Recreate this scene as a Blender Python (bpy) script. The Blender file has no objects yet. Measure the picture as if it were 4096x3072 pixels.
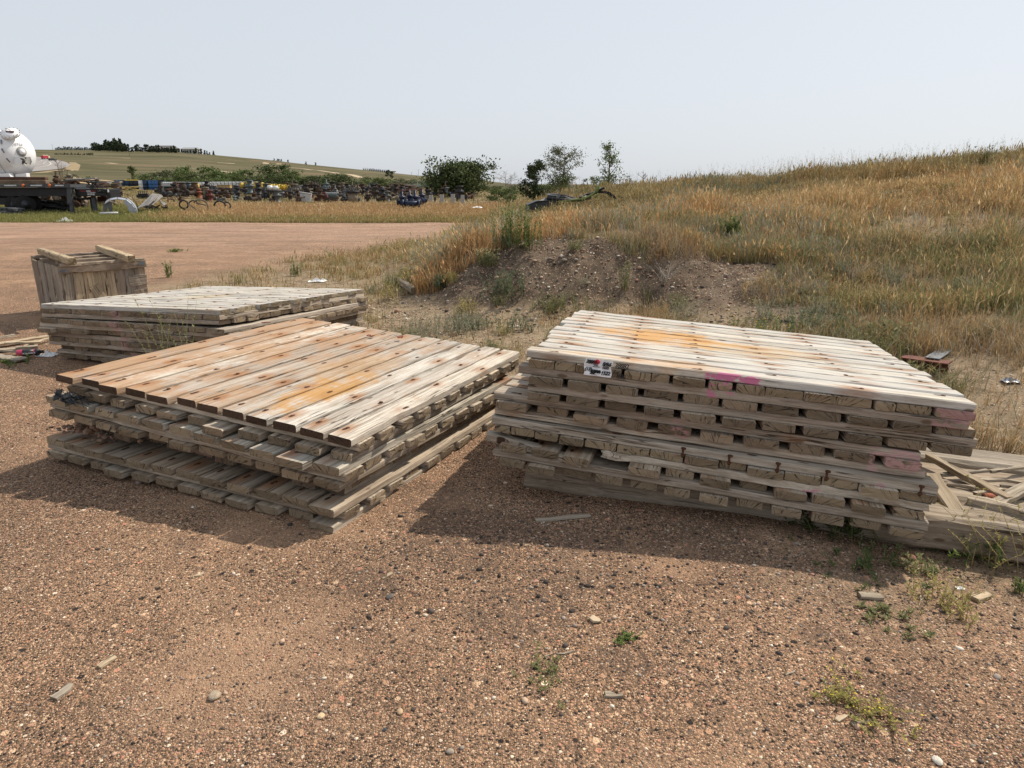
import bpy, math, random
import numpy as np
from mathutils import Vector, Matrix, Euler
R = math.radians
random.seed(7); rng = np.random.default_rng(7)
scene = bpy.context.scene
col = scene.collection

# ------------------------------------------------------------------ camera, sky, sun, exposure
CH, CP, CF = 1.83, R(15.73), 2841.0
cam_d = bpy.data.cameras.new('camera'); cam = bpy.data.objects.new('camera', cam_d); col.objects.link(cam)
cam.location = (0, 0, CH); cam.rotation_euler = (R(90) - CP, 0, 0)
cam_d.sensor_width = 36; cam_d.lens = 36 * CF / 4096; cam_d.clip_start = .05; cam_d.clip_end = 6000
scene.camera = cam
SUN_DIR = Vector((.7273, .5239, 1.0)).normalized()          # from the ground towards the sun
EL = math.asin(SUN_DIR.z); AZ = math.atan2(SUN_DIR.x, SUN_DIR.y)
world = bpy.data.worlds.new('World'); scene.world = world; world.use_nodes = True
wt = world.node_tree; wt.nodes.clear()
wo = wt.nodes.new('ShaderNodeOutputWorld'); wb = wt.nodes.new('ShaderNodeBackground')
sk = wt.nodes.new('ShaderNodeTexSky'); sk.sky_type = 'NISHITA'; sk.sun_disc = False
sk.sun_elevation = EL; sk.sun_rotation = AZ; sk.air_density = 1.0; sk.dust_density = 3.5; sk.ozone_density = 2.0; sk.altitude = 800
hs = wt.nodes.new('ShaderNodeHueSaturation'); hs.inputs['Saturation'].default_value = .5; hs.inputs['Value'].default_value = 1.0
gm = wt.nodes.new('ShaderNodeGamma'); gm.inputs[1].default_value = .8
wt.links.new(sk.outputs[0], gm.inputs[0]); wt.links.new(gm.outputs[0], hs.inputs['Color'])
mxs = wt.nodes.new('ShaderNodeMix'); mxs.data_type = 'RGBA'; mxs.inputs[0].default_value = .62      # thin even smoke veil over the sky
wt.links.new(hs.outputs[0], mxs.inputs[6]); mxs.inputs[7].default_value = (5.55, 5.9, 6.35, 1)
wt.links.new(mxs.outputs[2], wb.inputs[0]); wb.inputs[1].default_value = .15
wt.links.new(wb.outputs[0], wo.inputs[0])
sd = bpy.data.lights.new('sun', 'SUN'); sun = bpy.data.objects.new('sun', sd); col.objects.link(sun)
sd.energy = 5.0; sd.angle = R(.8); sd.color = (1.0, .905, .77)
sun.rotation_euler = SUN_DIR.to_track_quat('Z', 'Y').to_euler()
scene.view_settings.view_transform = 'Standard'; scene.view_settings.look = 'None'
scene.view_settings.exposure = 0.0; scene.view_settings.gamma = 1.0

# ------------------------------------------------------------------ helpers
def tag(o, label=None, cat=None, group=None, kind=None):
    if label: o['label'] = label
    if cat: o['category'] = cat
    if group: o['group'] = group
    if kind: o['kind'] = kind
    return o
def empty(name, loc=(0, 0, 0), rz=0, label=None, cat=None, group=None):
    o = bpy.data.objects.new(name, None); col.objects.link(o)
    o.empty_display_size = .1; o.location = loc; o.rotation_euler = (0, 0, rz)
    return tag(o, label, cat, group)
def copy_tree(o, parent=None):
    c = o.copy(); col.objects.link(c); c.parent = parent
    for ch in list(o.children): copy_tree(ch, c)
    return c
class MB:
    def __init__(s): s.v = []; s.f = []; s.n = 0; s.a = {}; s.sm = []
    def add(s, v, f, smooth=False, **attr):
        v = np.asarray(v, float).reshape(-1, 3)
        s.v.append(v); s.f += [tuple(i + s.n for i in q) for q in f]; s.sm += [smooth] * len(f)
        for k, val in attr.items():
            val = np.asarray(val, float); val = np.tile(val, (len(v), 1)) if val.ndim == 1 else val
            s.a.setdefault(k, []).append(val)
        s.n += len(v); return s
    def box(s, c, d, rot=None, bev=0, **attr):
        x, y, z = [t / 2 for t in d]
        if bev:
            b = min(bev, x * .9, y * .9, z * .9); v = []
            for sx in (-1, 1):
                for sy in (-1, 1):
                    for sz in (-1, 1):
                        v += [(sx * x, sy * (y - b), sz * (z - b)), (sx * (x - b), sy * y, sz * (z - b)), (sx * (x - b), sy * (y - b), sz * z)]
            I = lambda sx, sy, sz, k: ((sx > 0) * 4 + (sy > 0) * 2 + (sz > 0)) * 3 + k
            f = []
            S = (-1, 1)
            for a in S:
                f.append([I(a, -1, -1, 0), I(a, 1, -1, 0), I(a, 1, 1, 0), I(a, -1, 1, 0)][::a])
                f.append([I(-1, a, -1, 1), I(1, a, -1, 1), I(1, a, 1, 1), I(-1, a, 1, 1)][::-a])
                f.append([I(-1, -1, a, 2), I(1, -1, a, 2), I(1, 1, a, 2), I(-1, 1, a, 2)][::a])
            for a in S:
                for b2 in S:
                    f.append([I(-1, a, b2, 1), I(1, a, b2, 1), I(1, a, b2, 2), I(-1, a, b2, 2)])
                    f.append([I(a, -1, b2, 0), I(a, 1, b2, 0), I(a, 1, b2, 2), I(a, -1, b2, 2)])
                    f.append([I(a, b2, -1, 0), I(a, b2, 1, 0), I(a, b2, 1, 1), I(a, b2, -1, 1)])
                    for c3 in S: f.append([I(a, b2, c3, 0), I(a, b2, c3, 1), I(a, b2, c3, 2)])
        else:
            v = [(sx * x, sy * y, sz * z) for sx in (-1, 1) for sy in (-1, 1) for sz in (-1, 1)]
            f = [(0, 1, 3, 2), (4, 6, 7, 5), (0, 4, 5, 1), (2, 3, 7, 6), (0, 2, 6, 4), (1, 5, 7, 3)]
        v = np.array(v)
        if rot is not None: v = v @ np.array(Euler(rot).to_matrix()).T
        return s.add(v + np.array(c), f, **attr)
    def tube(s, path, r, n=8, caps=True, smooth=True, **attr):
        P = [Vector(p) for p in path]; m = len(P)
        rr = [r] * m if not hasattr(r, '__len__') else r
        v = []; up = None
        for i in range(m):
            t = (P[min(i + 1, m - 1)] - P[max(i - 1, 0)]).normalized()
            if up is None: up = Vector((0, 0, 1)) if abs(t.z) < .9 else Vector((1, 0, 0))
            a = t.cross(up).normalized(); b = t.cross(a).normalized(); up = -b if (-b).dot(up) > 0 else b
            for k in range(n):
                th = 2 * math.pi * k / n; v.append(P[i] + float(rr[i]) * (math.cos(th) * a + math.sin(th) * b))
        f = [(i * n + k, i * n + (k + 1) % n, (i + 1) * n + (k + 1) % n, (i + 1) * n + k) for i in range(m - 1) for k in range(n)]
        if caps: f += [tuple(range(n))[::-1], tuple(range((m - 1) * n, m * n))]
        return s.add([tuple(q) for q in v], f, smooth, **attr)
    def cyl(s, p0, p1, r0, r1=None, n=12, **k): return s.tube([p0, p1], [r0, r0 if r1 is None else r1], n, smooth=k.pop('smooth', True), **k)
    def lathe(s, prof, n=16, M=None, **attr):      # prof (r,z)
        v = [(r * math.cos(2 * math.pi * k / n), r * math.sin(2 * math.pi * k / n), z) for r, z in prof for k in range(n)]
        m = len(prof)
        f = [(i * n + k, i * n + (k + 1) % n, (i + 1) * n + (k + 1) % n, (i + 1) * n + k) for i in range(m - 1) for k in range(n)]
        f += [tuple(range(n))[::-1], tuple(range((m - 1) * n, m * n))]
        v = np.array(v)
        if M is not None: v = v @ np.array(M.to_3x3()).T + np.array(M.translation)
        return s.add(v, f, True, **attr)
    def build(s, name, mat, parent=None, label=None, loc=None):
        me = bpy.data.meshes.new(name)
        V = np.concatenate(s.v) if s.v else np.zeros((0, 3))
        me.from_pydata(V.tolist(), [], s.f); me.update()
        me.polygons.foreach_set('use_smooth', s.sm)
        for k, L in s.a.items():
            A = np.concatenate(L)
            if len(A) != len(V): continue
            if A.shape[1] == 3 and k != 'col':
                at = me.attributes.new(k, 'FLOAT_VECTOR', 'POINT'); at.data.foreach_set('vector', A.ravel())
            else:
                if A.shape[1] == 3: A = np.hstack([A, np.ones((len(A), 1))])
                at = me.attributes.new(k, 'FLOAT_COLOR', 'POINT'); at.data.foreach_set('color', A.ravel())
        if mat is not None: me.materials.append(mat)
        o = bpy.data.objects.new(name, me); col.objects.link(o); o.parent = parent
        if loc is not None: o.location = loc
        if label: o['label'] = label
        return o
def fastmesh(name, V, F, mat, attrs={}, parent=None, smooth=False):
    """V (n,3), F (m,k) uniform arrays"""
    me = bpy.data.meshes.new(name); n = len(V); m, k = F.shape
    me.vertices.add(n); me.vertices.foreach_set('co', V.astype(np.float32).ravel())
    me.loops.add(m * k); me.loops.foreach_set('vertex_index', F.astype(np.int32).ravel())
    me.polygons.add(m); me.polygons.foreach_set('loop_start', (np.arange(m) * k).astype(np.int32))
    me.polygons.foreach_set('loop_total', np.full(m, k, np.int32))
    if smooth: me.polygons.foreach_set('use_smooth', np.ones(m, bool))
    me.update(calc_edges=True); me.validate()
    for kk, A in attrs.items():
        if A.shape[1] == 3: A = np.hstack([A, np.ones((len(A), 1))])
        at = me.attributes.new(kk, 'FLOAT_COLOR', 'POINT'); at.data.foreach_set('color', A.astype(np.float32).ravel())
    me.materials.append(mat)
    o = bpy.data.objects.new(name, me); col.objects.link(o); o.parent = parent
    return o
# numpy value noise
_perm = rng.integers(0, 2**31, 1 << 16)
def _h(ix, iy, s): return (_perm[(ix * 73856093 ^ iy * 19349663 ^ (s * 83492791)) & 65535] & 0xffff) / 65535.0
def noise(x, y, sc=1.0, s=0, octv=3):
    x = np.asarray(x, float) / sc; y = np.asarray(y, float) / sc; out = 0; amp = 1; tot = 0
    for o in range(octv):
        ix = np.floor(x).astype(np.int64); iy = np.floor(y).astype(np.int64); fx = x - ix; fy = y - iy
        fx = fx * fx * (3 - 2 * fx); fy = fy * fy * (3 - 2 * fy)
        a = _h(ix, iy, s + o); b = _h(ix + 1, iy, s + o); c = _h(ix, iy + 1, s + o); d = _h(ix + 1, iy + 1, s + o)
        out = out + amp * ((a * (1 - fx) + b * fx) * (1 - fy) + (c * (1 - fx) + d * fx) * fy); tot += amp; amp *= .5
        x = x * 2 + 17.3; y = y * 2 + 5.1
    return out / tot
def sstep(a, b, x): t = np.clip((np.asarray(x, float) - a) / (b - a), 0, 1); return t * t * (3 - 2 * t)

# ------------------------------------------------------------------ terrain height
LP = {9: 0, 30: 0, 36: .1, 40: .2, 50: .55, 60: .85, 78: 1.25, 110: 1.4, 200: 1.6}
COLS = [
 (-2500, dict(LP)), (1500, dict(LP)),
 (1620, {9: 0, 11: .05, 13: .2, 16: .15, 22: .02, 30: 0, 36: .1, 40: .2, 50: .55, 60: .85, 78: 1.25, 110: 1.4}),
 (1720, {9: 0, 10.5: .12, 12: .42, 14: .42, 16: .25, 19: .03, 30: 0, 38: .2, 50: .5, 60: .8, 78: 1.2, 110: 1.4}),
 (1900, {9.6: 0, 10.5: .45, 11.4: .85, 14: .75, 18: .5, 22: .22, 28: .02, 36: .1, 46: .4, 60: .8, 78: 1.2, 110: 1.4}),
 (2100, {9.9: 0, 10.5: .55, 10.95: .95, 15: 1.0, 20: .95, 26: .8, 32: .5, 38: .4, 50: .5, 70: .8, 110: 1.2}),
 (2300, {10.1: 0, 10.7: .6, 11.1: .98, 15: 1.05, 22: 1.18, 29: 1.22, 40: .7, 55: .3, 80: .2, 110: .2}),
 (2600, {10.2: 0, 10.8: .55, 11.25: .93, 15: 1.1, 22: 1.38, 27: 1.5, 36: .9, 55: 0, 110: 0}),
 (2900, {8: 0, 9.5: .2, 10.6: .45, 12: .72, 15: 1.15, 20: 1.55, 25: 1.8, 32: 1.4, 55: 0, 110: 0}),
 (3300, {7: 0, 9: .2, 12: .75, 16: 1.4, 20: 1.8, 24: 2.08, 30: 1.7, 55: 0, 110: 0}),
 (3700, {6.5: 0, 9: .3, 12: .85, 16: 1.6, 20: 2.05, 23: 2.26, 30: 2.0, 55: .2, 110: 0}),
 (4096, {5.5: 0, 8: .28, 12: 1.0, 16: 1.75, 20: 2.3, 22: 2.48, 30: 2.2, 55: .4, 110: 0}),
 (4800, {5: 0, 8: .5, 12: 1.4, 16: 2.2, 20: 2.9, 25: 3.1, 35: 2.5, 55: 1, 110: 0}),
 (9000, {5: 0, 8: .6, 12: 1.6, 16: 2.6, 20: 3.3, 25: 3.6, 35: 3.2, 60: 2, 110: 0})]
YS = np.concatenate([np.arange(0, 60, .25), np.arange(60, 111, 1.0)])
_tab = []
for u, d in COLS:
    k = np.array(sorted(d)); z = np.interp(YS, k, [d[i] for i in k])
    ker = np.array([1, 2, 1]) / 4.; zp = np.pad(z, 1, mode='edge'); z = np.convolve(zp, ker, 'valid'); _tab.append(z)
_tab = np.array(_tab); _us = np.array([c[0] for c in COLS], float)
SKY = [(-3000, 560), (-600, 575), (0, 596), (120, 598), (400, 600), (700, 606), (870, 620), (1000, 632), (1250, 659), (1500, 684), (1700, 705), (1900, 716), (2050, 737), (2300, 742), (3000, 745), (9000, 745)]
def ucoord(x, y): return 2048 + CF * x / np.maximum(.9626 * y + .45, .8)
def pyz(py, Y):      # height of a point at distance Y that shows at picture row py
    return float(CH + Y * np.tan(np.arctan((1536 - py) / CF) - CP))
def hz(x, y):
    x = np.asarray(x, float); y = np.asarray(y, float); shp = np.broadcast(x, y).shape
    x = np.broadcast_to(x, shp).ravel(); y = np.broadcast_to(y, shp).ravel()
    u = np.clip(ucoord(x, y), -2499, 8999); j = np.clip(np.searchsorted(_us, u) - 1, 0, len(_us) - 2)
    t = (u - _us[j]) / (_us[j + 1] - _us[j]); t = t * t * (3 - 2 * t)
    i = np.clip(np.searchsorted(YS, y) - 1, 0, len(YS) - 2); s = np.clip((y - YS[i]) / (YS[i + 1] - YS[i]), 0, 1)
    z = (_tab[j, i] * (1 - s) + _tab[j, i + 1] * s) * (1 - t) + (_tab[j + 1, i] * (1 - s) + _tab[j + 1, i + 1] * s) * t
    sky = np.interp(u, [a for a, b in SKY], [b for a, b in SKY])
    D = 900.0; top = CH + D * np.tan(np.arctan((1536 - sky) / CF) - CP)
    q = np.clip((y - 110) / (D - 110), 0, 1); prof = np.interp(q, [0, .12, .24, .33, .43, .62, .8, 1], [0, .025, .125, .24, .368, .59, .8, 1])
    zf = 1.4 * (1 - q) + top * prof
    zf = np.where(y > D, top * (1 - .35 * sstep(D, 2200, y)), zf)
    z = np.where(y > 110, zf + (z - 1.4) * (1 - sstep(110, 200, y)), z)
    far = sstep(130, 320, y) * (1 - sstep(700, 880, y))
    z = z + far * (noise(x, y, 90, 3, 3) - .5) * 5 * np.clip(top / 30, 0, 1)
    m = sstep(.03, .3, np.where(y < 60, z, 0)) * sstep(6, 9, y)
    bank = sstep(.08, .3, z) * (1 - sstep(12.2, 13.5, y)) * sstep(8.5, 9.5, y) * (1 - sstep(3.4, 4.6, x)) * sstep(-3, -1.8, x)
    z = z + m * ((noise(x, y, 1.6, 11, 3) - .5) * .16 + (noise(x, y, .35, 15, 2) - .5) * .04)
    z = z + bank * ((noise(x, y, .7, 21, 3) - .5) * .3 + (noise(x, y, .18, 23, 2) - .5) * .08)
    # burrow hole in the bank and a low mound left of it
    z = z - .28 * np.exp(-(((x - 1.95) / .16) ** 2 + ((y - 10.35) / .26) ** 2))
    z = z + (noise(x, y, 2.5, 5, 3) - .5) * .03 * (y < 60)
    # the ground drops a little under the timbers on the right
    z = z - .13 * sstep(1.2, 2.6, x) * (1 - sstep(5.2, 7.0, y)) * sstep(1.8, 3.2, y)
    return z.reshape(shp)
def H(x, y): return float(hz(np.array([x]), np.array([y]))[0])
def at(px, py, Y):            # world point seen at picture position px,py at distance Y
    a = px - 2048; b = 1536 - py; dy = CF * math.cos(CP) + b * math.sin(CP); dz = -CF * math.sin(CP) + b * math.cos(CP)
    t = Y / dy; return Vector((a * t, Y, CH + dz * t))
def bp(px, py, z=0.0):
    a = px - 2048; b = 1536 - py; dy = CF * math.cos(CP) + b * math.sin(CP); dz = -CF * math.sin(CP) + b * math.cos(CP)
    t = (z - CH) / dz; return Vector((a * t, dy * t, z))
def gx(px, Y, z=0.5): 
    w = Y * math.cos(CP) - (z - CH) * math.sin(CP); x = (px - 2048) * w / CF; return x
def ground_at(px, py, y0=1.0, y1=1200):   # first hit of the view ray with the terrain
    a = px - 2048; b = 1536 - py; dy = CF * math.cos(CP) + b * math.sin(CP); dz = -CF * math.sin(CP) + b * math.cos(CP)
    Y = np.geomspace(y0, y1, 6000); X = a * Y / dy; Z = CH + dz * Y / dy; g = hz(X, Y)
    k = np.argmax(g >= Z)
    if g[k] < Z[k]: k = len(Y) - 1
    return Vector((X[k], Y[k], float(g[k])))

# ------------------------------------------------------------------ material helpers
class NT:
    def __init__(s, name):
        s.m = bpy.data.materials.new(name); s.m.use_nodes = True; s.t = s.m.node_tree; s.t.nodes.clear()
        s.out = s.t.nodes.new('ShaderNodeOutputMaterial'); s.b = s.t.nodes.new('ShaderNodeBsdfPrincipled')
        s.t.links.new(s.b.outputs[0], s.out.inputs[0]); s.b.inputs['Roughness'].default_value = .9
        s.b.inputs['Specular IOR Level'].default_value = .2
    def n(s, typ, **kw):
        nd = s.t.nodes.new('ShaderNode' + typ)
        for k, v in kw.items(): setattr(nd, k, v)
        return nd
    def l(s, a, b): s.t.links.new(a, b)
    def inp(s, sock, v):
        if hasattr(v, 'is_output') or isinstance(v, bpy.types.NodeSocket): s.l(v, sock)
        else: sock.default_value = v
    def math(s, op, a, b=0.0, c=0.0, clamp=False):
        nd = s.n('Math', operation=op, use_clamp=clamp); s.inp(nd.inputs[0], a); s.inp(nd.inputs[1], b); s.inp(nd.inputs[2], c); return nd.outputs[0]
    def mix(s, f, a, b, mode='MIX'):
        nd = s.n('Mix', data_type='RGBA', blend_type=mode); s.inp(nd.inputs[0], f)
        for k, v in ((6, a), (7, b)):
            if isinstance(v, tuple): v = (v + (1,))[:4]
            s.inp(nd.inputs[k], v)
        return nd.outputs[2]
    def noise(s, vec, sc, det=4, rough=.6, dist=0.0):
        nd = s.n('TexNoise'); s.l(vec, nd.inputs['Vector']); nd.inputs['Scale'].default_value = sc
        nd.inputs['Detail'].default_value = det; nd.inputs['Roughness'].default_value = rough; nd.inputs['Distortion'].default_value = dist
        return nd.outputs[0]
    def voro(s, vec, sc, feat='F1', out=0, rnd=1.0):
        nd = s.n('TexVoronoi', feature=feat); s.l(vec, nd.inputs['Vector']); nd.inputs['Scale'].default_value = sc; nd.inputs['Randomness'].default_value = rnd
        return nd.outputs[out]
    def ramp(s, v, a, b):        # smooth 0..1 between a and b
        nd = s.n('MapRange', interpolation_type='SMOOTHSTEP'); s.inp(nd.inputs[0], v); nd.inputs[1].default_value = a; nd.inputs[2].default_value = b
        return nd.outputs[0]
    def mapv(s, vec, sc=(1, 1, 1), loc=(0, 0, 0)):
        nd = s.n('Mapping'); s.l(vec, nd.inputs[0]); nd.inputs[3].default_value = sc; nd.inputs[1].default_value = loc; return nd.outputs[0]
    def obj(s): return s.n('TexCoord').outputs['Object']
    def attr(s, name, o='Vector'): return s.n('Attribute', attribute_name=name).outputs[o]
    def sep(s, v): nd = s.n('SeparateXYZ'); s.l(v, nd.inputs[0]); return nd.outputs
    def comb(s, x, y, z): nd = s.n('CombineXYZ'); s.inp(nd.inputs[0], x); s.inp(nd.inputs[1], y); s.inp(nd.inputs[2], z); return nd.outputs[0]
    def col(s, c): s.inp(s.b.inputs['Base Color'], c if not isinstance(c, tuple) else (c + (1,))[:4]); return s
    def bump(s, h, strength=.5, dist=.01):
        nd = s.n('Bump'); s.l(h, nd.inputs['Height']); nd.inputs['Strength'].default_value = strength; nd.inputs['Distance'].default_value = dist
        s.l(nd.outputs[0], s.b.inputs['Normal']); return s
def simple(name, c, rough=.7, metal=0, var=.25, sc=6, spec=.3, rust=None, rustamt=.5):
    m = NT(name); o = m.obj(); n1 = m.noise(o, sc, 5, .65); n2 = m.noise(o, sc * 7, 3, .6)
    f = m.math('ADD', m.math('MULTIPLY', n1, .7), m.math('MULTIPLY', n2, .3))
    dk = tuple(x * (1 - var) for x in c); lt = tuple(min(1, x * (1 + var * .8)) for x in c)
    cc = m.mix(m.ramp(f, .3, .7), dk, lt)
    if rust: cc = m.mix(m.ramp(m.noise(o, sc * 1.7, 6, .7), 1 - rustamt * .75, 1.12 - rustamt * .75), cc, rust)
    m.col(cc); m.b.inputs['Roughness'].default_value = rough; m.b.inputs['Metallic'].default_value = metal; m.b.inputs['Specular IOR Level'].default_value = spec
    m.bump(n2, .25, .004); return m.m
def attr_mat(name, rough=.85, trans=0.0, var=.0):
    m = NT(name); c = m.attr('col', 'Color')
    if var: c = m.mix(m.ramp(m.noise(m.obj(), 3.0, 3), .3, .7), m.mix(var, c, (0, 0, 0)), c)
    m.col(c); m.b.inputs['Roughness'].default_value = rough; m.b.inputs['Specular IOR Level'].default_value = .15
    if trans:
        tr = m.n('BsdfTranslucent'); m.l(c, tr.inputs[0]); mx = m.n('MixShader'); mx.inputs[0].default_value = trans
        m.l(m.b.outputs[0], mx.inputs[1]); m.l(tr.outputs[0], mx.inputs[2]); m.l(mx.outputs[0], m.out.inputs[0])
    return m.m

def wood(name, light=(.46, .41, .35), dark=(.20, .165, .13), end=(.17, .135, .10), bolts=None, stains=(), pinks=(), brown=0.0, pale=0.0, blotch=None, rustc=(.42, .19, .06)):
    """weathered sawn oak; pc = place along / across / through the plank in metres, pr = random numbers of the plank, blue = end grain"""
    m = NT(name); pc = m.sep(m.attr('pc')); pr = m.sep(m.attr('pr', 'Vector'))
    ox = m.math('ADD', pc[0], m.math('MULTIPLY', pr[0], 91.0)); oz = m.math('ADD', pc[2], m.math('MULTIPLY', pr[1], 13.0))
    v = m.comb(ox, pc[1], oz)
    wob = m.noise(m.mapv(v, (3, 9, 9)), 1.0, 2, .5)
    gy = m.math('ADD', pc[1], m.math('MULTIPLY', m.math('SUBTRACT', wob, .5), .035))
    g = m.comb(ox, gy, oz)
    s1 = m.noise(m.mapv(g, (1.6, 45, 45)), 1.0, 5, .68)
    s2 = m.noise(m.mapv(g, (5, 190, 190)), 1.0, 3, .7)
    s3 = m.noise(m.mapv(g, (.9, 5, 5)), 1.0, 4, .6)
    cc = m.mix(m.ramp(s1, .34, .66), dark, light)
    cc = m.mix(m.math('MULTIPLY', m.ramp(s3, .42, .7), .55), cc, tuple(min(1, x * 1.25 + .03) for x in light))
    cc = m.mix(m.math('MULTIPLY', m.ramp(s2, .45, .72), .45), cc, tuple(x * .55 for x in dark))
    if brown:
        cc = m.mix(m.math('MULTIPLY', m.ramp(m.math('ADD', pr[1], m.math('MULTIPLY', s3, .35)), .5, .9), brown), cc, m.mix(s1, (.20, .105, .05), (.40, .27, .17)))
    # drying cracks: long thin dark lines
    ck = m.noise(m.mapv(g, (.55, 26, 26)), 1.0, 2, .5)
    crack = m.math('MULTIPLY', m.ramp(m.math('ABSOLUTE', m.math('SUBTRACT', ck, .5)), .017, .003), m.ramp(m.noise(m.mapv(v, (1.5, 4, 4)), 1.0, 2), .43, .55))
    cc = m.mix(m.math('MULTIPLY', crack, .85), cc, (.03, .024, .018))
    # plank to plank tint
    tint = m.mix(pr[0], (.76, .76, .77), (1.1, 1.07, 1.02)); cc = m.mix(1.0, cc, tint, 'MULTIPLY')
    if pale: cc = m.mix(m.math('MULTIPLY', m.ramp(s3, .35, .6), pale), cc, m.mix(s1, (.36, .35, .33), (.60, .585, .55)))
    # fine sun checks and specks
    s4 = m.noise(m.mapv(v, (22, 420, 420)), 1.0, 2, .6); cc = m.mix(m.math('MULTIPLY', m.ramp(s4, .50, .68), .38), cc, tuple(x * .55 for x in dark))
    if blotch:
        bo = m.obj(); bs = m.sep(bo); n1 = m.noise(bo, 2.6, 6, .72); n2 = m.noise(m.mapv(v, (6, 30, 30)), 1.0, 4, .7)
        bm = m.ramp(m.math('ADD', m.math('ADD', n1, m.math('MULTIPLY', n2, .45)), m.math('MULTIPLY', bs[0], blotch[1])), .50, .76)
        cc = m.mix(m.math('MULTIPLY', bm, blotch[0]), cc, m.mix(s1, tuple(x * .5 for x in blotch[2]), blotch[2]))
    # knots
    kv = m.voro(m.mapv(v, (3.2, 9, 9)), 1.0); kn = m.math('MULTIPLY', m.ramp(kv, .13, .06), .8); cc = m.mix(kn, cc, (.10, .06, .035))
    # broad stains in the mat's own space
    o = m.obj(); os = m.sep(o)
    for (cx, cy, rx, ry, amt, sc) in stains:
        dx = m.math('DIVIDE', m.math('SUBTRACT', os[0], cx), rx); dy = m.math('DIVIDE', m.math('SUBTRACT', os[1], cy), ry)
        d = m.math('ADD', m.math('MULTIPLY', dx, dx), m.math('MULTIPLY', dy, dy))
        nn = m.math('MULTIPLY', m.math('SUBTRACT', m.noise(o, 5.0, 7, .78), .5), 4.2); nn = m.math('ADD', nn, m.math('MULTIPLY', m.math('SUBTRACT', s1, .5), 1.6))
        msk = m.ramp(m.math('ADD', d, nn), 1.15, .05); cc = m.mix(m.math('MULTIPLY', msk, amt), cc, m.mix(s1, tuple(x * .6 for x in sc), sc))
    if bolts:
        xs, yo, w = bolts                       # rows along the plank, offset across
        best = None
        for i, xx in enumerate(xs):
            dx = m.math('MULTIPLY', m.math('SUBTRACT', pc[0], xx), .42)
            dy = m.math('SUBTRACT', pc[1], yo if i % 2 else -yo)
            d = m.math('SQRT', m.math('ADD', m.math('MULTIPLY', dx, dx), m.math('MULTIPLY', dy, dy)))
            best = d if best is None else m.math('MINIMUM', best, d)
        nz = m.noise(m.mapv(v, (8, 40, 40)), 1.0, 4, .7); rnd = m.noise(m.mapv(v, (2.2, 3, 3)), 1.0, 1)
        halo = m.math('MULTIPLY', m.ramp(m.math('ADD', best, m.math('MULTIPLY', m.math('SUBTRACT', nz, .5), .08)), w * 1.5, .004), m.ramp(rnd, .40, .62))
        cc = m.mix(m.math('MULTIPLY', halo, .8), cc, m.mix(nz, (.16, .055, .02), rustc))
        cc = m.mix(m.ramp(best, .015, .009), cc, (.055, .03, .02))
    # end grain
    ry_ = m.math('SUBTRACT', pc[1], m.math('MULTIPLY', m.math('SUBTRACT', pr[0], .5), .22)); rz_ = m.math('ADD', pc[2], m.math('ADD', .03, m.math('MULTIPLY', pr[1], .07)))
    rad = m.math('SQRT', m.math('ADD', m.math('MULTIPLY', ry_, ry_), m.math('MULTIPLY', rz_, rz_)))
    ring = m.math('SINE', m.math('ADD', m.math('MULTIPLY', rad, 850), m.math('MULTIPLY', m.noise(v, 30, 3), 9)))
    ang = m.math('ARCTAN2', ry_, rz_); ray = m.noise(m.comb(m.math('MULTIPLY', ang, 5.0), m.math('MULTIPLY', rad, 4.0), m.math('MULTIPLY', pr[0], 37.0)), 1.0, 2, .5)
    rck = m.math('MULTIPLY', m.ramp(m.math('ABSOLUTE', m.math('SUBTRACT', ray, .5)), .02, .006), .9)
    ec = m.mix(m.math('MULTIPLY_ADD', ring, .22, .5), tuple(x * .75 for x in end), tuple(x * 1.3 for x in end))
    ec = m.mix(m.math('MULTIPLY', m.noise(v, 22, 4, .7), .9), ec, tuple(x * .7 for x in end))
    ec = m.mix(1.0, ec, m.mix(pr[1], (.72, .68, .62), (1.35, 1.32, 1.25)), 'MULTIPLY')
    ec = m.mix(rck, ec, (.025, .02, .015))
    cc = m.mix(pr[2], cc, ec)
    for (x0, x1, amt, sc, pc3) in pinks:           # spray paint on the front face: between x0 and x1
        w_ = m.math('MULTIPLY', m.ramp(os[0], x0, x0 + .02), m.ramp(os[0], x1, x1 - .05))
        fr = m.ramp(os[1], .05, .02)
        nz = m.noise(m.mapv(o, (9, 9, 22)), 1.0, 4, .7)
        cc = m.mix(m.math('MULTIPLY', m.math('MULTIPLY', m.math('MULTIPLY', w_, fr), m.ramp(nz, sc, sc + .06)), amt), cc, pc3)
    m.col(cc); m.b.inputs['Roughness'].default_value = .92
    hgt = m.math('ADD', m.math('MULTIPLY', s1, .6), m.math('ADD', m.math('MULTIPLY', s2, .4), m.math('MULTIPLY', crack, -1.2)))
    hgt = m.math('ADD', hgt, m.math('MULTIPLY', m.math('MULTIPLY', rck, pr[2]), -1.0))
    m.bump(hgt, .55, .004); return m.m

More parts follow.
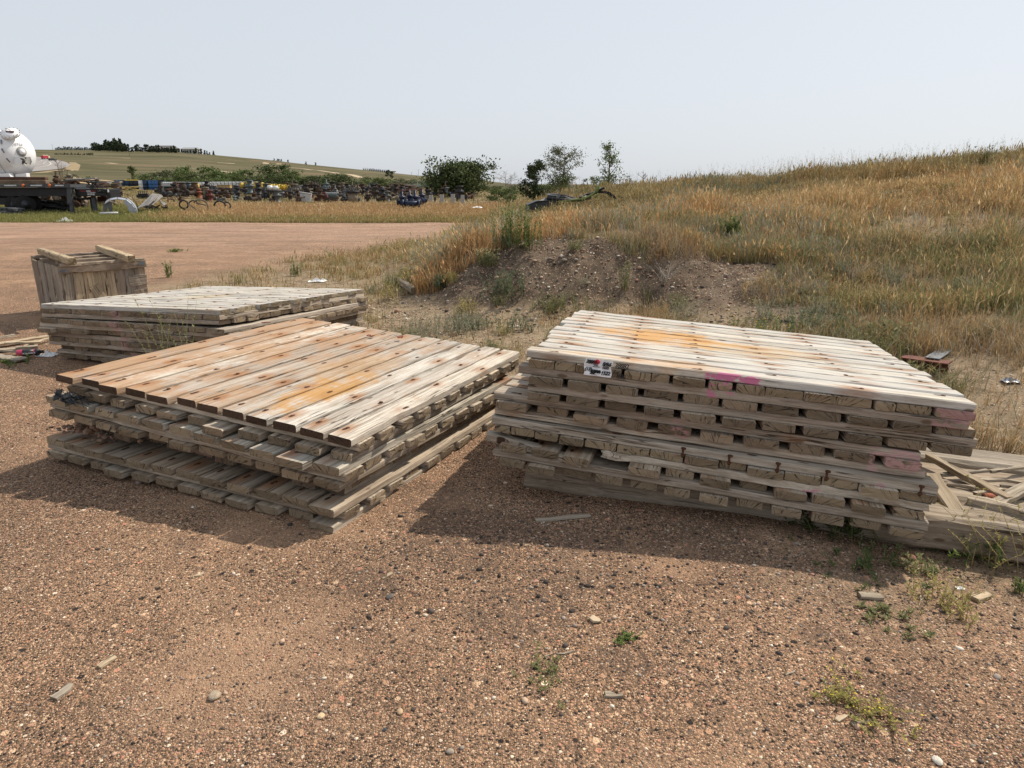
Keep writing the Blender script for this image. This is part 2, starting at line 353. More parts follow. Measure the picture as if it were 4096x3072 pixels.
# ------------------------------------------------------------------ planks and mats
def plank(mb, org, axis, length, width, thick, rs, nseg=None, rough=1.0, bow=0.0, wear=.5):
    """a worn sawn plank; org = centre of its near end, axis 0 = along x, 1 = along y"""
    nseg = nseg or max(3, int(length / .16)); ch = thick * rs.uniform(.07, .16)
    w, t = width / 2, thick / 2
    base = np.array([(-w, -t + ch), (-w + ch, -t), (w - ch, -t), (w, -t + ch), (w, t - ch), (w - ch * 1.2, t), (-w + ch * 1.2, t), (-w, t - ch)])
    k = len(base); s = np.linspace(0, length, nseg + 1)
    lw = rs.normal(0, .0022 * rough, nseg + 1); rw = rs.normal(0, .0022 * rough, nseg + 1)
    ux = rs.normal(0, .001, nseg + 1) + bow * np.sin(s / length * math.pi)
    for _ in range(2):                    # chewed edges
        if rs.random() < wear:
            c = rs.integers(0, nseg + 1); d = rs.uniform(.006, .02)
            if rs.random() < .5: lw[c] += d
            else: rw[c] -= d
    V = []; PC = []
    for i, x in enumerate(s):
        q = base.copy(); q[:, 0] += np.where(q[:, 0] < 0, lw[i], rw[i]); q[:, 0] += rs.normal(0, .0008 * rough, k); q[:, 1] += rs.normal(0, .0009 * rough, k)
        xx = np.full(k, x)
        if i in (0, nseg):
            xx = xx + rs.normal(0, .003 * rough, k) ; q *= rs.uniform(.965, .998)
        V.append(np.column_stack([xx, q[:, 0], q[:, 1] + ux[i]])); PC.append(np.column_stack([np.full(k, x), q]))
    V = np.concatenate(V); PC = np.concatenate(PC)
    F = [(i * k + j, (i + 1) * k + j, (i + 1) * k + (j + 1) % k, i * k + (j + 1) % k) for i in range(nseg) for j in range(k)]
    pr = np.array([rs.random(), rs.random(), 0, 1.0])
    e0 = V[:k].copy(); e1 = V[-k:].copy()
    capV = np.concatenate([e0, [e0.mean(0) - [.002, 0, 0]], e1, [e1.mean(0) + [.002, 0, 0]]])
    capP = np.concatenate([PC[:k], [[0, 0, 0]], PC[-k:], [[length, 0, 0]]])
    capF = [(j, (j + 1) % k, k) for j in range(k)] + [(k + 1 + (j + 1) % k, k + 1 + j, 2 * k + 1) for j in range(k)]
    def place(A):
        A = A.copy()
        if axis == 1: A = np.column_stack([A[:, 1], A[:, 0], A[:, 2]])
        return A + np.array(org)
    fl = (lambda f: tuple(f)[::-1]) if axis == 1 else tuple
    mb.add(place(V), [fl(f) for f in F], pc=PC, pr=pr)
    pe = pr.copy(); pe[2] = 1
    mb.add(place(capV), [fl(f) for f in capF], pc=capP, pr=pe)
T = .047
def ply(mat, W, L, z, direction, n, rs, gap=.1, over=.012, irregular=0, missing=(), skew=0.0, ragged=0.0, wear=.5):
    mb = MB(); span = W if direction == 'B' else L; ln = L if direction == 'B' else W
    if irregular:
        cuts = [0.0]
        while cuts[-1] < span - .09: cuts.append(min(span, cuts[-1] + rs.choice([.12, .15, .19, .19])))
        cuts[-1] = span
        spans = [(a + .002, b - .002) for a, b in zip(cuts[:-1], cuts[1:])]
    else:
        pit = span / n; g = pit * gap
        spans = [(i * pit + g * rs.uniform(.3, .7), (i + 1) * pit - g * rs.uniform(.3, .7)) for i in range(n)]
    for i, (a, b) in enumerate(spans):
        if i in missing: continue
        if irregular == 0 and gap < .08 and direction == 'S': a += rs.uniform(0, .018); b -= rs.uniform(0, .014)
        c = (a + b) / 2; st = rs.normal(0, over) - ragged * rs.random(); en = ln + rs.normal(0, over) + ragged * rs.random()
        if direction == 'B': plank(mb, (c, st, z), 1, en - st, b - a, T * .985, rs, wear=wear)
        else: plank(mb, (st, c, z), 0, en - st, b - a, T * .985, rs, wear=wear)
    return mb
bolt_me = None
def bolt_mesh():
    global bolt_me
    if bolt_me is None:
        o = MB().lathe([(.0, -.004), (.0125, -.004), (.0125, .001), (.009, .0035), (.003, .005), (0.0005, .005)], 9).build('bolt_head', M_RUST)
        bolt_me = o.data; bpy.data.objects.remove(o)
    return bolt_me
def mat_thing(label, p0, yaw, W, L, tx, ty, plies, mats, seed, names=('top_layer', 'middle_layer', 'bottom_layer'), bolts=None, plank_kw={}):
    """p0 = front left corner of the top face; plies listed from the top, each (direction, boards, options)"""
    rs = np.random.default_rng(seed)
    e1 = Vector((math.cos(yaw), math.sin(yaw), tx)).normalized(); e2 = Vector((-math.sin(yaw), math.cos(yaw), ty)).normalized()
    e3 = e1.cross(e2).normalized(); e2 = e3.cross(e1)
    h = T * len(plies); base = Vector(p0) - e3 * h
    o = empty('timber_mat', (0, 0, 0), 0, label, 'timber mat')
    M4 = Matrix((e1, e2, e3)).transposed().to_4x4(); M4.translation = base; o.matrix_world = M4
    nm = {3: names, 2: ('top_layer', 'bottom_layer')}[len(plies)]
    for i, (d, n, kw) in enumerate(plies):
        z = h - T * (i + .5)
        ply(None, W, L, z, d, n, rs, **kw).build(nm[i], mats[i], o)
    if bolts:
        d, n, rows, yo = bolts; span = W if d == 'B' else L; pit = span / n
        for i in range(n):
            c = (i + .5) * pit
            for j, r in enumerate(rows):
                s = yo if j % 2 else -yo
                if rs.random() < .08: continue
                b = bpy.data.objects.new('bolt_head', bolt_mesh()); col.objects.link(b); b.parent = o
                b.location = (c + s, r, h - .0005) if d == 'B' else (r, c + s, h - .0005)
    return o
M_RUST = simple('rusty_steel', (.10, .045, .025), .8, .3, .5, 20)

# ------------------------------------------------------------------ ground
def lot_edge(x, y):
    """>0 inside the gravel lot (metres)"""
    ys = np.array([-30, 1.0, 3.0, 5.0, 6.5, 8.0, 10.0, 13.0, 18, 25, 33, 40])
    xe = np.array([9.0, 7.0, 2.9, 2.6, -.1, -1.3, -4.0, -6.0, -4.6, -2.0, -1.5, -1.0])
    e = np.interp(y, ys, xe) - x
    top = 34.2 + (noise(x, y * 0, 5, 31) - .5) * 1.2 - y
    return np.minimum(e, top)
def axis_pts(lim, d0, g):
    p = [0.0]; d = d0
    while p[-1] < lim: p.append(p[-1] + d); d *= g
    return np.array(p)
def build_ground():
    xp = np.concatenate([np.arange(0, 5, .07), 5 + axis_pts(2500, .075, 1.022)])
    X = np.unique(np.concatenate([-xp, xp]))
    yp = np.concatenate([np.arange(0, 12.5, .07), 12.5 + axis_pts(3500, .08, 1.02)])
    Y = np.unique(np.concatenate([-axis_pts(60, .3, 1.2), yp]))
    GX, GY = np.meshgrid(X, Y); x = GX.ravel(); y = GY.ravel(); z = hz(x, y)
    nx, ny = len(X), len(Y); i = np.arange(nx - 1); j = np.arange(ny - 1); I, J = np.meshgrid(i, j); a = (J * nx + I).ravel()
    F = np.column_stack([a, a + 1, a + 1 + nx, a + nx])
    e = lot_edge(x, y); lot = sstep(-1.4, 1.6, e + (noise(x, y, 1.2, 41) - .5) * 3.2)
    lot = np.where(y > 30, sstep(-.3, .3, e), lot)
    bank = sstep(.06, .3, z) * (1 - sstep(11.5, 12.3, y)) * sstep(8.2, 9.2, y) * (1 - sstep(3.6, 4.8, x)) * sstep(-3.2, -2.2, x)
    far = sstep(60, 130, y)
    fastmesh('ground', np.column_stack([x, y, z]), F, M_GROUND, {'zone': np.column_stack([lot, bank, far])}, smooth=True)['kind'] = 'structure'
def ground_mat():
    m = NT('ground_soil'); o = m.n('NewGeometry').outputs['Position']; z = m.sep(m.attr('zone', 'Vector'))
    p = m.sep(o); flat = m.comb(p[0], p[1], m.math('MULTIPLY', p[2], 1.0))
    # stones of three sizes
    def stones(sc, keep):
        vc = m.n('TexVoronoi', feature='F1'); m.l(flat, vc.inputs['Vector']); vc.inputs['Scale'].default_value = sc
        c = m.sep(vc.outputs['Color']); return vc.outputs['Distance'], c
    d1, c1 = stones(150, 1); d2, c2 = stones(62, 1); d3, c3 = stones(24, 1)
    big = m.noise(flat, .35, 4, .6); mid = m.noise(flat, 1.6, 5, .65); fine = m.noise(flat, 260, 3, .7)
    def pal(c):
        r = m.n('ValToRGB'); r.color_ramp.interpolation = 'CONSTANT'; cr = r.color_ramp
        cols = [(0, (.035, .030, .028)), (.20, (.25, .165, .11)), (.36, (.40, .265, .18)), (.58, (.31, .21, .155)), (.72, (.15, .115, .095)), (.82, (.52, .39, .28)), (.93, (.45, .24, .17)), (.97, (.68, .60, .50))]
        cr.elements[0].color = cols[0][1] + (1,); cr.elements[1].position = cols[1][0]; cr.elements[1].color = cols[1][1] + (1,)
        for pp, cc in cols[2:]: el = cr.elements.new(pp); el.color = cc + (1,)
        m.l(c, r.inputs[0]); return r.outputs[0]
    sand = m.mix(m.ramp(mid, .3, .7), (.25, .175, .12), (.38, .285, .20))
    sand = m.mix(m.math('MULTIPLY', fine, .9), sand, (.10, .072, .052)); gap_ = m.mix(.55, sand, (.05, .036, .028))
    packed = m.ramp(m.noise(flat, .9, 5, .65), .50, .66); sand = m.mix(packed, gap_, sand)
    g = m.mix(m.ramp(d1, .62, .42), sand, pal(c1[0]))
    g = m.mix(m.math('MULTIPLY', m.ramp(d2, .5, .38), m.ramp(m.math('ADD', c2[1], m.math('MULTIPLY', m.math('SUBTRACT', mid, .5), 1.2)), .45, .55)), g, pal(c2[0]))
    g = m.mix(m.math('MULTIPLY', m.ramp(d3, .36, .30), m.ramp(c3[1], .86, .88)), g, pal(c3[0]))
    # dark asphalt millings and pale compacted patches
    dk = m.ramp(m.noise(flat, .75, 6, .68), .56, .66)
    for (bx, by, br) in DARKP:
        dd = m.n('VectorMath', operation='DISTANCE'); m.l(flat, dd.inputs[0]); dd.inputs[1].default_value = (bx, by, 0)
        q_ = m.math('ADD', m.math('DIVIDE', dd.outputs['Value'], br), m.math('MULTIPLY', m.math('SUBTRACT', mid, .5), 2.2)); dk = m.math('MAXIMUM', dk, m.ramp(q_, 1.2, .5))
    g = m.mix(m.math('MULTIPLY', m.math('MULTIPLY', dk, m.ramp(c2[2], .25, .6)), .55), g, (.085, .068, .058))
    g = m.mix(m.math('MULTIPLY', m.ramp(m.noise(m.mapv(flat, (1, 1, 1), (7, 3, 0)), .6, 4), .52, .68), .55), g, m.mix(fine, (.30, .20, .135), (.46, .33, .235)))
    g = m.mix(1.0, g, m.mix(m.ramp(big, .35, .65), (1.06, .97, .89), (1.42, 1.28, 1.15)), 'MULTIPLY')
    # red scoria further out, grey mid lot
    red = m.math('MULTIPLY', m.ramp(m.math('ADD', p[1], m.math('MULTIPLY', m.math('SUBTRACT', big, .5), 16)), 13, 30), .62)
    rn = m.math('ADD', m.math('MULTIPLY', m.noise(m.mapv(flat, (.25, 1.6, 1)), 1.0, 5, .6), .5), m.math('MULTIPLY', m.noise(flat, 5.0, 4, .8), .5)); g = m.mix(red, g, m.mix(m.ramp(rn, .34, .66), (.22, .14, .10), (.54, .36, .27)))
    g = m.mix(m.math('MULTIPLY', m.ramp(m.noise(flat, 7.0, 3, .8), .53, .62), m.math('MULTIPLY', m.ramp(p[1], 6, 12), .5)), g, (.16, .115, .085))
    g = m.mix(m.math('MULTIPLY', m.ramp(m.noise(m.mapv(flat, (.12, 1.2, 1)), 1.0, 4), .5, .7), m.math('MULTIPLY', red, .45)), g, (.36, .30, .22))
    # soil under weeds
    soil = m.mix(m.ramp(mid, .35, .65), (.15, .115, .07), (.30, .23, .15))
    soil = m.mix(m.ramp(m.noise(flat, 9, 6, .75), .45, .62), soil, (.36, .28, .19))
    soil = m.mix(m.math('MULTIPLY', m.ramp(d2, .5, .4), m.ramp(c2[1], .6, .7)), soil, pal(c2[0]))
    soil = m.mix(m.math('MULTIPLY', m.ramp(d3, .36, .3), m.ramp(c3[1], .8, .83)), soil, pal(c3[0]))
    # dirt bank; its shade is put into the darkened soil colour
    bk = m.mix(m.ramp(m.noise(flat, 3.5, 6, .7), .35, .65), (.085, .062, .045), (.185, .14, .10))
    bk = m.mix(m.math('MULTIPLY', m.ramp(d2, .5, .4), m.ramp(c2[1], .66, .72)), bk, pal(c2[2])); bk = m.mix(m.math('MULTIPLY', m.ramp(d3, .36, .3), m.ramp(c3[1], .8, .83)), bk, pal(c3[0]))
    # prairie hills
    hv = m.mapv(flat, (.35, 1, 0)); h1 = m.noise(hv, .012, 6, .6); h2 = m.noise(m.mapv(flat, (.25, 1.3, 0)), .05, 5, .65); h3 = m.noise(flat, .5, 4, .7)
    hill = m.mix(m.ramp(h1, .38, .62), (.072, .070, .034), (.125, .108, .060)); hill = m.mix(m.math('MULTIPLY', m.ramp(h2, .48, .7), .55), hill, (.19, .145, .085))
    hill = m.mix(m.math('MULTIPLY', m.ramp(h3, .45, .75), .35), hill, (.07, .075, .032)); hill = m.mix(m.math('MULTIPLY', m.ramp(m.noise(hv, .02, 3), .6, .68), .5), hill, (.24, .15, .10))
    c = m.mix(z[0], soil, g); c = m.mix(z[1], c, bk); c = m.mix(z[2], c, hill)
    m.col(c); m.b.inputs['Roughness'].default_value = .97; m.b.inputs['Specular IOR Level'].default_value = .1
    hh = m.math('ADD', m.math('MULTIPLY', m.ramp(d1, .6, .1), .35), m.math('ADD', m.math('MULTIPLY', m.ramp(d2, .5, .1), .55), m.math('MULTIPLY', fine, .35)))
    m.bump(hh, 1.0, .010); return m.m
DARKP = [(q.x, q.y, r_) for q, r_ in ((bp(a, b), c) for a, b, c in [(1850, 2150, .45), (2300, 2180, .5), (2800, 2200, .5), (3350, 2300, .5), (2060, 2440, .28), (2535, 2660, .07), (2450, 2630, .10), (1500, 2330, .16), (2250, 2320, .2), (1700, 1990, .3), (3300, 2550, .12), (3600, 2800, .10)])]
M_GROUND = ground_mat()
build_ground()

# loose stones of the near gravel
ICO_V = np.array([(0, 0, 1)] + [(.894 * math.cos(a), .894 * math.sin(a), .447) for a in [2 * math.pi * k / 5 for k in range(5)]] + [(.894 * math.cos(a), .894 * math.sin(a), -.447) for a in [2 * math.pi * (k + .5) / 5 for k in range(5)]] + [(0, 0, -1)])
ICO_F = np.array([(0, 1 + k, 1 + (k + 1) % 5) for k in range(5)] + [(1 + k, 6 + k, 1 + (k + 1) % 5) for k in range(5)] + [(1 + (k + 1) % 5, 6 + k, 6 + (k + 1) % 5) for k in range(5)] + [(11, 6 + (k + 1) % 5, 6 + k) for k in range(5)])
def stones_mesh(name, x, y, r, c, sink=.3, parent=None):
    n = len(x); z = hz(x, y)
    jit = 1 + rng.normal(0, .13, (n, 12, 1)); V = ICO_V[None] * jit
    s = np.column_stack([r * rng.uniform(.8, 1.35, n), r * rng.uniform(.7, 1.1, n), r * rng.uniform(.4, .75, n)]); V = V * s[:, None, :]
    th = rng.uniform(0, 6.28, n); cs, sn = np.cos(th), np.sin(th)
    X = V[..., 0] * cs[:, None] - V[..., 1] * sn[:, None] + x[:, None]; Yy = V[..., 0] * sn[:, None] + V[..., 1] * cs[:, None] + y[:, None]
    Z = V[..., 2] + (z + s[:, 2] * (1 - 2 * sink) * .9)[:, None]
    F = (ICO_F[None] + (np.arange(n) * 12)[:, None, None]).reshape(-1, 3)
    C = np.repeat(c, 12, 0) * rng.uniform(.9, 1.1, (n * 12, 1))
    return fastmesh(name, np.stack([X, Yy, Z], -1).reshape(-1, 3), F, M_STONE, {'col': C}, parent, smooth=False)
M_STONE = attr_mat('stone', .9)
SP = np.array([(.055, .046, .042), (.10, .08, .07), (.28, .18, .125), (.40, .27, .185), (.34, .20, .15), (.50, .36, .26), (.47, .25, .18), (.66, .58, .48), (.30, .25, .21)])
def stone_cols(n, w): return SP[rng.choice(len(SP), n, p=np.array(w) / sum(w))] * rng.uniform(.8, 1.15, (n, 1))
n = 60000
yy = 1.15 + (rng.random(n) ** 1.5) * 5.6; xx = rng.uniform(-1, 1, n) * (yy * .78 + .4)
k = rng.random(n) < (.10 + 1.6 * sstep(.42, .68, noise(xx, yy, .8, 51))); xx, yy = xx[k], yy[k]; n = len(xx)
rr = np.clip(rng.lognormal(math.log(.0033), .40, n), .002, .014)
stones_mesh('gravel', xx, yy, rr, stone_cols(n, [7, 6, 18, 24, 12, 16, 6, 4, 12]))['kind'] = 'stuff'
# darker coarse stones between the two near stacks and along the right
n = 2600
xx = np.concatenate([rng.normal(.1, .75, n // 2), rng.uniform(.6, 3.0, n // 2)]); yy = np.concatenate([rng.normal(3.1, .42, n // 2), rng.normal(2.75, .35, n // 2)])
stones_mesh('gravel', xx, yy, np.clip(rng.lognormal(math.log(.0055), .42, n), .003, .016), stone_cols(n, [30, 26, 8, 6, 8, 4, 4, 3, 14]))['kind'] = 'stuff'
# rubble on and below the dirt bank and along the edge of the lot
n = 9000
xx = rng.uniform(-3.5, 4.2, n); yy = rng.uniform(7.5, 11.6, n)
k = (yy > 9.6 - .35 * np.clip(xx, 0, 9)) | (rng.random(n) < .45); xx, yy = xx[k], yy[k]; n = len(xx)
stones_mesh('rubble', xx, yy, np.clip(rng.lognormal(math.log(.009), .55, n), .004, .06), stone_cols(n, [5, 9, 14, 18, 6, 16, 4, 10, 22]))['kind'] = 'stuff'
n = 5000
xx = rng.uniform(3.0, 9.5, n); yy = rng.uniform(4.5, 14, n)
k = noise(xx, yy, 1.4, 61) > .55; xx, yy = xx[k], yy[k]; n = len(xx)
stones_mesh('rubble', xx, yy, np.clip(rng.lognormal(math.log(.011), .5, n), .004, .05), stone_cols(n, [5, 9, 14, 18, 6, 16, 4, 10, 22]))['kind'] = 'stuff'

# ------------------------------------------------------------------ the three stacks of timber mats
OR = (.50, .26, .085)
brn = wood('wood_brown_top', light=(.63, .60, .55), dark=(.34, .30, .25), end=(.085, .055, .038), bolts=([.12, .62, 1.18, 1.75, 2.28], .045, .05), brown=.35, blotch=(.85, -.11, (.50, .31, .18)),
   stains=[(1.62, .62, .22, .55, .9, (.55, .30, .10)), (1.45, 1.25, .3, .5, .5, (.50, .29, .12))])
wl = wood('wood_grey', light=(.54, .475, .39), dark=(.25, .20, .15), end=(.25, .195, .14))
wl2 = wood('wood_grey_dusty', light=(.50, .425, .335), dark=(.24, .185, .135), end=(.26, .205, .145), bolts=([.12, 2.2], .045, .06))
w2 = wood('wood_grey_rusty_ends', light=(.56, .53, .46), dark=(.27, .23, .18), end=(.28, .225, .16), bolts=([.13, 2.2], .04, .07), rustc=(.34, .13, .04))
wr_top = wood('wood_pale_top', light=(.66, .61, .53), dark=(.34, .30, .25), end=(.20, .16, .12), pale=.75, bolts=([.15, .55, .95, 1.35, 1.78, 2.2], .04, .05),
   stains=[(.75, 1.15, .55, .42, .85, (.62, .33, .10)), (1.3, 1.0, .5, .3, .5, (.60, .38, .16)), (.7, .12, .5, .12, .5, (.60, .33, .12))], pinks=[(.97, 1.30, .95, .42, (.55, .16, .29))])
wr_a = wood('wood_grey_a', light=(.49, .415, .33), dark=(.24, .185, .135), end=(.24, .185, .13))  # plain grey-tan wood, its own tone close to the other layers
wr_p = wood('wood_under_pink', light=(.48, .41, .33), dark=(.23, .18, .135), end=(.25, .195, .135), pinks=[(.99, 1.16, .85, .52, (.52, .17, .28)), (2.12, 2.5, .5, .42, (.46, .24, .26))])
wr_b = wood('wood_grey_b', light=(.50, .43, .345), dark=(.25, .20, .15), end=(.215, .17, .125))
wr_c = wood('wood_pink_marks', light=(.55, .48, .40), dark=(.27, .215, .165), end=(.26, .20, .145), bolts=([.12, .5, .9, 1.3, 1.7, 2.1], .05, .04), pinks=[(1.04, 1.17, .6, .50, (.54, .27, .29)), (2.08, 2.6, .6, .46, (.54, .31, .31))])
wr_d = wood('wood_grey_d', light=(.53, .48, .41), dark=(.26, .215, .165), end=(.29, .235, .165), bolts=([.1, .42, .75, 1.1, 1.5, 2.0], .045, .03), pinks=[(1.02, 1.20, .75, .57, (.54, .18, .28)), (2.05, 2.2, .5, .56, (.52, .22, .26))])
wb_top = wood('wood_bleached_top', light=(.62, .585, .52), dark=(.38, .34, .29), end=(.22, .18, .13), pale=.6, bolts=([.15, .7, 1.25, 1.8, 2.35], .045, .03), stains=[(1.2, 1.1, .3, .3, .4, (.60, .48, .25))])
wb = wood('wood_back', light=(.52, .455, .375), dark=(.26, .205, .155), end=(.25, .195, .14), pinks=[(1.05, 1.2, .4, .4, (.50, .27, .27))])
kB = dict(); G = dict(gap=.14)
rowsB = [.12, .62, 1.18, 1.75, 2.28]
mat_thing('brown stained mat with eleven spaced boards, topmost of the near left stack', (-2.95, 4.48, .646), -.392, 2.29, 2.43, -.061, -.019,
   [('B', 12, dict(gap=.16, over=.014)), ('S', 11, dict(gap=.28)), ('B', 11, dict(gap=.26, over=.02))], [brn, wl, wl], 1, bolts=('B', 12, rowsB, .045))
mat_thing('mat with rusty board ends showing just under the brown topmost mat of the near stack', (-3.075, 4.487, .492), -.415, 2.38, 2.36, -.052, -.03,
   [('B', 11, dict(gap=.16, over=.02, ragged=.02)), ('S', 11, dict(gap=.25)), ('B', 11, dict(gap=.16, over=.02))], [w2, wl, wl2], 2, bolts=('B', 11, [.13], .04))
mat_thing('thin set-back mat, second from the bottom of the near left stack', (-2.99, 4.58, .345), -.414, 2.28, 2.3, -.05, -.03,
   [('S', 11, dict(gap=.25)), ('B', 11, dict(gap=.24, over=.03))], [wl, wood('wood_deep', light=(.38, .33, .27), dark=(.20, .16, .125), end=(.16, .12, .09), pinks=[(1.08, 1.3, .6, .3, (.42, .22, .20))])], 3)
mat_thing('dusty mat with protruding board ends at the bottom of the near left stack', (-3.19, 4.54, .178), -.423, 2.48, 2.42, -.016, -.02,
   [('B', 12, dict(gap=.12, over=.02, ragged=.02)), ('S', 11, dict(gap=.25)), ('B', 12, dict(gap=.2, over=.02))], [wl2, wl, wl], 4, bolts=('B', 12, [.12], .045))
rowsR = [.15, .55, .95, 1.35, 1.78, 2.2]
R_top = mat_thing('pale orange stained mat carrying the white auction paper, topmost of the right stack', (.10, 3.942, .918), -.226, 2.33, 2.2, -.069, -.061,
   [('S', 12, dict(gap=.07, over=.012, wear=.9)), ('B', 11, dict(irregular=1, over=.008)), ('S', 12, dict(gap=.05, over=.03))], [wr_top, wr_p, wr_p], 5, bolts=('S', 12, rowsR, .04))
mat_thing('mat with widely spaced square board ends, second from the top of the right stack', (.09, 3.925, .777), -.215, 2.36, 2.2, -.069, -.061,
   [('B', 11, dict(gap=.14, over=.012)), ('S', 11, dict(gap=.1)), ('B', 11, dict(gap=.15, over=.015))], [wr_b, wr_a, wr_b], 6)
R_mid = mat_thing('mat with faded pink right end, third from the top of the right stack', (-.11, 4.06, .636), -.262, 2.37, 2.25, -.069, -.05,
   [('S', 11, dict(gap=.06, over=.015)), ('B', 10, dict(gap=.2, over=.015)), ('S', 11, dict(gap=.06))], [wr_c, wr_c, wr_c], 7, bolts=('S', 11, rowsR, .05))
R_bolt = mat_thing('mat with rusty bolts along its front board, second from the bottom of the right stack', (-.125, 4.03, .492), -.282, 2.42, 2.25, -.067, -.05,
   [('S', 11, dict(gap=.06, over=.02, wear=.9)), ('B', 11, dict(irregular=1, over=.025)), ('S', 11, dict(gap=.1, missing=(0,), wear=.9))], [wr_d, wr_d, wr_a], 8, bolts=('S', 11, [.1, .42, .75, 1.1], .045))
mat_thing('splintered lowest mat of the right stack resting on the long timbers', (-.09, 3.97, .352), -.285, 2.34, 2.25, -.067, -.05,
   [('B', 12, dict(gap=.15, over=.035, wear=.9, missing=(3,))), ('S', 11, dict(gap=.1, wear=.9)), ('B', 12, dict(gap=.2, over=.03, wear=.9))], [wl2, wr_b, wl2], 9)
mat_thing('bleached mat with close boards and a slanting right side, topmost of the rear left stack', (-4.987, 7.446, .613), -.40, 2.50, 2.32, .039, -.046,
   [('S', 14, dict(gap=.06, over=.012)), ('B', 11, dict(gap=.1, over=.01)), ('S', 14, dict(gap=.1, over=.02))], [wb_top, wb, wb], 10, bolts=('S', 14, [.15, .7, 1.25, 1.8, 2.3], .045))
mat_thing('mat of brown board ends directly under the bleached top mat of the rear stack', (-4.99, 7.40, .468), -.385, 2.55, 2.32, .030, -.035,
   [('B', 11, dict(gap=.07, over=.02)), ('S', 14, dict(gap=.1, over=.02)), ('B', 11, dict(gap=.09, over=.03))], [wb, wb, wb], 11)
mat_thing('sagging mat second from the bottom of the rear left stack', (-4.96, 7.43, .318), -.37, 2.45, 2.32, .020, -.03,
   [('S', 14, dict(gap=.1, over=.02)), ('B', 11, dict(gap=.16, over=.02)), ('S', 14, dict(gap=.1))], [wb, wb, wb], 12)
mat_thing('lowest mat of the rear left stack lying on the gravel', (-4.90, 7.46, .168), -.36, 2.40, 2.32, .012, -.02,
   [('B', 11, dict(gap=.14, over=.03)), ('S', 14, dict(gap=.1)), ('B', 11, dict(gap=.2, over=.03))], [wb, wb, wb], 13)
# long timbers below the right stack
wt_m = wood('wood_heavy_timber', light=(.44, .385, .31), dark=(.20, .165, .125), end=(.20, .16, .12), brown=.2)
a0 = Vector((.12, 4.22, .0)); ang = -.262
for i, (off, ext, lab, zz) in enumerate([(.0, 4.4, 'nearest of the long split grey timbers under the right stack', 0), (.31, 4.4, 'long grey timber lying second from the front under the right stack', .006), (.62, 4.6, 'rotten long timber with loose chips on it, third under the right stack', -.012), (.93, 4.7, 'dark cracked timber, rearmost of those under the right stack', .02)]):
    rs = np.random.default_rng(60 + i); mb = MB(); plank(mb, (0, 0, 0), 0, ext, .30, .20, rs, nseg=36, rough=3.2, wear=1)
    o = mb.build('long_timber', wt_m); o.location = a0 + Vector((-math.sin(ang) * off, math.cos(ang) * off, .105 + zz)); o.rotation_euler = (0, R(2.5), ang)
    tag(o, lab, 'timber', 'long timbers under the right stack')

# ------------------------------------------------------------------ the auction paper and handwriting on the right stack
M_PAPER = simple('paper', (.80, .81, .84), .6, var=.05, sc=30); M_INK = simple('black_marker', (.012, .012, .014), .6, var=.1)
M_RED = simple('red_print', (.55, .03, .05), .5, var=.1); M_GREYINK = simple('grey_print', (.18, .18, .2), .6, var=.1)
def text_mesh(name, body, size, mat, parent, loc, rot=(0, 0, 0), shear=.1, bold=.0012, align='LEFT', space=.9):
    cu = bpy.data.curves.new(name, 'FONT'); cu.body = body; cu.size = size; cu.shear = shear; cu.offset = bold; cu.extrude = .0004; cu.space_character = space; cu.align_x = align; cu.resolution_u = 3
    t = bpy.data.objects.new(name, cu); col.objects.link(t); bpy.context.view_layer.update()
    me = bpy.data.meshes.new_from_object(t.evaluated_get(bpy.context.evaluated_depsgraph_get())); bpy.data.objects.remove(t)
    me.materials.clear(); me.materials.append(mat)
    o = bpy.data.objects.new(name, me); col.objects.link(o); o.parent = parent; o.location = loc; o.rotation_euler = rot; return o
def on_front(root, lx, lz, ly=0.0): return root.matrix_world @ Vector((lx, ly, lz))
tagE = empty('paper_tag', label='white auction paper with red logo and black handwriting stapled to the right stack', cat='paper tag')
tagE.matrix_world = R_top.matrix_world @ Matrix.Translation((.322, -.017, T * 1.95))
def paper_mesh():
    mb = MB(); nx, nz = 8, 8; V = []
    for j in range(nz + 1):
        for i in range(nx + 1):
            x = i / nx * .152; z = (j / nz) * .093 - .045; V.append((x + .004 * math.sin(j), -.003 - .0025 * math.sin(i * 1.3 + j * .7) - (.004 if j < 2 else 0) + (.004 if j == 4 else 0), z))
    V = np.array(V); Bk = V + np.array([0, .0008, 0]); k = len(V); q = nx + 1
    F = [(j * q + i, j * q + i + 1, (j + 1) * q + i + 1, (j + 1) * q + i) for j in range(nz) for i in range(nx)]
    F += [tuple(a + k for a in f[::-1]) for f in F]
    return mb.add(np.concatenate([V, Bk]), F)
paper_mesh().build('sheet', M_PAPER, tagE)
RX = (R(90), 0, 0)
for body, sz, x, z, m_, b in [('38881', .027, .006, .024, M_INK, .0012), ('8/66', .030, .098, .018, M_INK, .0012), ('1522', .020, .098, .001, M_INK, .001), ('Auctions', .0125, .044, .004, M_GREYINK, .0002),
                            ('(13)', .026, .003, -.018, M_INK, .0011), ('1500', .030, .034, -.033, M_INK, .003), ('1522', .028, .094, -.032, M_INK, .0012)]:
    text_mesh('handwriting' if m_ is M_INK else 'print', body, sz, m_, tagE, (x, -.0085, z), RX, .25, b)
mb = MB()
for x0, x1, z in [(.02, .062, .020), (.035, .075, -.038), (.098, .13, -.036), (.034, .07, -.024)]: mb.box(((x0 + x1) / 2, -.0085, z), (x1 - x0, .0008, .0016), (0, .06, 0))
mb.build('pen_strokes', M_INK, tagE)
mb = MB(); mb.cyl((.070, -.0080, .036), (.070, -.0087, .036), .014, n=14); mb.box((.060, -.0083, .030), (.022, .0008, .016)); mb.build('red_emblem', M_RED, tagE)
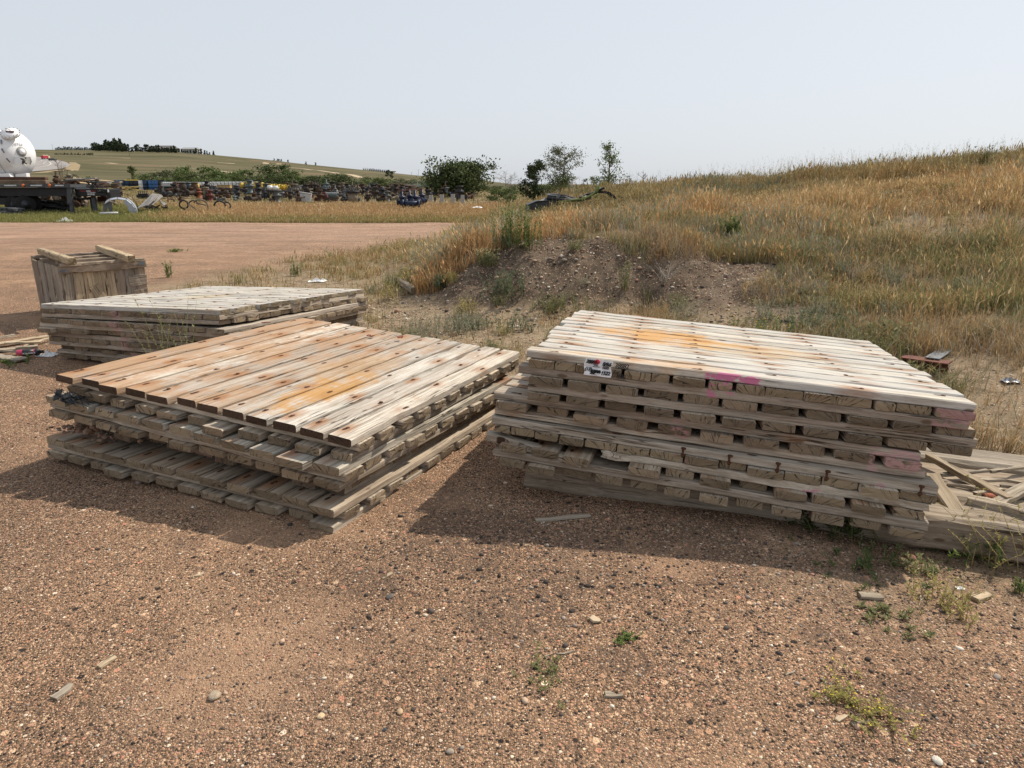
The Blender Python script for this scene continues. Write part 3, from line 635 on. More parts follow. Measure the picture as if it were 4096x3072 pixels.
MB().box((.064, -.0083, .018), (.022, .0008, .013)).build('dark_emblem', M_GREYINK, tagE)
for body, sz, x, z in [('38882', .034, .488, T * 2.32), ('Lot', .022, .486, T * 1.56), ('1522', .030, .500, T * 1.08)]:
    text_mesh('handwriting', body, sz, M_INK, R_top, (x, -.022, z), RX, .15, .0006)
mb = MB(); mb.box((.535, -.0222, T * 2.25), (.075, .001, .002), (0, .03, 0)); mb.box((.53, -.0222, T * 1.02), (.05, .001, .002)); mb.build('pen_strokes', M_INK, R_top)
# rusty bolts standing out of the front of the second lowest mat
for lx in (1.13, 1.38, 1.63, 1.88, 2.33):
    mb = MB(); mb.cyl((0, -.018, -.03), (random.uniform(-.006, .006), -.02, .022), .0065, n=8); mb.cyl((0, -.02, .018), (0, -.02, .027), .014, n=8, smooth=False); mb.cyl((0, -.019, -.022), (0, -.019, -.012), .012, n=6, smooth=False)
    mb.build('bolt', M_RUST, R_bolt, loc=(lx, 0, T * 2.5))
# broken strip hanging off that mat's lower left corner
rs = np.random.default_rng(5); mb = MB(); plank(mb, (0, 0, 0), 0, .62, .085, .045, rs, nseg=10, rough=2.5, wear=1)
o = mb.build('broken_strip', wr_d, R_bolt); o.location = (-.02, .035, T * .35); o.rotation_euler = (0, R(6.5), R(-3))
rs = np.random.default_rng(6); mb = MB(); plank(mb, (0, 0, 0), 0, 1.72, .18, .044, rs, nseg=20, rough=2.5, wear=1)
o = mb.build('lower_strip', wr_d, R_bolt); o.location = (.68, .09, T * .5)

# ------------------------------------------------------------------ loose boards, beam, logs and litter
def loose(label, p0, p1, w, t, seed, mat, name='loose_board', cat='board', roll=0, group=None, rough=1.6):
    p0, p1 = Vector(p0), Vector(p1); d = p1 - p0; L = d.length; rs = np.random.default_rng(seed); mb = MB()
    plank(mb, (0, 0, 0), 0, L, w, t, rs, nseg=max(3, int(L / .07)), rough=rough, wear=1); o = mb.build(name, mat)
    x = d.normalized(); z = Vector((0, 0, 1)); y = z.cross(x).normalized(); z = x.cross(y)
    M4 = Matrix((x, y, z)).transposed().to_4x4(); M4.translation = p0; o.matrix_world = M4 @ Matrix.Rotation(roll, 4, 'X')
    return tag(o, label, cat, group)
def P(px, py, z): return bp(px, py, z)
tan_w = wood('wood_tan_board', light=(.56, .46, .33), dark=(.34, .26, .175), end=(.40, .31, .20))
old_w = wood('wood_old_grey_brown', light=(.46, .40, .32), dark=(.22, .18, .135), end=(.25, .2, .14))
def on_timber(px, py, dz=.0): return P(px, py, .06 + dz)
loose('short wide tan board leaning beside the right end of the right stack', on_timber(3725, 1905, .12), on_timber(3838, 2075, -.0), .10, .045, 31, tan_w)
loose('long narrow tan stick lying slantwise on the long timbers', on_timber(3712, 1822, .10), on_timber(4035, 1998, .06), .055, .035, 32, tan_w)
loose('grey squared board lying along the front of the long timbers by the right edge', on_timber(3872, 2000, .05), on_timber(4230, 2085, .04), .075, .055, 33, old_w)
loose('pale split stick pointing up right on the long timbers', on_timber(3985, 2015, .05), on_timber(4150, 1925, .09), .075, .03, 34, old_w)
for i, (a, b, c, d) in enumerate([(3760, 1900, 3950, 1880), (3880, 1915, 4090, 1930), (3790, 1935, 3900, 1950), (3960, 1885, 4120, 1860), (3900, 1975, 4010, 1960), (4000, 1940, 4150, 1955)]):
    loose('thin splintered wood sliver among the chips on the long timbers', on_timber(a, b, .055), on_timber(c, d, .06), .03, .018, 40 + i, old_w, 'wood_sliver', 'wood sliver', group='wood slivers on the long timbers')
# rusty H beam with a grey flat bar
M_BEAM = simple('brown_rusty_beam', (.13, .045, .032), .75, .2, .35, 9); M_GST = simple('grey_painted_steel', (.15, .165, .18), .55, .3, .25, 8)
bE = empty('steel_beam', label='short rusty red steel H-beam lying in the weeds behind the right stack', cat='steel beam')
g = P(3610, 1475, .0); pA = at(3612, 1426, 7.05); pB = at(3800, 1452, 6.75); d = (pB - pA); L = d.length; d.normalize()
bE.location = pA; bE.rotation_euler = (0, 0, math.atan2(d.y, d.x)); sl = math.asin(d.z)
MB().box((L / 2, 0, L / 2 * math.tan(sl)), (L, .17, .014), (0, -sl, 0)).build('top_flange', M_BEAM, bE)
MB().box((L / 2, 0, L / 2 * math.tan(sl) - .1), (L * .99, .012, .19), (0, -sl, 0)).build('web', M_BEAM, bE)
MB().box((L / 2, 0, L / 2 * math.tan(sl) - .2), (L, .17, .014), (0, -sl, 0)).build('bottom_flange', M_BEAM, bE)
fb = empty('flat_bar', label='grey painted steel flat bar propped across the rusty H-beam', cat='steel bar')
qA = pA.lerp(pB, .62) + Vector((0, .0, .012)); qB = at(3800, 1392, 7.6); dd = qB - qA
fb.location = qA; fb.rotation_euler = (0, 0, math.atan2(dd.y, dd.x)); Lb = dd.length; sl = math.asin(dd.z / Lb)
MB().box((Lb / 2 * math.cos(sl), 0, Lb / 2 * math.sin(sl) + .01), (Lb, .13, .012), (0, -sl, 0), bev=.003).build('bar', M_GST, fb)
mb = MB(); mb.cyl((Lb * .85, .03, Lb * math.sin(sl) * .85 + .012), (Lb * .85, .03, Lb * math.sin(sl) * .85 + .019), .012, n=10); mb.build('dark_hole_disc', simple('dark_hole', (.02, .02, .02)), fb)  # solid dark disc paints the dark of a hole; none is cut
# two half buried logs left of the bank
loose('pale squared timber end half buried in weeds left of the dirt bank', tuple(ground_at(1592, 1128) + Vector((0, 0, .04))), tuple(ground_at(1660, 1172) + Vector((0, -.1, .05))), .11, .10, 51, old_w, 'buried_timber', 'timber')
loose('pinkish weathered post lying in dry weeds left of the dirt bank', tuple(ground_at(1650, 1092) + Vector((0, .1, .05))), tuple(ground_at(1742, 1140) + Vector((0, 0, .06))), .12, .11, 52, wood('wood_pinkish', light=(.42, .31, .25), dark=(.25, .18, .14)), 'buried_post', 'timber')

# splinters on the gravel, each where it lies
SPL = [(395, 2675, 'thin pale sliver on the gravel at lower left', 460, 2630, .03), (215, 2800, 'flat brown wood chip on the gravel near the lower left corner', 290, 2745, .035), (560, 2870, 'long thin twig like sliver on the lower left gravel', 650, 2835, .012),
       (2140, 2090, 'curved white sliver in the shade before the right stack', 2360, 2070, .035), (2360, 2480, 'short white wood chip on the middle gravel', 2395, 2500, .035), (2420, 2790, 'grey split wood piece on the lower middle gravel', 2490, 2790, .028),
       (1530, 2320, 'small cream sliver on the gravel below the near left stack', 1570, 2300, .02), (3405, 2905, 'grey split stick beside the yellow weed', 3500, 2885, .022), (3345, 2890, 'short pale chip left of the grey split stick', 3380, 2868, .02),
       (3435, 2370, 'flat grey bark piece at the end of the right stack shadow', 3530, 2368, .05), (3905, 2330, 'pale pink chip on the gravel near the right edge', 3965, 2300, .05), (2180, 2632, 'thin curved twig over the small green weed', 2290, 2612, .008),
       (770, 2310, 'thin sliver left of the near left stack shadow tip', 815, 2295, .02), (3140, 2705, 'short straw on the gravel right of the centre', 3175, 2692, .01), (3700, 2330, 'upright pale stick by the right weeds', 3690, 2380, .014), (520, 2790, 'tiny cream chip beside the brown wood chip', 500, 2810, .01)]
for i, (a, b, lab, c, d, w) in enumerate(SPL):
    p, q = P(a, b, 0), P(c, d, 0); p.z = H(p.x, p.y) + w * .22; q.z = H(q.x, q.y) + w * .22
    loose(lab, p, q, w, w * .35, 70 + i, old_w if i % 2 else tan_w, 'wood_splinter', 'wood splinter', rough=.8)
# single larger stones one can point to
def rock(px, py, r, c, lab, flat=.5, seed=0, name='stone'):
    rs = np.random.default_rng(seed); p = ground_at(px, py); V = ICO_V * (1 + rs.normal(0, .12, (12, 1))); me_v = V * np.array([r, r * rs.uniform(.7, .95), r * flat])
    me = bpy.data.meshes.new(name); me.from_pydata(me_v.tolist(), [], ICO_F.tolist()); o = bpy.data.objects.new(name, me); col.objects.link(o)
    sb = o.modifiers.new('s', 'SUBSURF'); sb.levels = sb.render_levels = 1; dm = None
    o.location = p + Vector((0, 0, r * flat * .5)); o.rotation_euler.z = rs.uniform(0, 6); me.materials.append(simple(name + '_m', c, .9, var=.35, sc=25)); return tag(o, lab, 'stone')
for i, (px, py, r, c, lab) in enumerate([(770, 2030, .012, (.75, .78, .80), 'white pebble in the shade before the near left stack'), (860, 2790, .036, (.36, .29, .21), 'flat tan stone on the lower left gravel'), (1285, 2870, .02, (.60, .46, .28), 'yellowish flat pebble left of centre on the lower gravel'),
      (555, 1935, .035, (.22, .17, .14), 'brown flat stone by the front of the near left stack'), (2350, 1135, .06, (.33, .27, .22), 'rounded stone in the middle of the dirt bank'), (1862, 1262, .05, (.42, .38, .33), 'light grey stone in weeds at the foot of the bank'),
      (2305, 1090, .035, (.45, .40, .36), 'small pale stone near the top of the dirt bank'), (3115, 2615, .018, (.05, .045, .045), 'black clinker lump alone on the right gravel'), (1560, 2390, .030, (.12, .105, .095), 'dark angular stone on the gravel left of centre'),
      (1960, 1838, .03, (.28, .17, .11), 'reddish brown stone near the left corner of the right stack'), (3640, 2235, .045, (.24, .11, .08), 'flat red brick piece in the sun below the long timbers'), (3750, 3050, .025, (.62, .58, .50), 'cream stone at the bottom right edge'), (1600, 2850, .02, (.45, .32, .2), 'round tan pebble near the lower middle'),
      (1800, 3010, .02, (.36, .3, .24), 'flat grey tan pebble at the bottom middle'), (1540, 2920, .012, (.05, .06, .07), 'blackish pebble near the lower middle')]):
    rock(px, py, r, c, lab, .45, i)
p = on_timber(3960, 1985, .06); o = rock(3960, 1985, .045, (.36, .12, .07), 'orange red rock lying on the long timbers', .5, 77); o.location = p
# black netting scrap wedged between the two upper mats
mb = MB(); rs = np.random.default_rng(3)
for i in range(70):
    a = Vector((rs.uniform(-.02, .22), rs.uniform(-.06, .05), rs.uniform(-.012, .012))); b = a + Vector((rs.uniform(-.10, .12), rs.uniform(-.04, .02), rs.uniform(-.02, .02)))
    mb.tube([a, a.lerp(b, .5) + Vector((0, 0, rs.uniform(-.004, .012))), b], .0022, 4)
for i in range(5): mb.box((rs.uniform(0, .2), rs.uniform(-.04, 0), rs.uniform(-.01, .01)), (.09, .04, .006), (rs.uniform(-.5, .5), rs.uniform(-.4, .4), rs.uniform(-1, 1)))
o = mb.build('netting_scrap', simple('black_netting', (.016, .018, .022), .6)); o.location = at(245, 1575, 4.40); o.rotation_euler = (0, R(8), R(-24)); tag(o, 'torn black netting scrap wedged under the brown top mat', 'netting')
# dirt and rubble heap on the lowest mat of the near left stack
p0 = at(400, 1730, 4.50); n = 420; xx = rng.normal(0, .17, n); yy = rng.normal(0, .05, n)
mb = MB()
hp = []
for i in range(n):
    r = float(np.clip(rng.lognormal(math.log(.009), .55), .004, .038)); zz = max(0, .045 * math.exp(-(xx[i] / .17) ** 2)) * rng.random()
    V = ICO_V * (1 + rng.normal(0, .15, (12, 1))) * r * np.array([1, .9, .65]); c = SP[rng.choice([1, 2, 3, 4, 6, 8])] * rng.uniform(.5, .8)
    mb.add(V + np.array([xx[i], yy[i] + xx[i] * -.35, zz + r * .4]), [tuple(f) for f in ICO_F], col=c)
o = mb.build('dirt_heap', M_STONE); o.location = p0; tag(o, 'small heap of red brown dirt and stones on the lowest near left mat', 'dirt heap')
# small rust flakes and leaf bits on the brown mat
for i, (px, py, lab) in enumerate([(1480, 1345, 'red bark flake at the far end of the brown topmost mat'), (990, 1414, 'orange chip on the middle of the brown topmost mat'), (1600, 1350, 'dark red flakes near the far right corner of the brown mat'), (1065, 1292, 'red leaf like flake on the rear mat under its bleached top'), (870, 1412, 'small red flake on the third board of the brown mat')]):
    p = P(px, py, .60 if px > 1000 else .62); mb = MB(); rs = np.random.default_rng(i)
    for k in range(4): mb.box((rs.uniform(-.03, .03), rs.uniform(-.02, .02), .006), (.03, .016, .006), (rs.uniform(-.3, .3), rs.uniform(-.3, .3), rs.uniform(0, 3)))
    o = mb.build('bark_flake', simple('red_flake', (.22, .07, .04))); 
    # sit on the brown mat's plane
    o.location = P(px, py, .56); tag(o, lab, 'flake')

# ------------------------------------------------------------------ wooden crate
cw = wood('wood_crate', light=(.40, .35, .29), dark=(.20, .165, .13), end=(.30, .24, .17), brown=.3); cw2 = wood('wood_crate_tan', light=(.52, .42, .29), dark=(.30, .23, .15), end=(.36, .28, .18))
crate = empty('wooden_crate', label='broken grey plywood crate with two beams on top, behind the rear mat stack', cat='crate')
zc = .80; cFL = P(238, 1062, zc); cFR = P(572, 1040, zc); cBL = P(128, 1030, zc); cFL.z = cFR.z = cBL.z = 0
ex = (cFR - cFL); cWd = ex.length; ex.normalize(); ey = Vector((-ex.y, ex.x, 0)); cD = max(.8, (cBL - cFL).dot(ey)); ca = math.atan2(ex.y, ex.x)
crate.location = cFL; crate.rotation_euler = (0, 0, ca)
def cplank(name, a, b, w, t, seed, mat, roll=0):
    a, b = Vector(a), Vector(b); d = b - a; L = d.length; rs = np.random.default_rng(seed); mb = MB(); plank(mb, (0, 0, 0), 0, L, w, t, rs, nseg=max(4, int(L / .08)), rough=2.4, wear=1)
    o = mb.build(name, mat, crate); x = d.normalized(); z = Vector((0, 0, 1)) if abs(x.z) < .9 else Vector((0, 1, 0)); y = z.cross(x).normalized(); z = x.cross(y)
    M4 = Matrix((x, y, z)).transposed().to_4x4(); M4.translation = a; o.matrix_local = M4 @ Matrix.Rotation(roll, 4, 'X'); return o
skew = (cBL - cFL).dot(ex)
xs = np.linspace(0, cWd, 9)
for i in range(8):
    w = xs[i + 1] - xs[i]; z0 = 0 if i not in (2, 3) else .1 + .1 * (i - 2)
    cplank('front_board', ((xs[i] + xs[i + 1]) / 2, 0, z0), ((xs[i] + xs[i + 1]) / 2 + random.uniform(-.01, .01), 0, zc - .1), w * .99, .018, 100 + i, cw2 if i in (1, 2, 3, 4) else cw)
cplank('torn_board', (.47, -.04, .22), (.36, -.02, .5), .13, .015, 120, cw2)
cplank('cross_board', (.80, -.014, .52), (cWd, -.014, .53), .14, .014, 121, cw, R(90)); cplank('cross_board', (.85, -.014, .34), (cWd, -.014, .35), .12, .014, 122, cw, R(90))
cplank('top_rail', (-.02, -.03, zc - .06), (cWd + .02, -.03, zc - .05), .10, .03, 123, cw, R(90)); cplank('top_rail', (0, 0, zc), (cWd, 0, zc + .01), .09, .04, 124, cw)
# side wall (left), back wall and right wall
sk = skew
for i in range(4):
    y0 = cD * (i + .5) / 4; cplank('side_board', (sk * (i + .5) / 4, y0, -.02), (sk * (i + .5) / 4 - .015, y0, zc - .02), cD / 4 * .995, .018, 130 + i, cw, R(90))
    cplank('side_board', (cWd + sk * (i + .5) / 4, y0, 0), (cWd + sk * (i + .5) / 4, y0, zc - .02), cD / 4 * .995, .018, 140 + i, cw, R(90))
for i in range(7): cplank('back_board', (sk + cWd * (i + .5) / 7, cD, 0), (sk + cWd * (i + .5) / 7, cD, zc), cWd / 7 * .99, .018, 150 + i, cw)
cplank('top_rail', (sk, cD, zc), (sk + cWd, cD, zc), .09, .05, 160, cw); cplank('top_rail', (sk * .66, cD * .66, zc), (sk * .66 + cWd, cD * .66, zc), .09, .05, 161, cw); cplank('top_rail', (.08 + sk * .33, cD * .33, zc), (sk * .33 + cWd, cD * .33, zc), .09, .05, 162, cw)
mb = MB(); mb.box((.03, -.05, zc - .07), (.09, .004, .035)); mb.box((cWd - .04, -.05, zc - .04), (.08, .004, .04)); mb.build('corner_bracket', M_GST, crate)
cb = Matrix.Translation(crate.location) @ Matrix.Rotation(ca, 4, 'Z')
for i, (q, lab) in enumerate([((290, 1046, 163, 1004), 'left of two laminated beams lying across the broken crate'), ((528, 1036, 396, 992), 'right of two laminated beams lying across the broken crate')]):
    loose(lab, P(q[0], q[1], zc + .07), P(q[2], q[3], zc + .07), .10, .09, 170 + i, cw2, 'crate_beam', 'beam')
# ------------------------------------------------------------------ litter by the rear stack: splintered boards, bottle, bag
for i, (a, b, c, d, w, z) in enumerate([(-60, 1385, 190, 1345, .10, .05), (-80, 1405, 120, 1392, .12, .03), (-50, 1420, 90, 1440, .14, .03), (20, 1372, 170, 1368, .06, .07), (60, 1392, 150, 1385, .09, .09), (-40, 1355, 60, 1340, .05, .02), (90, 1388, 200, 1352, .04, .05), (-20, 1400, 140, 1412, .05, .05)]):
    loose('splintered old board in the pile by the pink bottle', P(a, b, z), P(c, d, z), w, .022, 180 + i, old_w if i % 3 else tan_w, 'splintered_board', 'board', group='splintered boards by the pink bottle', rough=2.5)
bt = empty('drink_bottle', P(118, 1410, .055), R(20), 'pink drink bottle with black cap lying by the splintered boards', 'bottle')
M_PINK = simple('pink_label', (.42, .03, .09), .35, var=.15, spec=.5); M_BLK = simple('black_plastic', (.015, .015, .017), .45, spec=.5)
RY = Matrix.Rotation(R(90), 4, 'Y')
MB().lathe([(.0, -.12), (.03, -.12), (.036, -.112), (.037, -.09), (.037, .05), (.036, .06)], 20, RY).build('body', M_PINK, bt)
MB().lathe([(.0368, .055), (.037, .075), (.030, .095), (.018, .105), (.0, .105)], 20, RY).build('black_shoulder', M_BLK, bt)
MB().lathe([(.0, .10), (.018, .10), (.018, .135), (.0, .135)], 16, RY).build('cap', M_BLK, bt)
MB().lathe([(.0365, -.06), (.0375, -.06), (.0375, .045), (.0365, .045)], 20, RY).build('black_band', M_BLK, bt).scale = (1, 1, 1)
mb = MB()
text_mesh('lettering', 'BODYARMOR', .021, simple('white_print', (.75, .75, .78)), bt, (-.058, -.0385, -.008), RX, 0, .0005)
def bag(name, p, s, seed, lab, c=(.72, .74, .74)):
    rs = np.random.default_rng(seed); mb = MB(); n = 9; V = []
    for j in range(n):
        for i in range(n): V.append(((i / 8 - .5) * s * 1.6 + rs.normal(0, s * .06), (j / 8 - .5) * s + rs.normal(0, s * .06), abs(rs.normal(0, s * .22)) * math.cos((i / 8 - .5) * 2.6) * math.cos((j / 8 - .5) * 2.6) + .01))
    F = [(j * n + i, j * n + i + 1, (j + 1) * n + i + 1, (j + 1) * n + i) for j in range(n - 1) for i in range(n - 1)]
    o = mb.add(V, F).build(name, simple(name + '_film', c, .35, var=.1)); o.location = p; sol = o.modifiers.new('t', 'SOLIDIFY'); sol.thickness = .002; return tag(o, lab, 'plastic litter')
bag('plastic_bag', P(190, 1425, .0), .13, 1, 'crumpled clear plastic bag between the pink bottle and the rear stack')
bag('plastic_scrap', P(3840, 2330 + 30, .01), .022, 2, 'white scrap beside the dry weed near the right edge'); 
p = ground_at(4040, 1530); bag('plastic_bottle', p, .10, 3, 'crushed clear plastic on the slope near the right edge', (.22, .24, .28))
p = ground_at(1910, 858); bag('paper_scrap', p + Vector((0, 0, .35)), .3, 4, 'white paper scrap caught in dry grass near the gravel lot', (.85, .83, .8))
p = ground_at(1270, 1128); bag('white_debris', p, .2, 5, 'white foam strip in the weeds behind the rear stack', (.8, .8, .78))
p = ground_at(260, 888); bag('white_rag', p, .45, 6, 'white rag at the grass edge before the trailer', (.7, .7, .66))

# ------------------------------------------------------------------ grass and weeds
M_GRASS = attr_mat('grass_blades', .8, .3)
def blades(name, x, y, h, w, c, lean=.35, curl=.5, parent=None, z=None, seed=0, heads=0.0):
    """one mesh of n blades: 5 corners, 3 triangles each; heads adds a feathery tip"""
    r_ = np.random.default_rng(seed); n = len(x); z = hz(x, y) - .01 if z is None else z
    th = r_.uniform(0, 6.283, n); fa = r_.uniform(0, 6.283, n); ln = np.abs(r_.normal(0, lean, n)) * h; cu = curl * r_.uniform(.3, 1, n) * ln
    dx, dy = np.cos(th), np.sin(th); wx, wy = np.cos(fa) * w / 2, np.sin(fa) * w / 2
    P0 = np.stack([x, y, z], -1); P1 = P0 + np.stack([dx * ln * .35, dy * ln * .35, h * .55], -1); P2 = P0 + np.stack([dx * (ln + cu), dy * (ln + cu), h * (1 - .25 * (ln / np.maximum(h, .01)))], -1)
    W = np.stack([wx, wy, wx * 0], -1)
    V = np.stack([P0 - W, P0 + W, P1 - W * .75, P1 + W * .75, P2], 1); F0 = np.array([(0, 1, 2), (1, 3, 2), (2, 3, 4)]); k = 5
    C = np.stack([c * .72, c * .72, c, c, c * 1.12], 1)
    if heads:
        m_ = r_.random(n) < heads; Q = P2[m_]; q = len(Q); hh = h[m_][:, None]
        d = np.stack([dx[m_] * .5, dy[m_] * .5, np.ones(q) * .9], -1); d /= np.linalg.norm(d, axis=1)[:, None]
        s = w[m_][:, None] * .95; a = np.stack([-dy[m_], dx[m_], dx[m_] * 0], -1)
        HV = np.stack([Q - d * hh * .16 - a * s * .2, Q - d * hh * .08 - a * s, Q - d * hh * .08 + a * s, Q + d * hh * .1, Q - d * hh * .16 + a * s * .2], 1)
        HF = np.array([(0, 1, 2), (1, 3, 2), (0, 2, 4)]); HC = np.repeat((c[m_] * np.array([1.05, 1.05, 1.1]))[:, None, :], 5, 1)
        V = np.concatenate([V, HV]); C = np.concatenate([C, HC]); F = np.concatenate([(F0[None] + (np.arange(n) * 5)[:, None, None]).reshape(-1, 3), (HF[None] + (n + np.arange(q))[:, None, None] * 5).reshape(-1, 3)])
    else: F = (F0[None] + (np.arange(n) * 5)[:, None, None]).reshape(-1, 3)
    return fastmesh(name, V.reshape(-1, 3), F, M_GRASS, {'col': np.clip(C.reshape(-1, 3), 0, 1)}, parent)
DRY = np.array([(.43, .285, .135), (.49, .345, .17), (.36, .225, .105), (.54, .42, .25), (.35, .205, .10)])
GRN = np.array([(.19, .19, .075), (.24, .23, .10), (.15, .16, .07), (.28, .26, .12)])
SAGE = np.array([(.22, .23, .15), (.28, .27, .19), (.33, .30, .22)])
def palcol(P_, n): return P_[rng.integers(0, len(P_), n)] * rng.uniform(.75, 1.25, (n, 1))
def clump_pts(n, x0, x1, y0, y1, per=14, sp=.06, warp=1.0):
    m_ = n // per; cx = rng.uniform(x0, x1, m_); cy = y0 + (y1 - y0) * rng.random(m_) ** warp; sc = 1 + (cy - 8).clip(0) * .03
    x = np.repeat(cx, per) + rng.normal(0, sp, m_ * per) * np.repeat(sc, per); y = np.repeat(cy, per) + rng.normal(0, sp, m_ * per) * np.repeat(sc, per)
    return x, y, np.repeat(rng.random(m_), per), np.repeat(rng.random(m_), per)
def bank_mask(x, y):
    return (hz(x, y) > .05) & (y < 11.15 + .25 * np.sin(x * 2.1)) & (x < 3.7 + .5 * np.sin(y * 3)) & (x > -1.9)
# -- the slope
N = 520000
x, y, r1, r2 = clump_pts(N, -3.4, 24, 8.5, 34, 16, .075, 1.25)
u = ucoord(x, y); zg = hz(x, y); keep = (zg > .12) & (u > 1650) & (u < 4400) & ~bank_mask(x, y)
bare = noise(x, y, 1.9, 71, 3) + .05; bare2 = noise(x, y, .6, 72, 2)
bareh = (bare + .25 * (bare2 - .5)) > np.interp(y, [7, 10, 13, 16, 25], [.50, .56, .66, .74, .85])
bareh |= (((x - 7.0) / 1.1) ** 2 + ((y - 12.6) / 1.0) ** 2 < 1) & (bare2 > .3)
keep &= ~bareh | (rng.random(len(x)) < .07)
x, y, r1, r2, zg = x[keep], y[keep], r1[keep], r2[keep], zg[keep]; n = len(x)
gm_ = noise(x, y, 2.6, 81, 3) + .12 * (r1 - .5) + np.interp(y, [8, 11, 14, 18], [.12, .05, -.02, -.06]); sm_ = noise(x, y, 2.1, 91, 3) + .1 * (r2 - .5)
big_ = noise(x, y, 5, 95, 2)
c = palcol(DRY, n); c = 1.15 * c * (np.array([1, .92, .85]) * (big_ < .48)[:, None] + np.array([1, 1.02, 1.0]) * (big_ >= .48)[:, None])
c = np.where((gm_ > .66)[:, None] & (rng.random(n) < .6)[:, None], palcol(GRN, n), c); c = np.where((sm_ > .66)[:, None] & (rng.random(n) < .6)[:, None], palcol(SAGE, n), c)
c = np.where((rng.random(n) < .10)[:, None], palcol(GRN, n), c)
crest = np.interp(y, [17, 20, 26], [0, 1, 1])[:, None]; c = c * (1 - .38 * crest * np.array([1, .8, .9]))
h = (.13 + .17 * r2 + .12 * noise(x, y, 3, 101)) * np.interp(y, [8, 11, 14, 30], [.75, 1.0, 1.15, 1.35]) * rng.uniform(.6, 1.15, n) * np.interp(noise(x, y, 1.4, 105, 2), [.3, .7], [.55, 1.35]) * (1 - .45 * sstep(14, 16, y) * (1 - sstep(21, 23, y)) * (ucoord(x, y) > 2080) * (ucoord(x, y) < 2500))
w = .0045 + .00055 * y
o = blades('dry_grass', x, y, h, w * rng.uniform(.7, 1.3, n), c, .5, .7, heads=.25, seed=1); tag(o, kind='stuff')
# -- tall airy stalks along the skyline and over the slope
n = 5200; x = rng.uniform(1, 24, n); y = rng.uniform(10.5, 31, n); u = ucoord(x, y); zg = hz(x, y); k = (zg > .6) & (u < 4500) & (u > 2000) & (rng.random(n) < np.interp(u, [2000, 2700, 3300, 4500], [.25, .4, 1, 1])); x, y = x[k], y[k]; n = len(x)
def stalks(name, x, y, h, c, seed, wd=.0016, tw=7):
    r_ = np.random.default_rng(seed); Vs = []; Cs = []; z = hz(x, y)
    n = len(x); th = r_.uniform(0, 6.28, n); ln = r_.uniform(.05, .35, n) * h
    B = np.stack([x, y, z], -1); Tp = B + np.stack([np.cos(th) * ln, np.sin(th) * ln, h], -1)
    def seg(a, b, w_):
        ax = r_.uniform(0, 3.14, len(a)); W = np.stack([np.cos(ax) * w_, np.sin(ax) * w_, 0 * w_], -1); return np.stack([a - W, a + W, b], 1)
    wv = wd * (1 + .09 * y); out = [seg(B, Tp, wv)]; cc = [np.repeat(c[:, None], 3, 1)]
    for i in range(tw):
        t = r_.uniform(.4, .98, n)[:, None]; a = B + (Tp - B) * t; an = r_.uniform(0, 6.28, n); l = h * r_.uniform(.07, .2, n) * (1.25 - t[:, 0])
        b = a + np.stack([np.cos(an) * l, np.sin(an) * l, l * .9], -1); out.append(seg(a, b, wv * .8)); cc.append(np.repeat(c[:, None], 3, 1))
    V = np.concatenate(out).reshape(-1, 3); F = np.arange(len(V)).reshape(-1, 3)
    return fastmesh(name, V, F, M_GRASS, {'col': np.concatenate(cc).reshape(-1, 3)})
o = stalks('dry_stalks', x, y, rng.uniform(.35, .85, n) * np.interp(y, [10, 20], [.7, 1.1]), palcol(np.array([(.33, .25, .15), (.40, .33, .22), (.22, .17, .10), (.20, .19, .09)]), n), 2); tag(o, kind='stuff')
# -- strip between the gravel lot and the yard, and the yard's own rough grass
x, y, r1, r2 = clump_pts(150000, -36, 3.5, 34.0, 47, 14, .16, 1.5)
k = (y > 34.2 + (noise(x, y * 0, 5, 31) - .5) * 1.2); x, y, r1, r2 = x[k], y[k], r1[k], r2[k]; n = len(x); u = ucoord(x, y)
gold = sstep(520, 760, u + 500 * (noise(x, y, 6, 111) - .5)); gold = np.where(y < 36.2, gold * .45, gold)
c = np.where((rng.random(n) < gold)[:, None], palcol(DRY, n) * 1.05, palcol(np.array([(.20, .22, .07), (.27, .26, .09), (.16, .18, .06), (.33, .29, .12)]), n))
h = (.18 + .22 * r1) * np.interp(u, [300, 700], [.8, 1.25]) * rng.uniform(.6, 1.2, n) * np.interp(y, [34, 36, 47], [.4, .8, .85])
tag(blades('verge_grass', x, y, h, rng.uniform(.012, .028, n), c, .3, .4, heads=.2, seed=3), kind='stuff')
x, y, r1, r2 = clump_pts(90000, -52, 12, 47, 92, 12, .25, 1.2); n = len(x); u = ucoord(x, y)
k = u < 2500; x, y, r1 = x[k], y[k], r1[k]; n = len(x)
c = np.where((rng.random(n) < .35)[:, None], palcol(DRY, n) * .8, palcol(GRN, n) * 1.25)
tag(blades('yard_grass', x, y, (.08 + .16 * r1) * rng.uniform(.6, 1.2, n), rng.uniform(.02, .045, n), c, .3, .4, seed=4), kind='stuff')
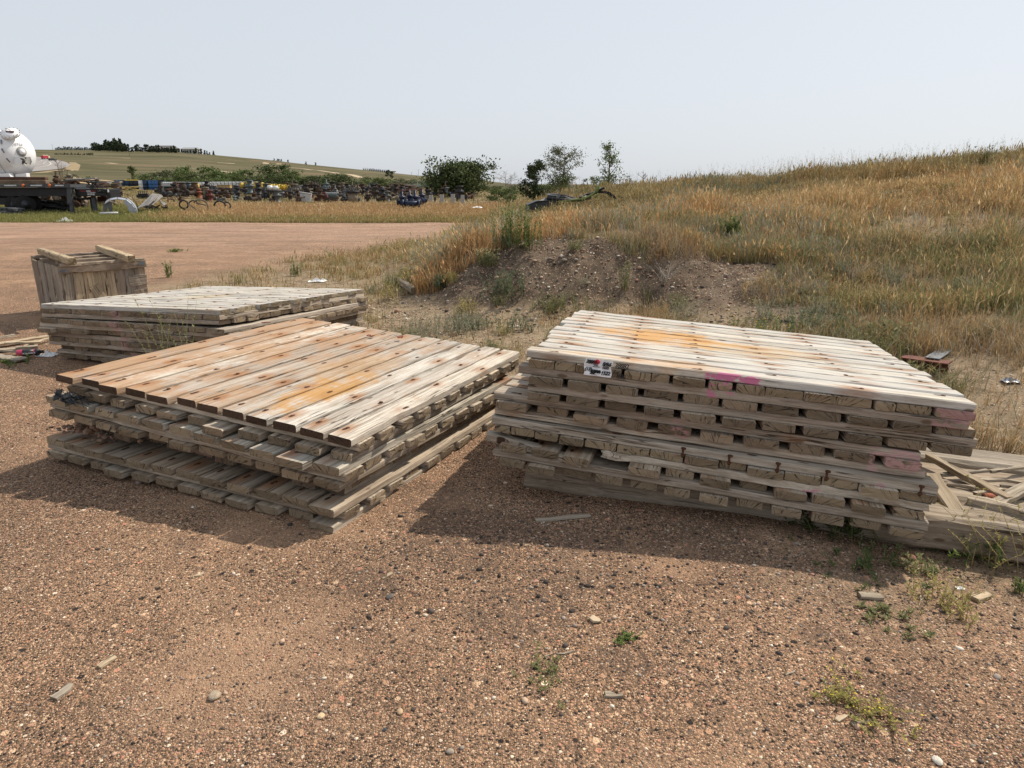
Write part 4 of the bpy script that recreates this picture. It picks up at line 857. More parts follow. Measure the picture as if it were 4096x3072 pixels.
# -- grass left of the mound, between road and slope (sparse) and behind the stacks
x, y, r1, r2 = clump_pts(120000, -6.0, 4.2, 5.3, 33, 13, .055, 1.5)
e = lot_edge(x, y); dens = sstep(-.9, .35, -e + (noise(x, y, .9, 121) - .5) * 1.6) * np.interp(noise(x, y, 1.1, 123), [.35, .6], [.08, 1]) * np.interp(y, [5, 8, 12, 20], [.22, .38, .55, .9])
k = (rng.random(len(x)) < dens) & ~bank_mask(x, y) & ((hz(x, y) < .45) | (x < 0)) & (ucoord(x, y) < 2900) & ~((x > -.1) & (x < 2.7) & (y < 6.3))
x, y, r1, r2 = x[k], y[k], r1[k], r2[k]; n = len(x)
c = np.where((rng.random(n) < .45 + .3 * (noise(x, y, 1.5, 131) > .5))[:, None], palcol(DRY, n), palcol(GRN, n) * 1.2)
tag(blades('sparse_grass', x, y, (.05 + .14 * r1) * rng.uniform(.5, 1.3, n) * np.interp(y, [5, 14, 25], [.8, 1.3, 2]), rng.uniform(.7, 1.3, n) * (.003 + .0006 * y), c, .5, .6, heads=.15, seed=5), kind='stuff')
# -- right of and behind the right stack
x, y, r1, r2 = clump_pts(110000, 1.0, 9.5, 4.6, 12, 14, .06, 1.0)
k = ~((x < 3.3) & (y < 6.0)) & (ucoord(x, y) < 4500) & ~bank_mask(x, y) & (rng.random(len(x)) < np.interp(noise(x, y, 1.3, 141), [.38, .58], [.10, .95])) & ~((x > 2.4) & (y < 5.2 - .27 * (x - 3)) & (x < 5.2))
k &= ~((x > 3.7) & (x < 4.9) & (y < 7.2) & (y > 5.3)) | (rng.random(len(x)) < .15); x, y, r1, r2 = x[k], y[k], r1[k], r2[k]; n = len(x); g_ = noise(x, y, 1.2, 151)
c = np.where((g_ > .62)[:, None] & (rng.random(n) < .7)[:, None], palcol(GRN, n) * 1.1, palcol(DRY, n) * .95); c = np.where((rng.random(n) < .22)[:, None], palcol(SAGE, n), c)
tag(blades('rank_grass', x, y, (.10 + .26 * r1) * rng.uniform(.6, 1.2, n), rng.uniform(.004, .008, n), c, .55, .7, heads=.12, seed=6), kind='stuff')
# -- grey broken straw lying on the slope
x, y, r1, r2 = clump_pts(22000, 1.5, 12, 6.8, 15.0, 30, .14, 1.2); k = (noise(x, y, 1.2, 161) > .52) & ~bank_mask(x, y) & (hz(x, y) > .1); x, y = x[k], y[k]; n = len(x)
tag(blades('dead_straw', x, y, rng.uniform(.12, .4, n), rng.uniform(.003, .006, n), palcol(np.array([(.48, .43, .35), (.36, .31, .25), (.30, .25, .19)]), n), .9, 1.2, seed=7), kind='stuff')

# -- single weeds: leafy stems with small leaves
def weed(name, lab, cat, px, py, H_, nst, c, leaf, nl, sp, seed, lean=.3, flowers=None, group=None, stemc=(.20, .20, .08), pos=None, droop=0, z=None):
    r_ = np.random.default_rng(seed); p = Vector(pos) if pos is not None else ground_at(px, py)
    root = empty(name, p, 0, lab, cat, group); sm = MB(); lv = MB(); fl = MB()
    for i in range(nst):
        a = r_.uniform(0, 6.28); l = H_ * r_.uniform(.55, 1); ln = lean * l * r_.uniform(.2, 1.3); b = Vector((r_.normal(0, sp), r_.normal(0, sp), -.01))
        pts = [b + Vector((math.cos(a) * ln * t ** 1.6, math.sin(a) * ln * t ** 1.6, l * (t - droop * t * t))) for t in (0, .3, .55, .8, 1)]
        sm.tube(pts, [.0022 * (1 + H_), .002 * (1 + H_), .0016 * (1 + H_), .001 * (1 + H_), .0006], 4)
        for k in range(nl):
            t = r_.uniform(.08, 1); j = min(3, int(t * 4)); q = pts[j].lerp(pts[j + 1], t * 4 - j if t < 1 else 1); an = r_.uniform(0, 6.28); L = leaf * r_.uniform(.6, 1.3) * (1.25 - .5 * t)
            d = Vector((math.cos(an), math.sin(an), r_.uniform(.1, 1.1))).normalized(); sd_ = d.cross(Vector((0, 0, 1))).normalized() * L * .17
            e_ = q + d * L; mdl = q + d * L * .5 + Vector((0, 0, L * .06)); lv.add([q, mdl + sd_, e_, mdl - sd_], [(0, 1, 2), (0, 2, 3)], col=np.array(c[r_.integers(0, len(c))]) * r_.uniform(.75, 1.25))
        if flowers and r_.random() < flowers[2]:
            for k in range(flowers[3] if len(flowers) > 3 else 1):
                q = pts[-1].lerp(pts[-2], r_.random() * k * .3) + Vector((r_.normal(0, .01), r_.normal(0, .01), 0)); fl.add(ICO_V * flowers[1] * np.array([1, 1, .5]) + np.array(q), [tuple(f) for f in ICO_F], col=flowers[0])
    sm.build('stem', simple(name + '_stem', stemc, .8), root); lv.build('leaves', M_GRASS, root)
    if fl.n: fl.build('flower', M_STONE, root)
    return root
G1 = [(.13, .19, .05), (.17, .22, .06), (.09, .14, .045)]; G2 = [(.20, .21, .09), (.26, .25, .12), (.16, .17, .08)]; YG = [(.36, .33, .09), (.27, .26, .09), (.42, .36, .13)]; BL = [(.12, .16, .10), (.15, .19, .12), (.10, .13, .08)]; DRK = [(.07, .10, .035), (.10, .13, .045)]
YEL = (.65, .52, .06)
weed('tall_weed', 'left of the tall bright green weeds above the dirt bank', 'weed', 2045, 990, .72, 26, G1, .05, 40, .10, 1, .15)
weed('tall_weed', 'right of the tall bright green weeds above the dirt bank', 'weed', 2110, 1000, .66, 22, G1, .05, 40, .10, 2, .15)
weed('green_bush', 'round dark green bush on the brown slope above the gravelly bare patch', 'bush', 2935, 965, .52, 40, G1, .055, 44, .09, 3, .45)
weed('flowering_bush', 'small bush with cream yellow flowers at the left top of the bank', 'bush', 1952, 1062, .26, 36, G2, .035, 30, .09, 4, .5, ((.60, .55, .30), .009, .8, 3))
weed('weed', 'blue green feathery weed on the left of the dirt bank', 'weed', 2020, 1190, .42, 44, BL, .035, 40, .14, 5, .35)
weed('weed', 'slender pale green weed standing on the dirt bank right of centre', 'weed', 2500, 1165, .50, 10, G2, .045, 30, .03, 6, .2)
weed('weed', 'small spindly weed in front of the burrow hole', 'weed', 2590, 1215, .32, 7, G2, .03, 16, .02, 7, .4)
weed('weed', 'dark green low weed beside the half buried timbers', 'weed', 1772, 1150, .24, 40, BL, .03, 36, .09, 8, .5)
weed('weed', 'yellowish low weed patch at the foot of the bank', 'weed', 2230, 1235, .26, 60, G2, .03, 30, .22, 9, .4, (YEL, .004, .3))
weed('weed', 'grey green weed patch between the two near stacks and the bank', 'weed', 1880, 1310, .16, 60, BL, .025, 30, .16, 10, .4)
weed('weed', 'green upright weed in thin grass behind the rear stack', 'weed', 1180, 1105, .34, 18, G1, .04, 30, .06, 11, .2)
weed('weed', 'green weed on the gravel right of the wooden crate', 'weed', 678, 1110, .36, 12, G1, .05, 28, .03, 12, .3)
weed('weed', 'flat green weed spot on the far gravel beyond the crate', 'weed', 702, 1008, .10, 30, G1, .05, 14, .10, 13, .9)
for i, (px, py, H_, lab) in enumerate([(640, 1395, .52, 'tall thin yellow green weed before the rear stack, left of the pair'), (745, 1400, .62, 'tall thin yellow green weed before the rear stack, right of the pair')]):
    p = bp(px, py, 0.0); p = at(px, py, 6.15); p.z = 0
    weed('thin_weed', lab, 'weed', 0, 0, .95 if i == 0 else .9, 6, G2, .035, 26, .035, 20 + i, .35, (YEL, .004, .6, 3), pos=p)
weed('grass_tuft', 'bright green grass clump in front of the long timbers at right', 'grass clump', 3850, 2200, .20, 90, G1, .04, 16, .09, 30, .6, droop=.2)
weed('dry_weed', 'straw coloured wiry weed clump at the right edge below the timbers', 'weed', 3990, 2240, .36, 46, YG, .022, 26, .10, 31, .7, (YEL, .003, .4), stemc=(.36, .27, .14))
weed('weed', 'leafy weed in the shade under the right stack', 'weed', 3330, 2130, .22, 26, DRK, .05, 18, .10, 32, .8)
weed('weed', 'yellow green sprig poking up before the lowest mat at right', 'weed', 3480, 2140, .24, 14, YG, .03, 22, .06, 33, .7, (YEL, .004, .6, 2))
weed('weed', 'dark low weed at the shadow edge below the right stack', 'weed', 3440, 2260, .10, 22, DRK, .03, 20, .12, 34, .9)
weed('weed', 'small leafy weed by the brick piece', 'weed', 3650, 2285, .09, 14, G2, .03, 18, .05, 35, .8)
weed('dry_weed', 'dry branching weed on the gravel near the right edge', 'weed', 3780, 2440, .17, 30, YG, .02, 22, .07, 36, .8, stemc=(.36, .27, .14))
weed('weed', 'flat dark weed mat left of the dry branching weed', 'weed', 3530, 2470, .03, 16, G2, .03, 20, .07, 37, 2.0)
weed('weed', 'small green weed on the middle foreground gravel', 'weed', 2155, 2690, .045, 22, G2, .02, 12, .07, 38, 1.6)
weed('weed', 'tiny green weed right of centre on the gravel', 'weed', 2500, 2552, .03, 14, G1, .02, 14, .02, 39, 1.8)
weed('yellow_weed', 'yellowish wiry weed lying on the lower right gravel', 'weed', 3460, 2850, .07, 30, YG, .016, 26, .07, 40, 1.7, (YEL, .0035, .5, 2), stemc=(.36, .27, .14))
weed('yellow_weed', 'upper left small yellow weed of the lower right gravel', 'weed', 3350, 2790, .05, 18, YG, .014, 18, .03, 41, 1.5, (YEL, .003, .5, 2))
weed('weed', 'thin green sprout by the right frame edge', 'weed', 4070, 2370, .10, 6, G1, .03, 12, .01, 42, .3)
weed('weed', 'small green weed at the foot of the rear stack', 'weed', 480, 1430, .05, 24, G1, .02, 18, .06, 43, 1.2, pos=tuple(bp(490, 1440)))
weed('weed', 'low green weed under the splintered boards at the left edge', 'weed', 50, 1450, .06, 24, G1, .03, 18, .09, 44, 1.2)
weed('grass_clump', 'green grass clump behind the right stack near the red beam', 'grass clump', 3545, 1370, .34, 60, G2, .09, 4, .14, 45, .45, droop=.2)
weed('grass_clump', 'green grass clump hanging before the red steel beam', 'grass clump', 3655, 1490, .17, 34, G2, .07, 4, .08, 46, .8, droop=.3)
weed('sage_weed', 'grey green sage clump on the lower slope right of the bank', 'weed', 3260, 1330, .35, 60, BL, .04, 26, .22, 47, .5)
weed('weed', 'yellow flowered weed between the right stack and the slope', 'weed', 3060, 1345, .30, 50, G1, .035, 24, .22, 48, .5, ((.75, .42, .02), .010, .12))
weed('skyline_weed', 'dark tall weed standing up from the right skyline', 'weed', 3938, 640, .75, 16, DRK, .10, 22, .07, 49, .5, pos=(lambda g_: (g_.x, g_.y, g_.z))(Vector((gx(3938, 20.5, 2.5), 20.5, H(gx(3938, 20.5, 2.5), 20.5)))))
for i, (px, py) in enumerate([(2660, 1130), (3690, 900), (3170, 870), (3480, 1000), (3900, 1180), (3400, 1120)]):
    weed('dead_shrub', 'bare grey twiggy dead shrub on the slope', 'shrub', px, py, .35, 22, [(.42, .38, .32)], .02, 5, .05, 60 + i, 1.0, group='dead twiggy shrubs on the slope', stemc=(.45, .41, .35))

# ------------------------------------------------------------------ trees
M_LEAF = attr_mat('tree_leaves', .7, .15)
def tree_parts(H_, W_, col_, leaf, nl, seed, trunk=True, shape='oval', dens=1.0, bare=False, bark=(.12, .095, .07), crown_base=.12, limbs=16):
    r_ = np.random.default_rng(seed); tm = MB(); tips = []
    trunks = 1 if shape in ('spire', 'cone', 'oval1') else 3
    for t_ in range(trunks):
        a = r_.uniform(0, 6.28); top = Vector((math.cos(a) * W_ * .12 * (trunks > 1), math.sin(a) * W_ * .12 * (trunks > 1), H_ * r_.uniform(.85, .97)))
        path = [Vector((0, 0, -.1))] + [Vector((top.x * t + r_.normal(0, W_ * .015), top.y * t + r_.normal(0, W_ * .015), top.z * t)) for t in (.25, .5, .75, 1)]
        tr = H_ * .018 / trunks ** .3; tm.tube(path, [tr * 1.3, tr, tr * .7, tr * .4, tr * .12], 6)
        for i in range(limbs // trunks):
            f = r_.uniform(crown_base, .95); j = min(3, int(f * 4)); q = path[j].lerp(path[j + 1], f * 4 - j); an = r_.uniform(0, 6.28)
            prof = {'cone': (1.05 - f), 'spire': (1.0 - f) ** .5 * .8 + .1, 'oval': math.sin(math.pi * min(1, .18 + f * .8)) ** .7, 'oval1': math.sin(math.pi * min(1, .15 + f * .8)) ** .7, 'round': math.sin(math.pi * min(1, .22 + f * .74)) ** .5}[shape]
            L = W_ * .5 * prof * r_.uniform(.55, 1.15); up = {'spire': 1.0, 'cone': .05}.get(shape, .55)
            e = q + Vector((math.cos(an) * L, math.sin(an) * L, L * up * r_.uniform(.4, 1.2))); 
            m_ = q.lerp(e, .5) + Vector((0, 0, L * .06)); tm.tube([q, m_, e], [tr * .35, tr * .22, tr * .06], 4); tips += [(e, L), (m_, L), (q.lerp(e, .75), L)]
            for s_ in range(3 if not bare else 7):
                b0 = q.lerp(e, r_.uniform(.3, .95)); d = Vector(r_.normal(0, 1, 3)); d.z = abs(d.z) * .9; b1 = b0 + d.normalized() * L * r_.uniform(.25, .5); 
                tm.tube([b0, b1], [tr * .14, tr * .04], 3); tips.append((b1, L * .7))
                if bare:
                    for s2 in range(4):
                        c0 = b0.lerp(b1, r_.uniform(.3, 1)); d2 = Vector(r_.normal(0, 1, 3)); d2.z = abs(d2.z); c1 = c0 + d2.normalized() * L * .22; tm.tube([c0, c1], [tr * .07, tr * .025], 3)
    zs = max(v[:, 2].max() for v in tm.v); kz = H_ / max(zs, .1)
    for v in tm.v: v[:, 2] *= kz
    tips = [(Vector((t[0].x, t[0].y, t[0].z * kz)), t[1]) for t in tips]
    if bare: return tm, None
    n = int(nl * dens); T_ = np.array([tuple(t[0]) for t in tips]); Ls = np.array([t[1] for t in tips]); k = r_.integers(0, len(T_), n)
    sp = W_ * .065 * (.5 + r_.random(len(T_)))[k][:, None]; C0 = T_[k] + r_.normal(0, 1, (n, 3)) * sp * np.array([1, 1, .7]); C0[:, 2] = np.maximum(C0[:, 2], H_ * crown_base * .5 * r_.random(n))
    a = r_.normal(0, 1, (n, 3)); a /= np.linalg.norm(a, axis=1)[:, None]; b = np.cross(a, r_.normal(0, 1, (n, 3))); b /= np.linalg.norm(b, axis=1)[:, None]
    l = leaf * r_.uniform(.6, 1.4, (n, 1)); V = np.stack([C0 - a * l * .5, C0 + b * l * .28, C0 + a * l * .5, C0 - b * l * .28], 1).reshape(-1, 3)
    clump = r_.uniform(.7, 1.3, len(T_))[k]; cc = np.array(col_)[r_.integers(0, len(col_), n)] * (clump * r_.uniform(.8, 1.2, n))[:, None]
    return tm, (V, np.arange(n * 4).reshape(-1, 4), np.repeat(cc, 4, 0))
def tree(name, lab, cat, loc, H_, W_, col_, leaf, nl, seed, group=None, bark=(.12, .095, .07), **kw):
    root = empty(name, loc, 0, lab, cat, group); tm, lv = tree_parts(H_, W_, col_, leaf, nl, seed, bark=bark, **kw)
    tm.build('trunk' if lv else 'branches', simple('bark', bark, .9), root)
    if lv: fastmesh('crown', lv[0], lv[1], M_LEAF, {'col': lv[2]}, root)
    return root
def gp(px, Y, sink=0.0): x = gx(px, Y, 0.5); return Vector((x, Y, H(x, Y) - sink))
def hgt(px, py, Y, base): return pyz(py, Y) - base.z
LG = [(.10, .13, .045), (.13, .16, .055), (.08, .105, .036)]; LD = [(.045, .062, .026), (.06, .08, .032), (.035, .05, .022)]; LL = [(.12, .16, .055), (.15, .19, .07), (.09, .13, .04)]; LS = [(.20, .225, .185), (.25, .27, .23), (.16, .185, .15)]; LO = [(.13, .14, .075), (.16, .165, .09), (.10, .115, .06)]
b = gp(1858, 62, .3); tree('leafy_tree', 'big round dark green tree right of the pale posts', 'tree', b, hgt(0, 643, 62, b), 4.9, LG + LD, .21, 15000, 1, shape='round', limbs=54, crown_base=.1)
b = gp(1770, 66, .3); tree('leafy_tree', 'lower left shoulder tree against the big round dark tree', 'tree', b, hgt(0, 705, 66, b), 3.2, LG + LD, .17, 3600, 2, shape='round', limbs=20)
b = gp(2135, 50, .3); tree('dark_tree', 'dark dense small tree left of the thin feathery tree', 'tree', b, hgt(0, 642, 50, b), 1.9, LD, .13, 4800, 3, shape='oval', limbs=30, crown_base=.1)
b = gp(2242, 48, .3); tree('feathery_tree', 'tall airy grey green tree behind the crashed scrap', 'tree', b, hgt(0, 585, 48, b), 2.6, LO, .10, 4600, 4, shape='oval', limbs=36, crown_base=.15)
b = gp(2246, 47, .3); tree('green_bush', 'green bush at the foot of the airy grey green tree', 'bush', b, hgt(0, 705, 47, b), 2.0, LG, .12, 2400, 5, shape='round', limbs=18)
b = gp(2430, 42, .3); tree('poplar_sapling', 'slim bright green young poplar leaning up on the skyline', 'tree', b, hgt(0, 575, 42, b), 1.75, LL, .105, 1500, 6, shape='spire', limbs=34, crown_base=.25)
b = gp(2408, 41, .3); tree('green_bush', 'low green bush under the slim young poplar', 'bush', b, hgt(0, 712, 41, b), 1.5, LL, .10, 1500, 7, shape='round', limbs=16)
b = gp(2030, 54, .3); tree('bare_tree', 'grey leafless bush tree between the round tree and the dark small tree', 'tree', b, hgt(0, 672, 54, b), 2.4, None, 0, 0, 8, bark=(.25, .21, .18), shape='round', limbs=36, bare=True)
b = gp(2040, 44, .2); tree('yellow_green_bush', 'yellow green bush in front of the grey leafless tree', 'bush', b, hgt(0, 752, 44, b), 1.1, LL, .09, 1300, 9, shape='round', limbs=14)
b = gp(1990, 52, .2); tree('grey_green_bush', 'dull bush at the foot of the grey leafless tree', 'bush', b, hgt(0, 760, 52, b), 1.8, LG, .11, 1500, 10, shape='round', limbs=14)
b = gp(2330, 45, .2); tree('thin_tree', 'small thin dark sapling right of the airy tree', 'tree', b, hgt(0, 712, 45, b), .8, LD, .08, 450, 11, shape='oval1', limbs=16)
b = gp(2290, 52, .2); tree('bare_tree', 'faint grey twiggy tree right of the airy tree', 'tree', b, hgt(0, 685, 52, b), 2.0, None, 0, 0, 12, bark=(.33, .29, .26), shape='round', limbs=20, bare=True)
b = gp(2507, 36, .2); tree('thin_tree', 'little round topped sapling on the skyline right of the poplar', 'tree', b, hgt(0, 688, 36, b), .75, LO, .06, 260, 13, shape='round', limbs=16, crown_base=.45)
b = gp(2565, 34, .2); tree('bare_tree', 'thin bare sapling on the skyline right of the little round one', 'tree', b, hgt(0, 678, 34, b), .7, None, 0, 0, 14, bark=(.25, .22, .2), shape='oval1', limbs=14, bare=True)
b = gp(2605, 33, .2); tree('bare_tree', 'last bare twiggy sapling to the right on the skyline', 'tree', b, hgt(0, 692, 33, b), .6, None, 0, 0, 15, bark=(.27, .23, .2), shape='oval1', limbs=12, bare=True)
b = gp(262, 62, .2); tree('dead_tree', 'dark bare dead tree behind the trailer and in front of the road', 'tree', b, hgt(0, 634, 62, b), 1.9, None, 0, 0, 16, bark=(.13, .10, .085), shape='oval', limbs=14, bare=True, crown_base=.3)
b = gp(538, 96, .2); tree('small_tree', 'lone small tree behind the blue drums', 'tree', b, hgt(0, 655, 96, b), 1.3, LG, .16, 900, 17, shape='oval', limbs=18, crown_base=.3)
b = gp(1625, 88, .2); tree('bare_tree', 'pinkish grey leafless tree in the middle of the green thicket', 'tree', b, hgt(0, 725, 88, b), 4.4, [(.25, .19, .17)], .1, 900, 18, bark=(.30, .23, .20), shape='round', limbs=40)
b = gp(1710, 92, .2); tree('silvery_tree', 'silver grey olive tree left of the big round tree', 'tree', b, hgt(0, 738, 92, b), 5, LS, .2, 3600, 19, shape='round', limbs=26)
b = gp(1755, 88, .2); tree('silvery_tree', 'silver grey tree tucked behind the pale posts', 'tree', b, hgt(0, 728, 88, b), 4, LS, .2, 2800, 20, shape='round', limbs=24)
# thicket behind the yard: prototypes then copies
protos = []
for i, (c_, sh) in enumerate([(LG, 'round'), (LL, 'round'), (LG + LO, 'oval'), (LD + LG, 'round'), (LO, 'oval')]):
    tm, lv = tree_parts(4.0, 4.4, c_, .30, 2000, 200 + i, shape=sh, limbs=24, crown_base=.02)
    t_me = tm.build('trunk', simple('bark', (.12, .095, .07), .9)); c_me = fastmesh('crown', lv[0], lv[1], M_LEAF, {'col': lv[2]}); protos.append((t_me.data, c_me.data)); bpy.data.objects.remove(t_me); bpy.data.objects.remove(c_me)
THK = [(330, 722, 88, .5), (362, 706, 100, .6), (398, 714, 102, .6), (432, 722, 95, .6), (585, 696, 112, 1), (618, 688, 118, 1), (650, 682, 110, 1), (690, 690, 116, 1), (735, 684, 112, 1), (760, 670, 122, .9), (800, 690, 112, 1), (838, 672, 118, .9), (872, 688, 112, 1), (905, 700, 116, 1),
       (935, 690, 122, .9), (965, 700, 112, 1), (998, 682, 120, 1), (1030, 696, 112, 1), (1062, 700, 118, 1), (1095, 700, 110, 1), (1128, 664, 124, 1.3), (1150, 680, 116, 1), (1195, 706, 112, 1), (1225, 712, 118, 1), (1262, 705, 112, 1.2), (1290, 722, 116, 1), (1345, 698, 120, 1.5), (1380, 705, 112, 1.2), (1415, 724, 116, 1),
       (1448, 722, 112, 1), (1485, 705, 118, 1.1), (1512, 710, 104, 1.3), (1560, 732, 112, 1), (1600, 712, 124, 1), (1640, 716, 120, 1), (1690, 718, 122, 1), (1735, 716, 124, 1.1), (1790, 735, 100, 1), (1930, 752, 76, .8), (1975, 745, 84, .9), (2060, 742, 70, .6), (2170, 742, 60, .6), (2210, 738, 62, .6), (2300, 748, 60, .7), (2360, 752, 58, .6), (670, 714, 104, .9), (780, 712, 104, .8), (880, 716, 104, .8), (1240, 735, 100, .9), (1470, 745, 96, .9), (1320, 740, 100, .9)]
kindw = ['bushy deep green', 'bushy bright green', 'upright olive green', 'dark dense green', 'dull grey green']
tall_kind = [0, 1, 2, 3, 4]
for i, (px, py, Y, ws) in enumerate(THK):
    rs_ = random.Random(i); k = rs_.choice([0, 0, 1, 1, 2, 3, 4]); b = gp(px, Y, .3); h = max(.8, hgt(0, py, Y, b)); root = empty('thicket_tree', b, rs_.uniform(0, 6.28), kindw[k] + ' tree or bush in the thicket behind the scrap yard', 'tree', kindw[k] + ' growth in the thicket behind the yard')
    wv = (h * .55 + 1.6) * ws / 4.4 * 1.3; root.scale = (wv, wv, h / 4.0)
    for nm, me in (('trunk', protos[k][0]), ('crown', protos[k][1])):
        o = bpy.data.objects.new(nm, me); col.objects.link(o); o.parent = root
# ridge conifers, hedge and farm buildings on the hill
cn = []
for i in range(3):
    tm, lv = tree_parts(7.0, 3.6, LD + [(.05, .07, .045)], .9, 420, 300 + i, shape='cone' if i < 2 else 'round', limbs=26, crown_base=.03)
    t_me = tm.build('trunk', simple('bark', (.12, .095, .07), .9)); c_me = fastmesh('crown', lv[0], lv[1], M_LEAF, {'col': lv[2]}); cn.append((t_me.data, c_me.data)); bpy.data.objects.remove(t_me); bpy.data.objects.remove(c_me)
def ridge(px, Y, h, k, lab, grp):
    b = gp(px, Y, .2); b = Vector((b.x, b.y, H(b.x, b.y) - .2)); root = empty('ridge_tree', b, random.uniform(0, 6), lab, 'tree', grp); root.scale = (h / 7 * 1.15,) * 2 + (h / 7,)
    for nm, me in (('trunk', cn[k][0]), ('crown', cn[k][1])):
        o = bpy.data.objects.new(nm, me); col.objects.link(o); o.parent = root
rr_ = random.Random(4)
for i in range(30): ridge(246 + i * 4.9 + rr_.uniform(-1, 1), 880, rr_.uniform(2.2, 4.2), 2, 'small round tree in the row along the left skyline', 'row of small trees on the left skyline')
for i in range(34): ridge(395 + i * 4.0 + rr_.uniform(-2, 2), 850 - rr_.uniform(0, 30), (rr_.uniform(8, 14) if 12 < i < 30 else rr_.uniform(5, 9)) , rr_.choice([0, 1]), 'dark conifer in the dense clump on the ridge', 'dark conifers clumped on the ridge')
for i in range(36): ridge(395 + i * 9.3 + rr_.uniform(-3, 3), 770, rr_.uniform(4.5, 8), rr_.choice([0, 2, 2]), 'dark tree in the windbreak row before the farm buildings', 'windbreak row before the farm buildings')
for i in range(16): ridge(700 + i * 11 + rr_.uniform(-3, 3), 800, rr_.uniform(3, 7) if i > 8 else rr_.uniform(3, 4.5), rr_.choice([0, 1, 2]), 'tree beside the pale metal barn on the ridge', 'trees beside the pale barn on the ridge')
for i, (px, Y) in enumerate([(1105, 780), (1118, 782), (1124, 780), (1133, 784), (1160, 790), (1230, 800), (1268, 805), (1550, 420), (1568, 400), (1556, 480), (1700, 700)]): ridge(px, Y, 3.4, 2, 'tiny lone tree on the bare hillside', 'tiny lone trees on the hillside')
for i in range(26): ridge(240 + i * 6 + rr_.uniform(-2, 2), 620 + rr_.uniform(-20, 20), rr_.uniform(1.2, 2.2), 2, 'low dark shrub on the hillside under the skyline row', 'low shrubs on the upper hillside')
def house(name, lab, px0, px1, Y, h, rh, wallc, roofc, gable=False, dep=12):
    a = gp(px0, Y); c = gp(px1, Y); L = c.x - a.x; z = min(H(a.x, Y), H(c.x, Y)); root = empty(name, (a.x, Y, z - .5), 0, lab, 'building'); h += .5
    MB().box((L / 2, dep / 2, h / 2), (L, dep, h)).build('wall', simple(name + '_wall', wallc, .7, var=.1), root)
    mb = MB(); v = [(-1, -1, h), (L + 1, -1, h), (L + 1, dep + 1, h), (-1, dep + 1, h), (0 if gable else L * .18, dep / 2, h + rh), (L if gable else L * .82, dep / 2, h + rh)]
    mb.add(v, [(0, 1, 5, 4), (2, 3, 4, 5), (1, 2, 5), (3, 0, 4), (3, 2, 1, 0)]); mb.build('roof', simple(name + '_roof', roofc, .8, var=.15), root)
    for i in range(4):
        f = MB().box((L * (.15 + .22 * i), -.04, h * .55), (1.6, .1, 1.3)).build('window', simple('dark_window', (.03, .035, .04), .2), root)
    if gable: MB().box((L * .92, -.05, h * .42), (2.4, .12, h * .75)).build('door', simple('white_door', (.7, .7, .68), .6), root)
    return root
house('farmhouse', 'long low brown house with a dark hipped roof behind ridge trees', 612, 718, 810, 3.8, 3.4, (.17, .15, .13), (.13, .12, .12))
house('metal_barn', 'pale metal barn with a shallow grey roof on the ridge', 742, 800, 815, 5.0, 2.0, (.45, .45, .43), (.27, .28, .29), True)
bE = house('hilltop_shed', 'pale long low shed at the right end of the hilltop', 1555, 1580, 860, 2.6, .6, (.6, .6, .58), (.5, .5, .5), True)
for i in range(12):
    px = 1458 + i * 8.2; b = gp(px, 862); root = empty('hilltop_tank', (b.x, b.y, b.z - .1), 0, 'white small tank or crate in the row on the right hilltop' if i < 3 else 'dark machinery piece in the row on the right hilltop', 'equipment', 'row of hilltop machines, pale' if i < 3 else 'row of hilltop machines, dark')
    mb = MB(); mb.box((0, 0, .9), (1.7, 2, 1.8), bev=.2); mb.box((.6, 0, 2.2), (.5, .6, 1.2)); mb.cyl((-.5, 0, 1.8), (-.5, 0, 2.4 + (i % 3) * .4), .25, n=8)
    mb.build('machine_body', simple('pale_machine', (.5, .5, .48)) if i < 3 else simple('dark_machine', (.09, .085, .08)), root)
# utility poles
for i, (px, Y, top) in enumerate([(235, 905, 578), (536, 890, 592), (1648, 905, 690), (1676, 905, 678), (1712, 905, 682), (1748, 905, 690), (1036, 420, 667), (306, 640, 598), (536, 600, 600)]):
    b = gp(px, Y); h = pyz(top, Y) - b.z
    root = empty('utility_pole', b, 0, 'thin wooden utility pole on the hill line', 'utility pole', 'utility poles along the hills'); mb = MB(); mb.cyl((0, 0, -.5), (0, 0, h), .17, .12, 6); mb.build('pole', simple('pole_wood', (.16, .13, .11)), root); MB().box((0, 0, h * .94), (2.2, .15, .15)).build('crossarm', simple('pole_wood', (.16, .13, .11)), root)
# ------------------------------------------------------------------ highway, tracks, vehicles on it
def strip(name, pts, widths, mat, lift=.06, kind='structure', n=60):
    pts = [Vector(p) for p in pts]; t = np.linspace(0, len(pts) - 1, n); xs = np.interp(t, range(len(pts)), [p.x for p in pts]); ys = np.interp(t, range(len(pts)), [p.y for p in pts]); w = np.interp(t, range(len(pts)), widths)
    for _ in range(3): xs[1:-1] = (xs[:-2] + xs[1:-1] * 2 + xs[2:]) / 4; ys[1:-1] = (ys[:-2] + ys[1:-1] * 2 + ys[2:]) / 4
    dx, dy = np.gradient(xs), np.gradient(ys); l = np.hypot(dx, dy); nx, ny = -dy / l, dx / l; V = []
    for k in np.linspace(-.5, .5, 7): V.append(np.column_stack([xs + nx * w * k, ys + ny * w * k, hz(xs + nx * w * k, ys + ny * w * k) + lift]))
    V = np.stack(V, 1).reshape(-1, 3); F = np.array([(i * 7 + j, i * 7 + j + 1, (i + 1) * 7 + j + 1, (i + 1) * 7 + j) for i in range(n - 1) for j in range(6)])
    o = fastmesh(name, V, F, mat); tag(o, kind=kind); return o
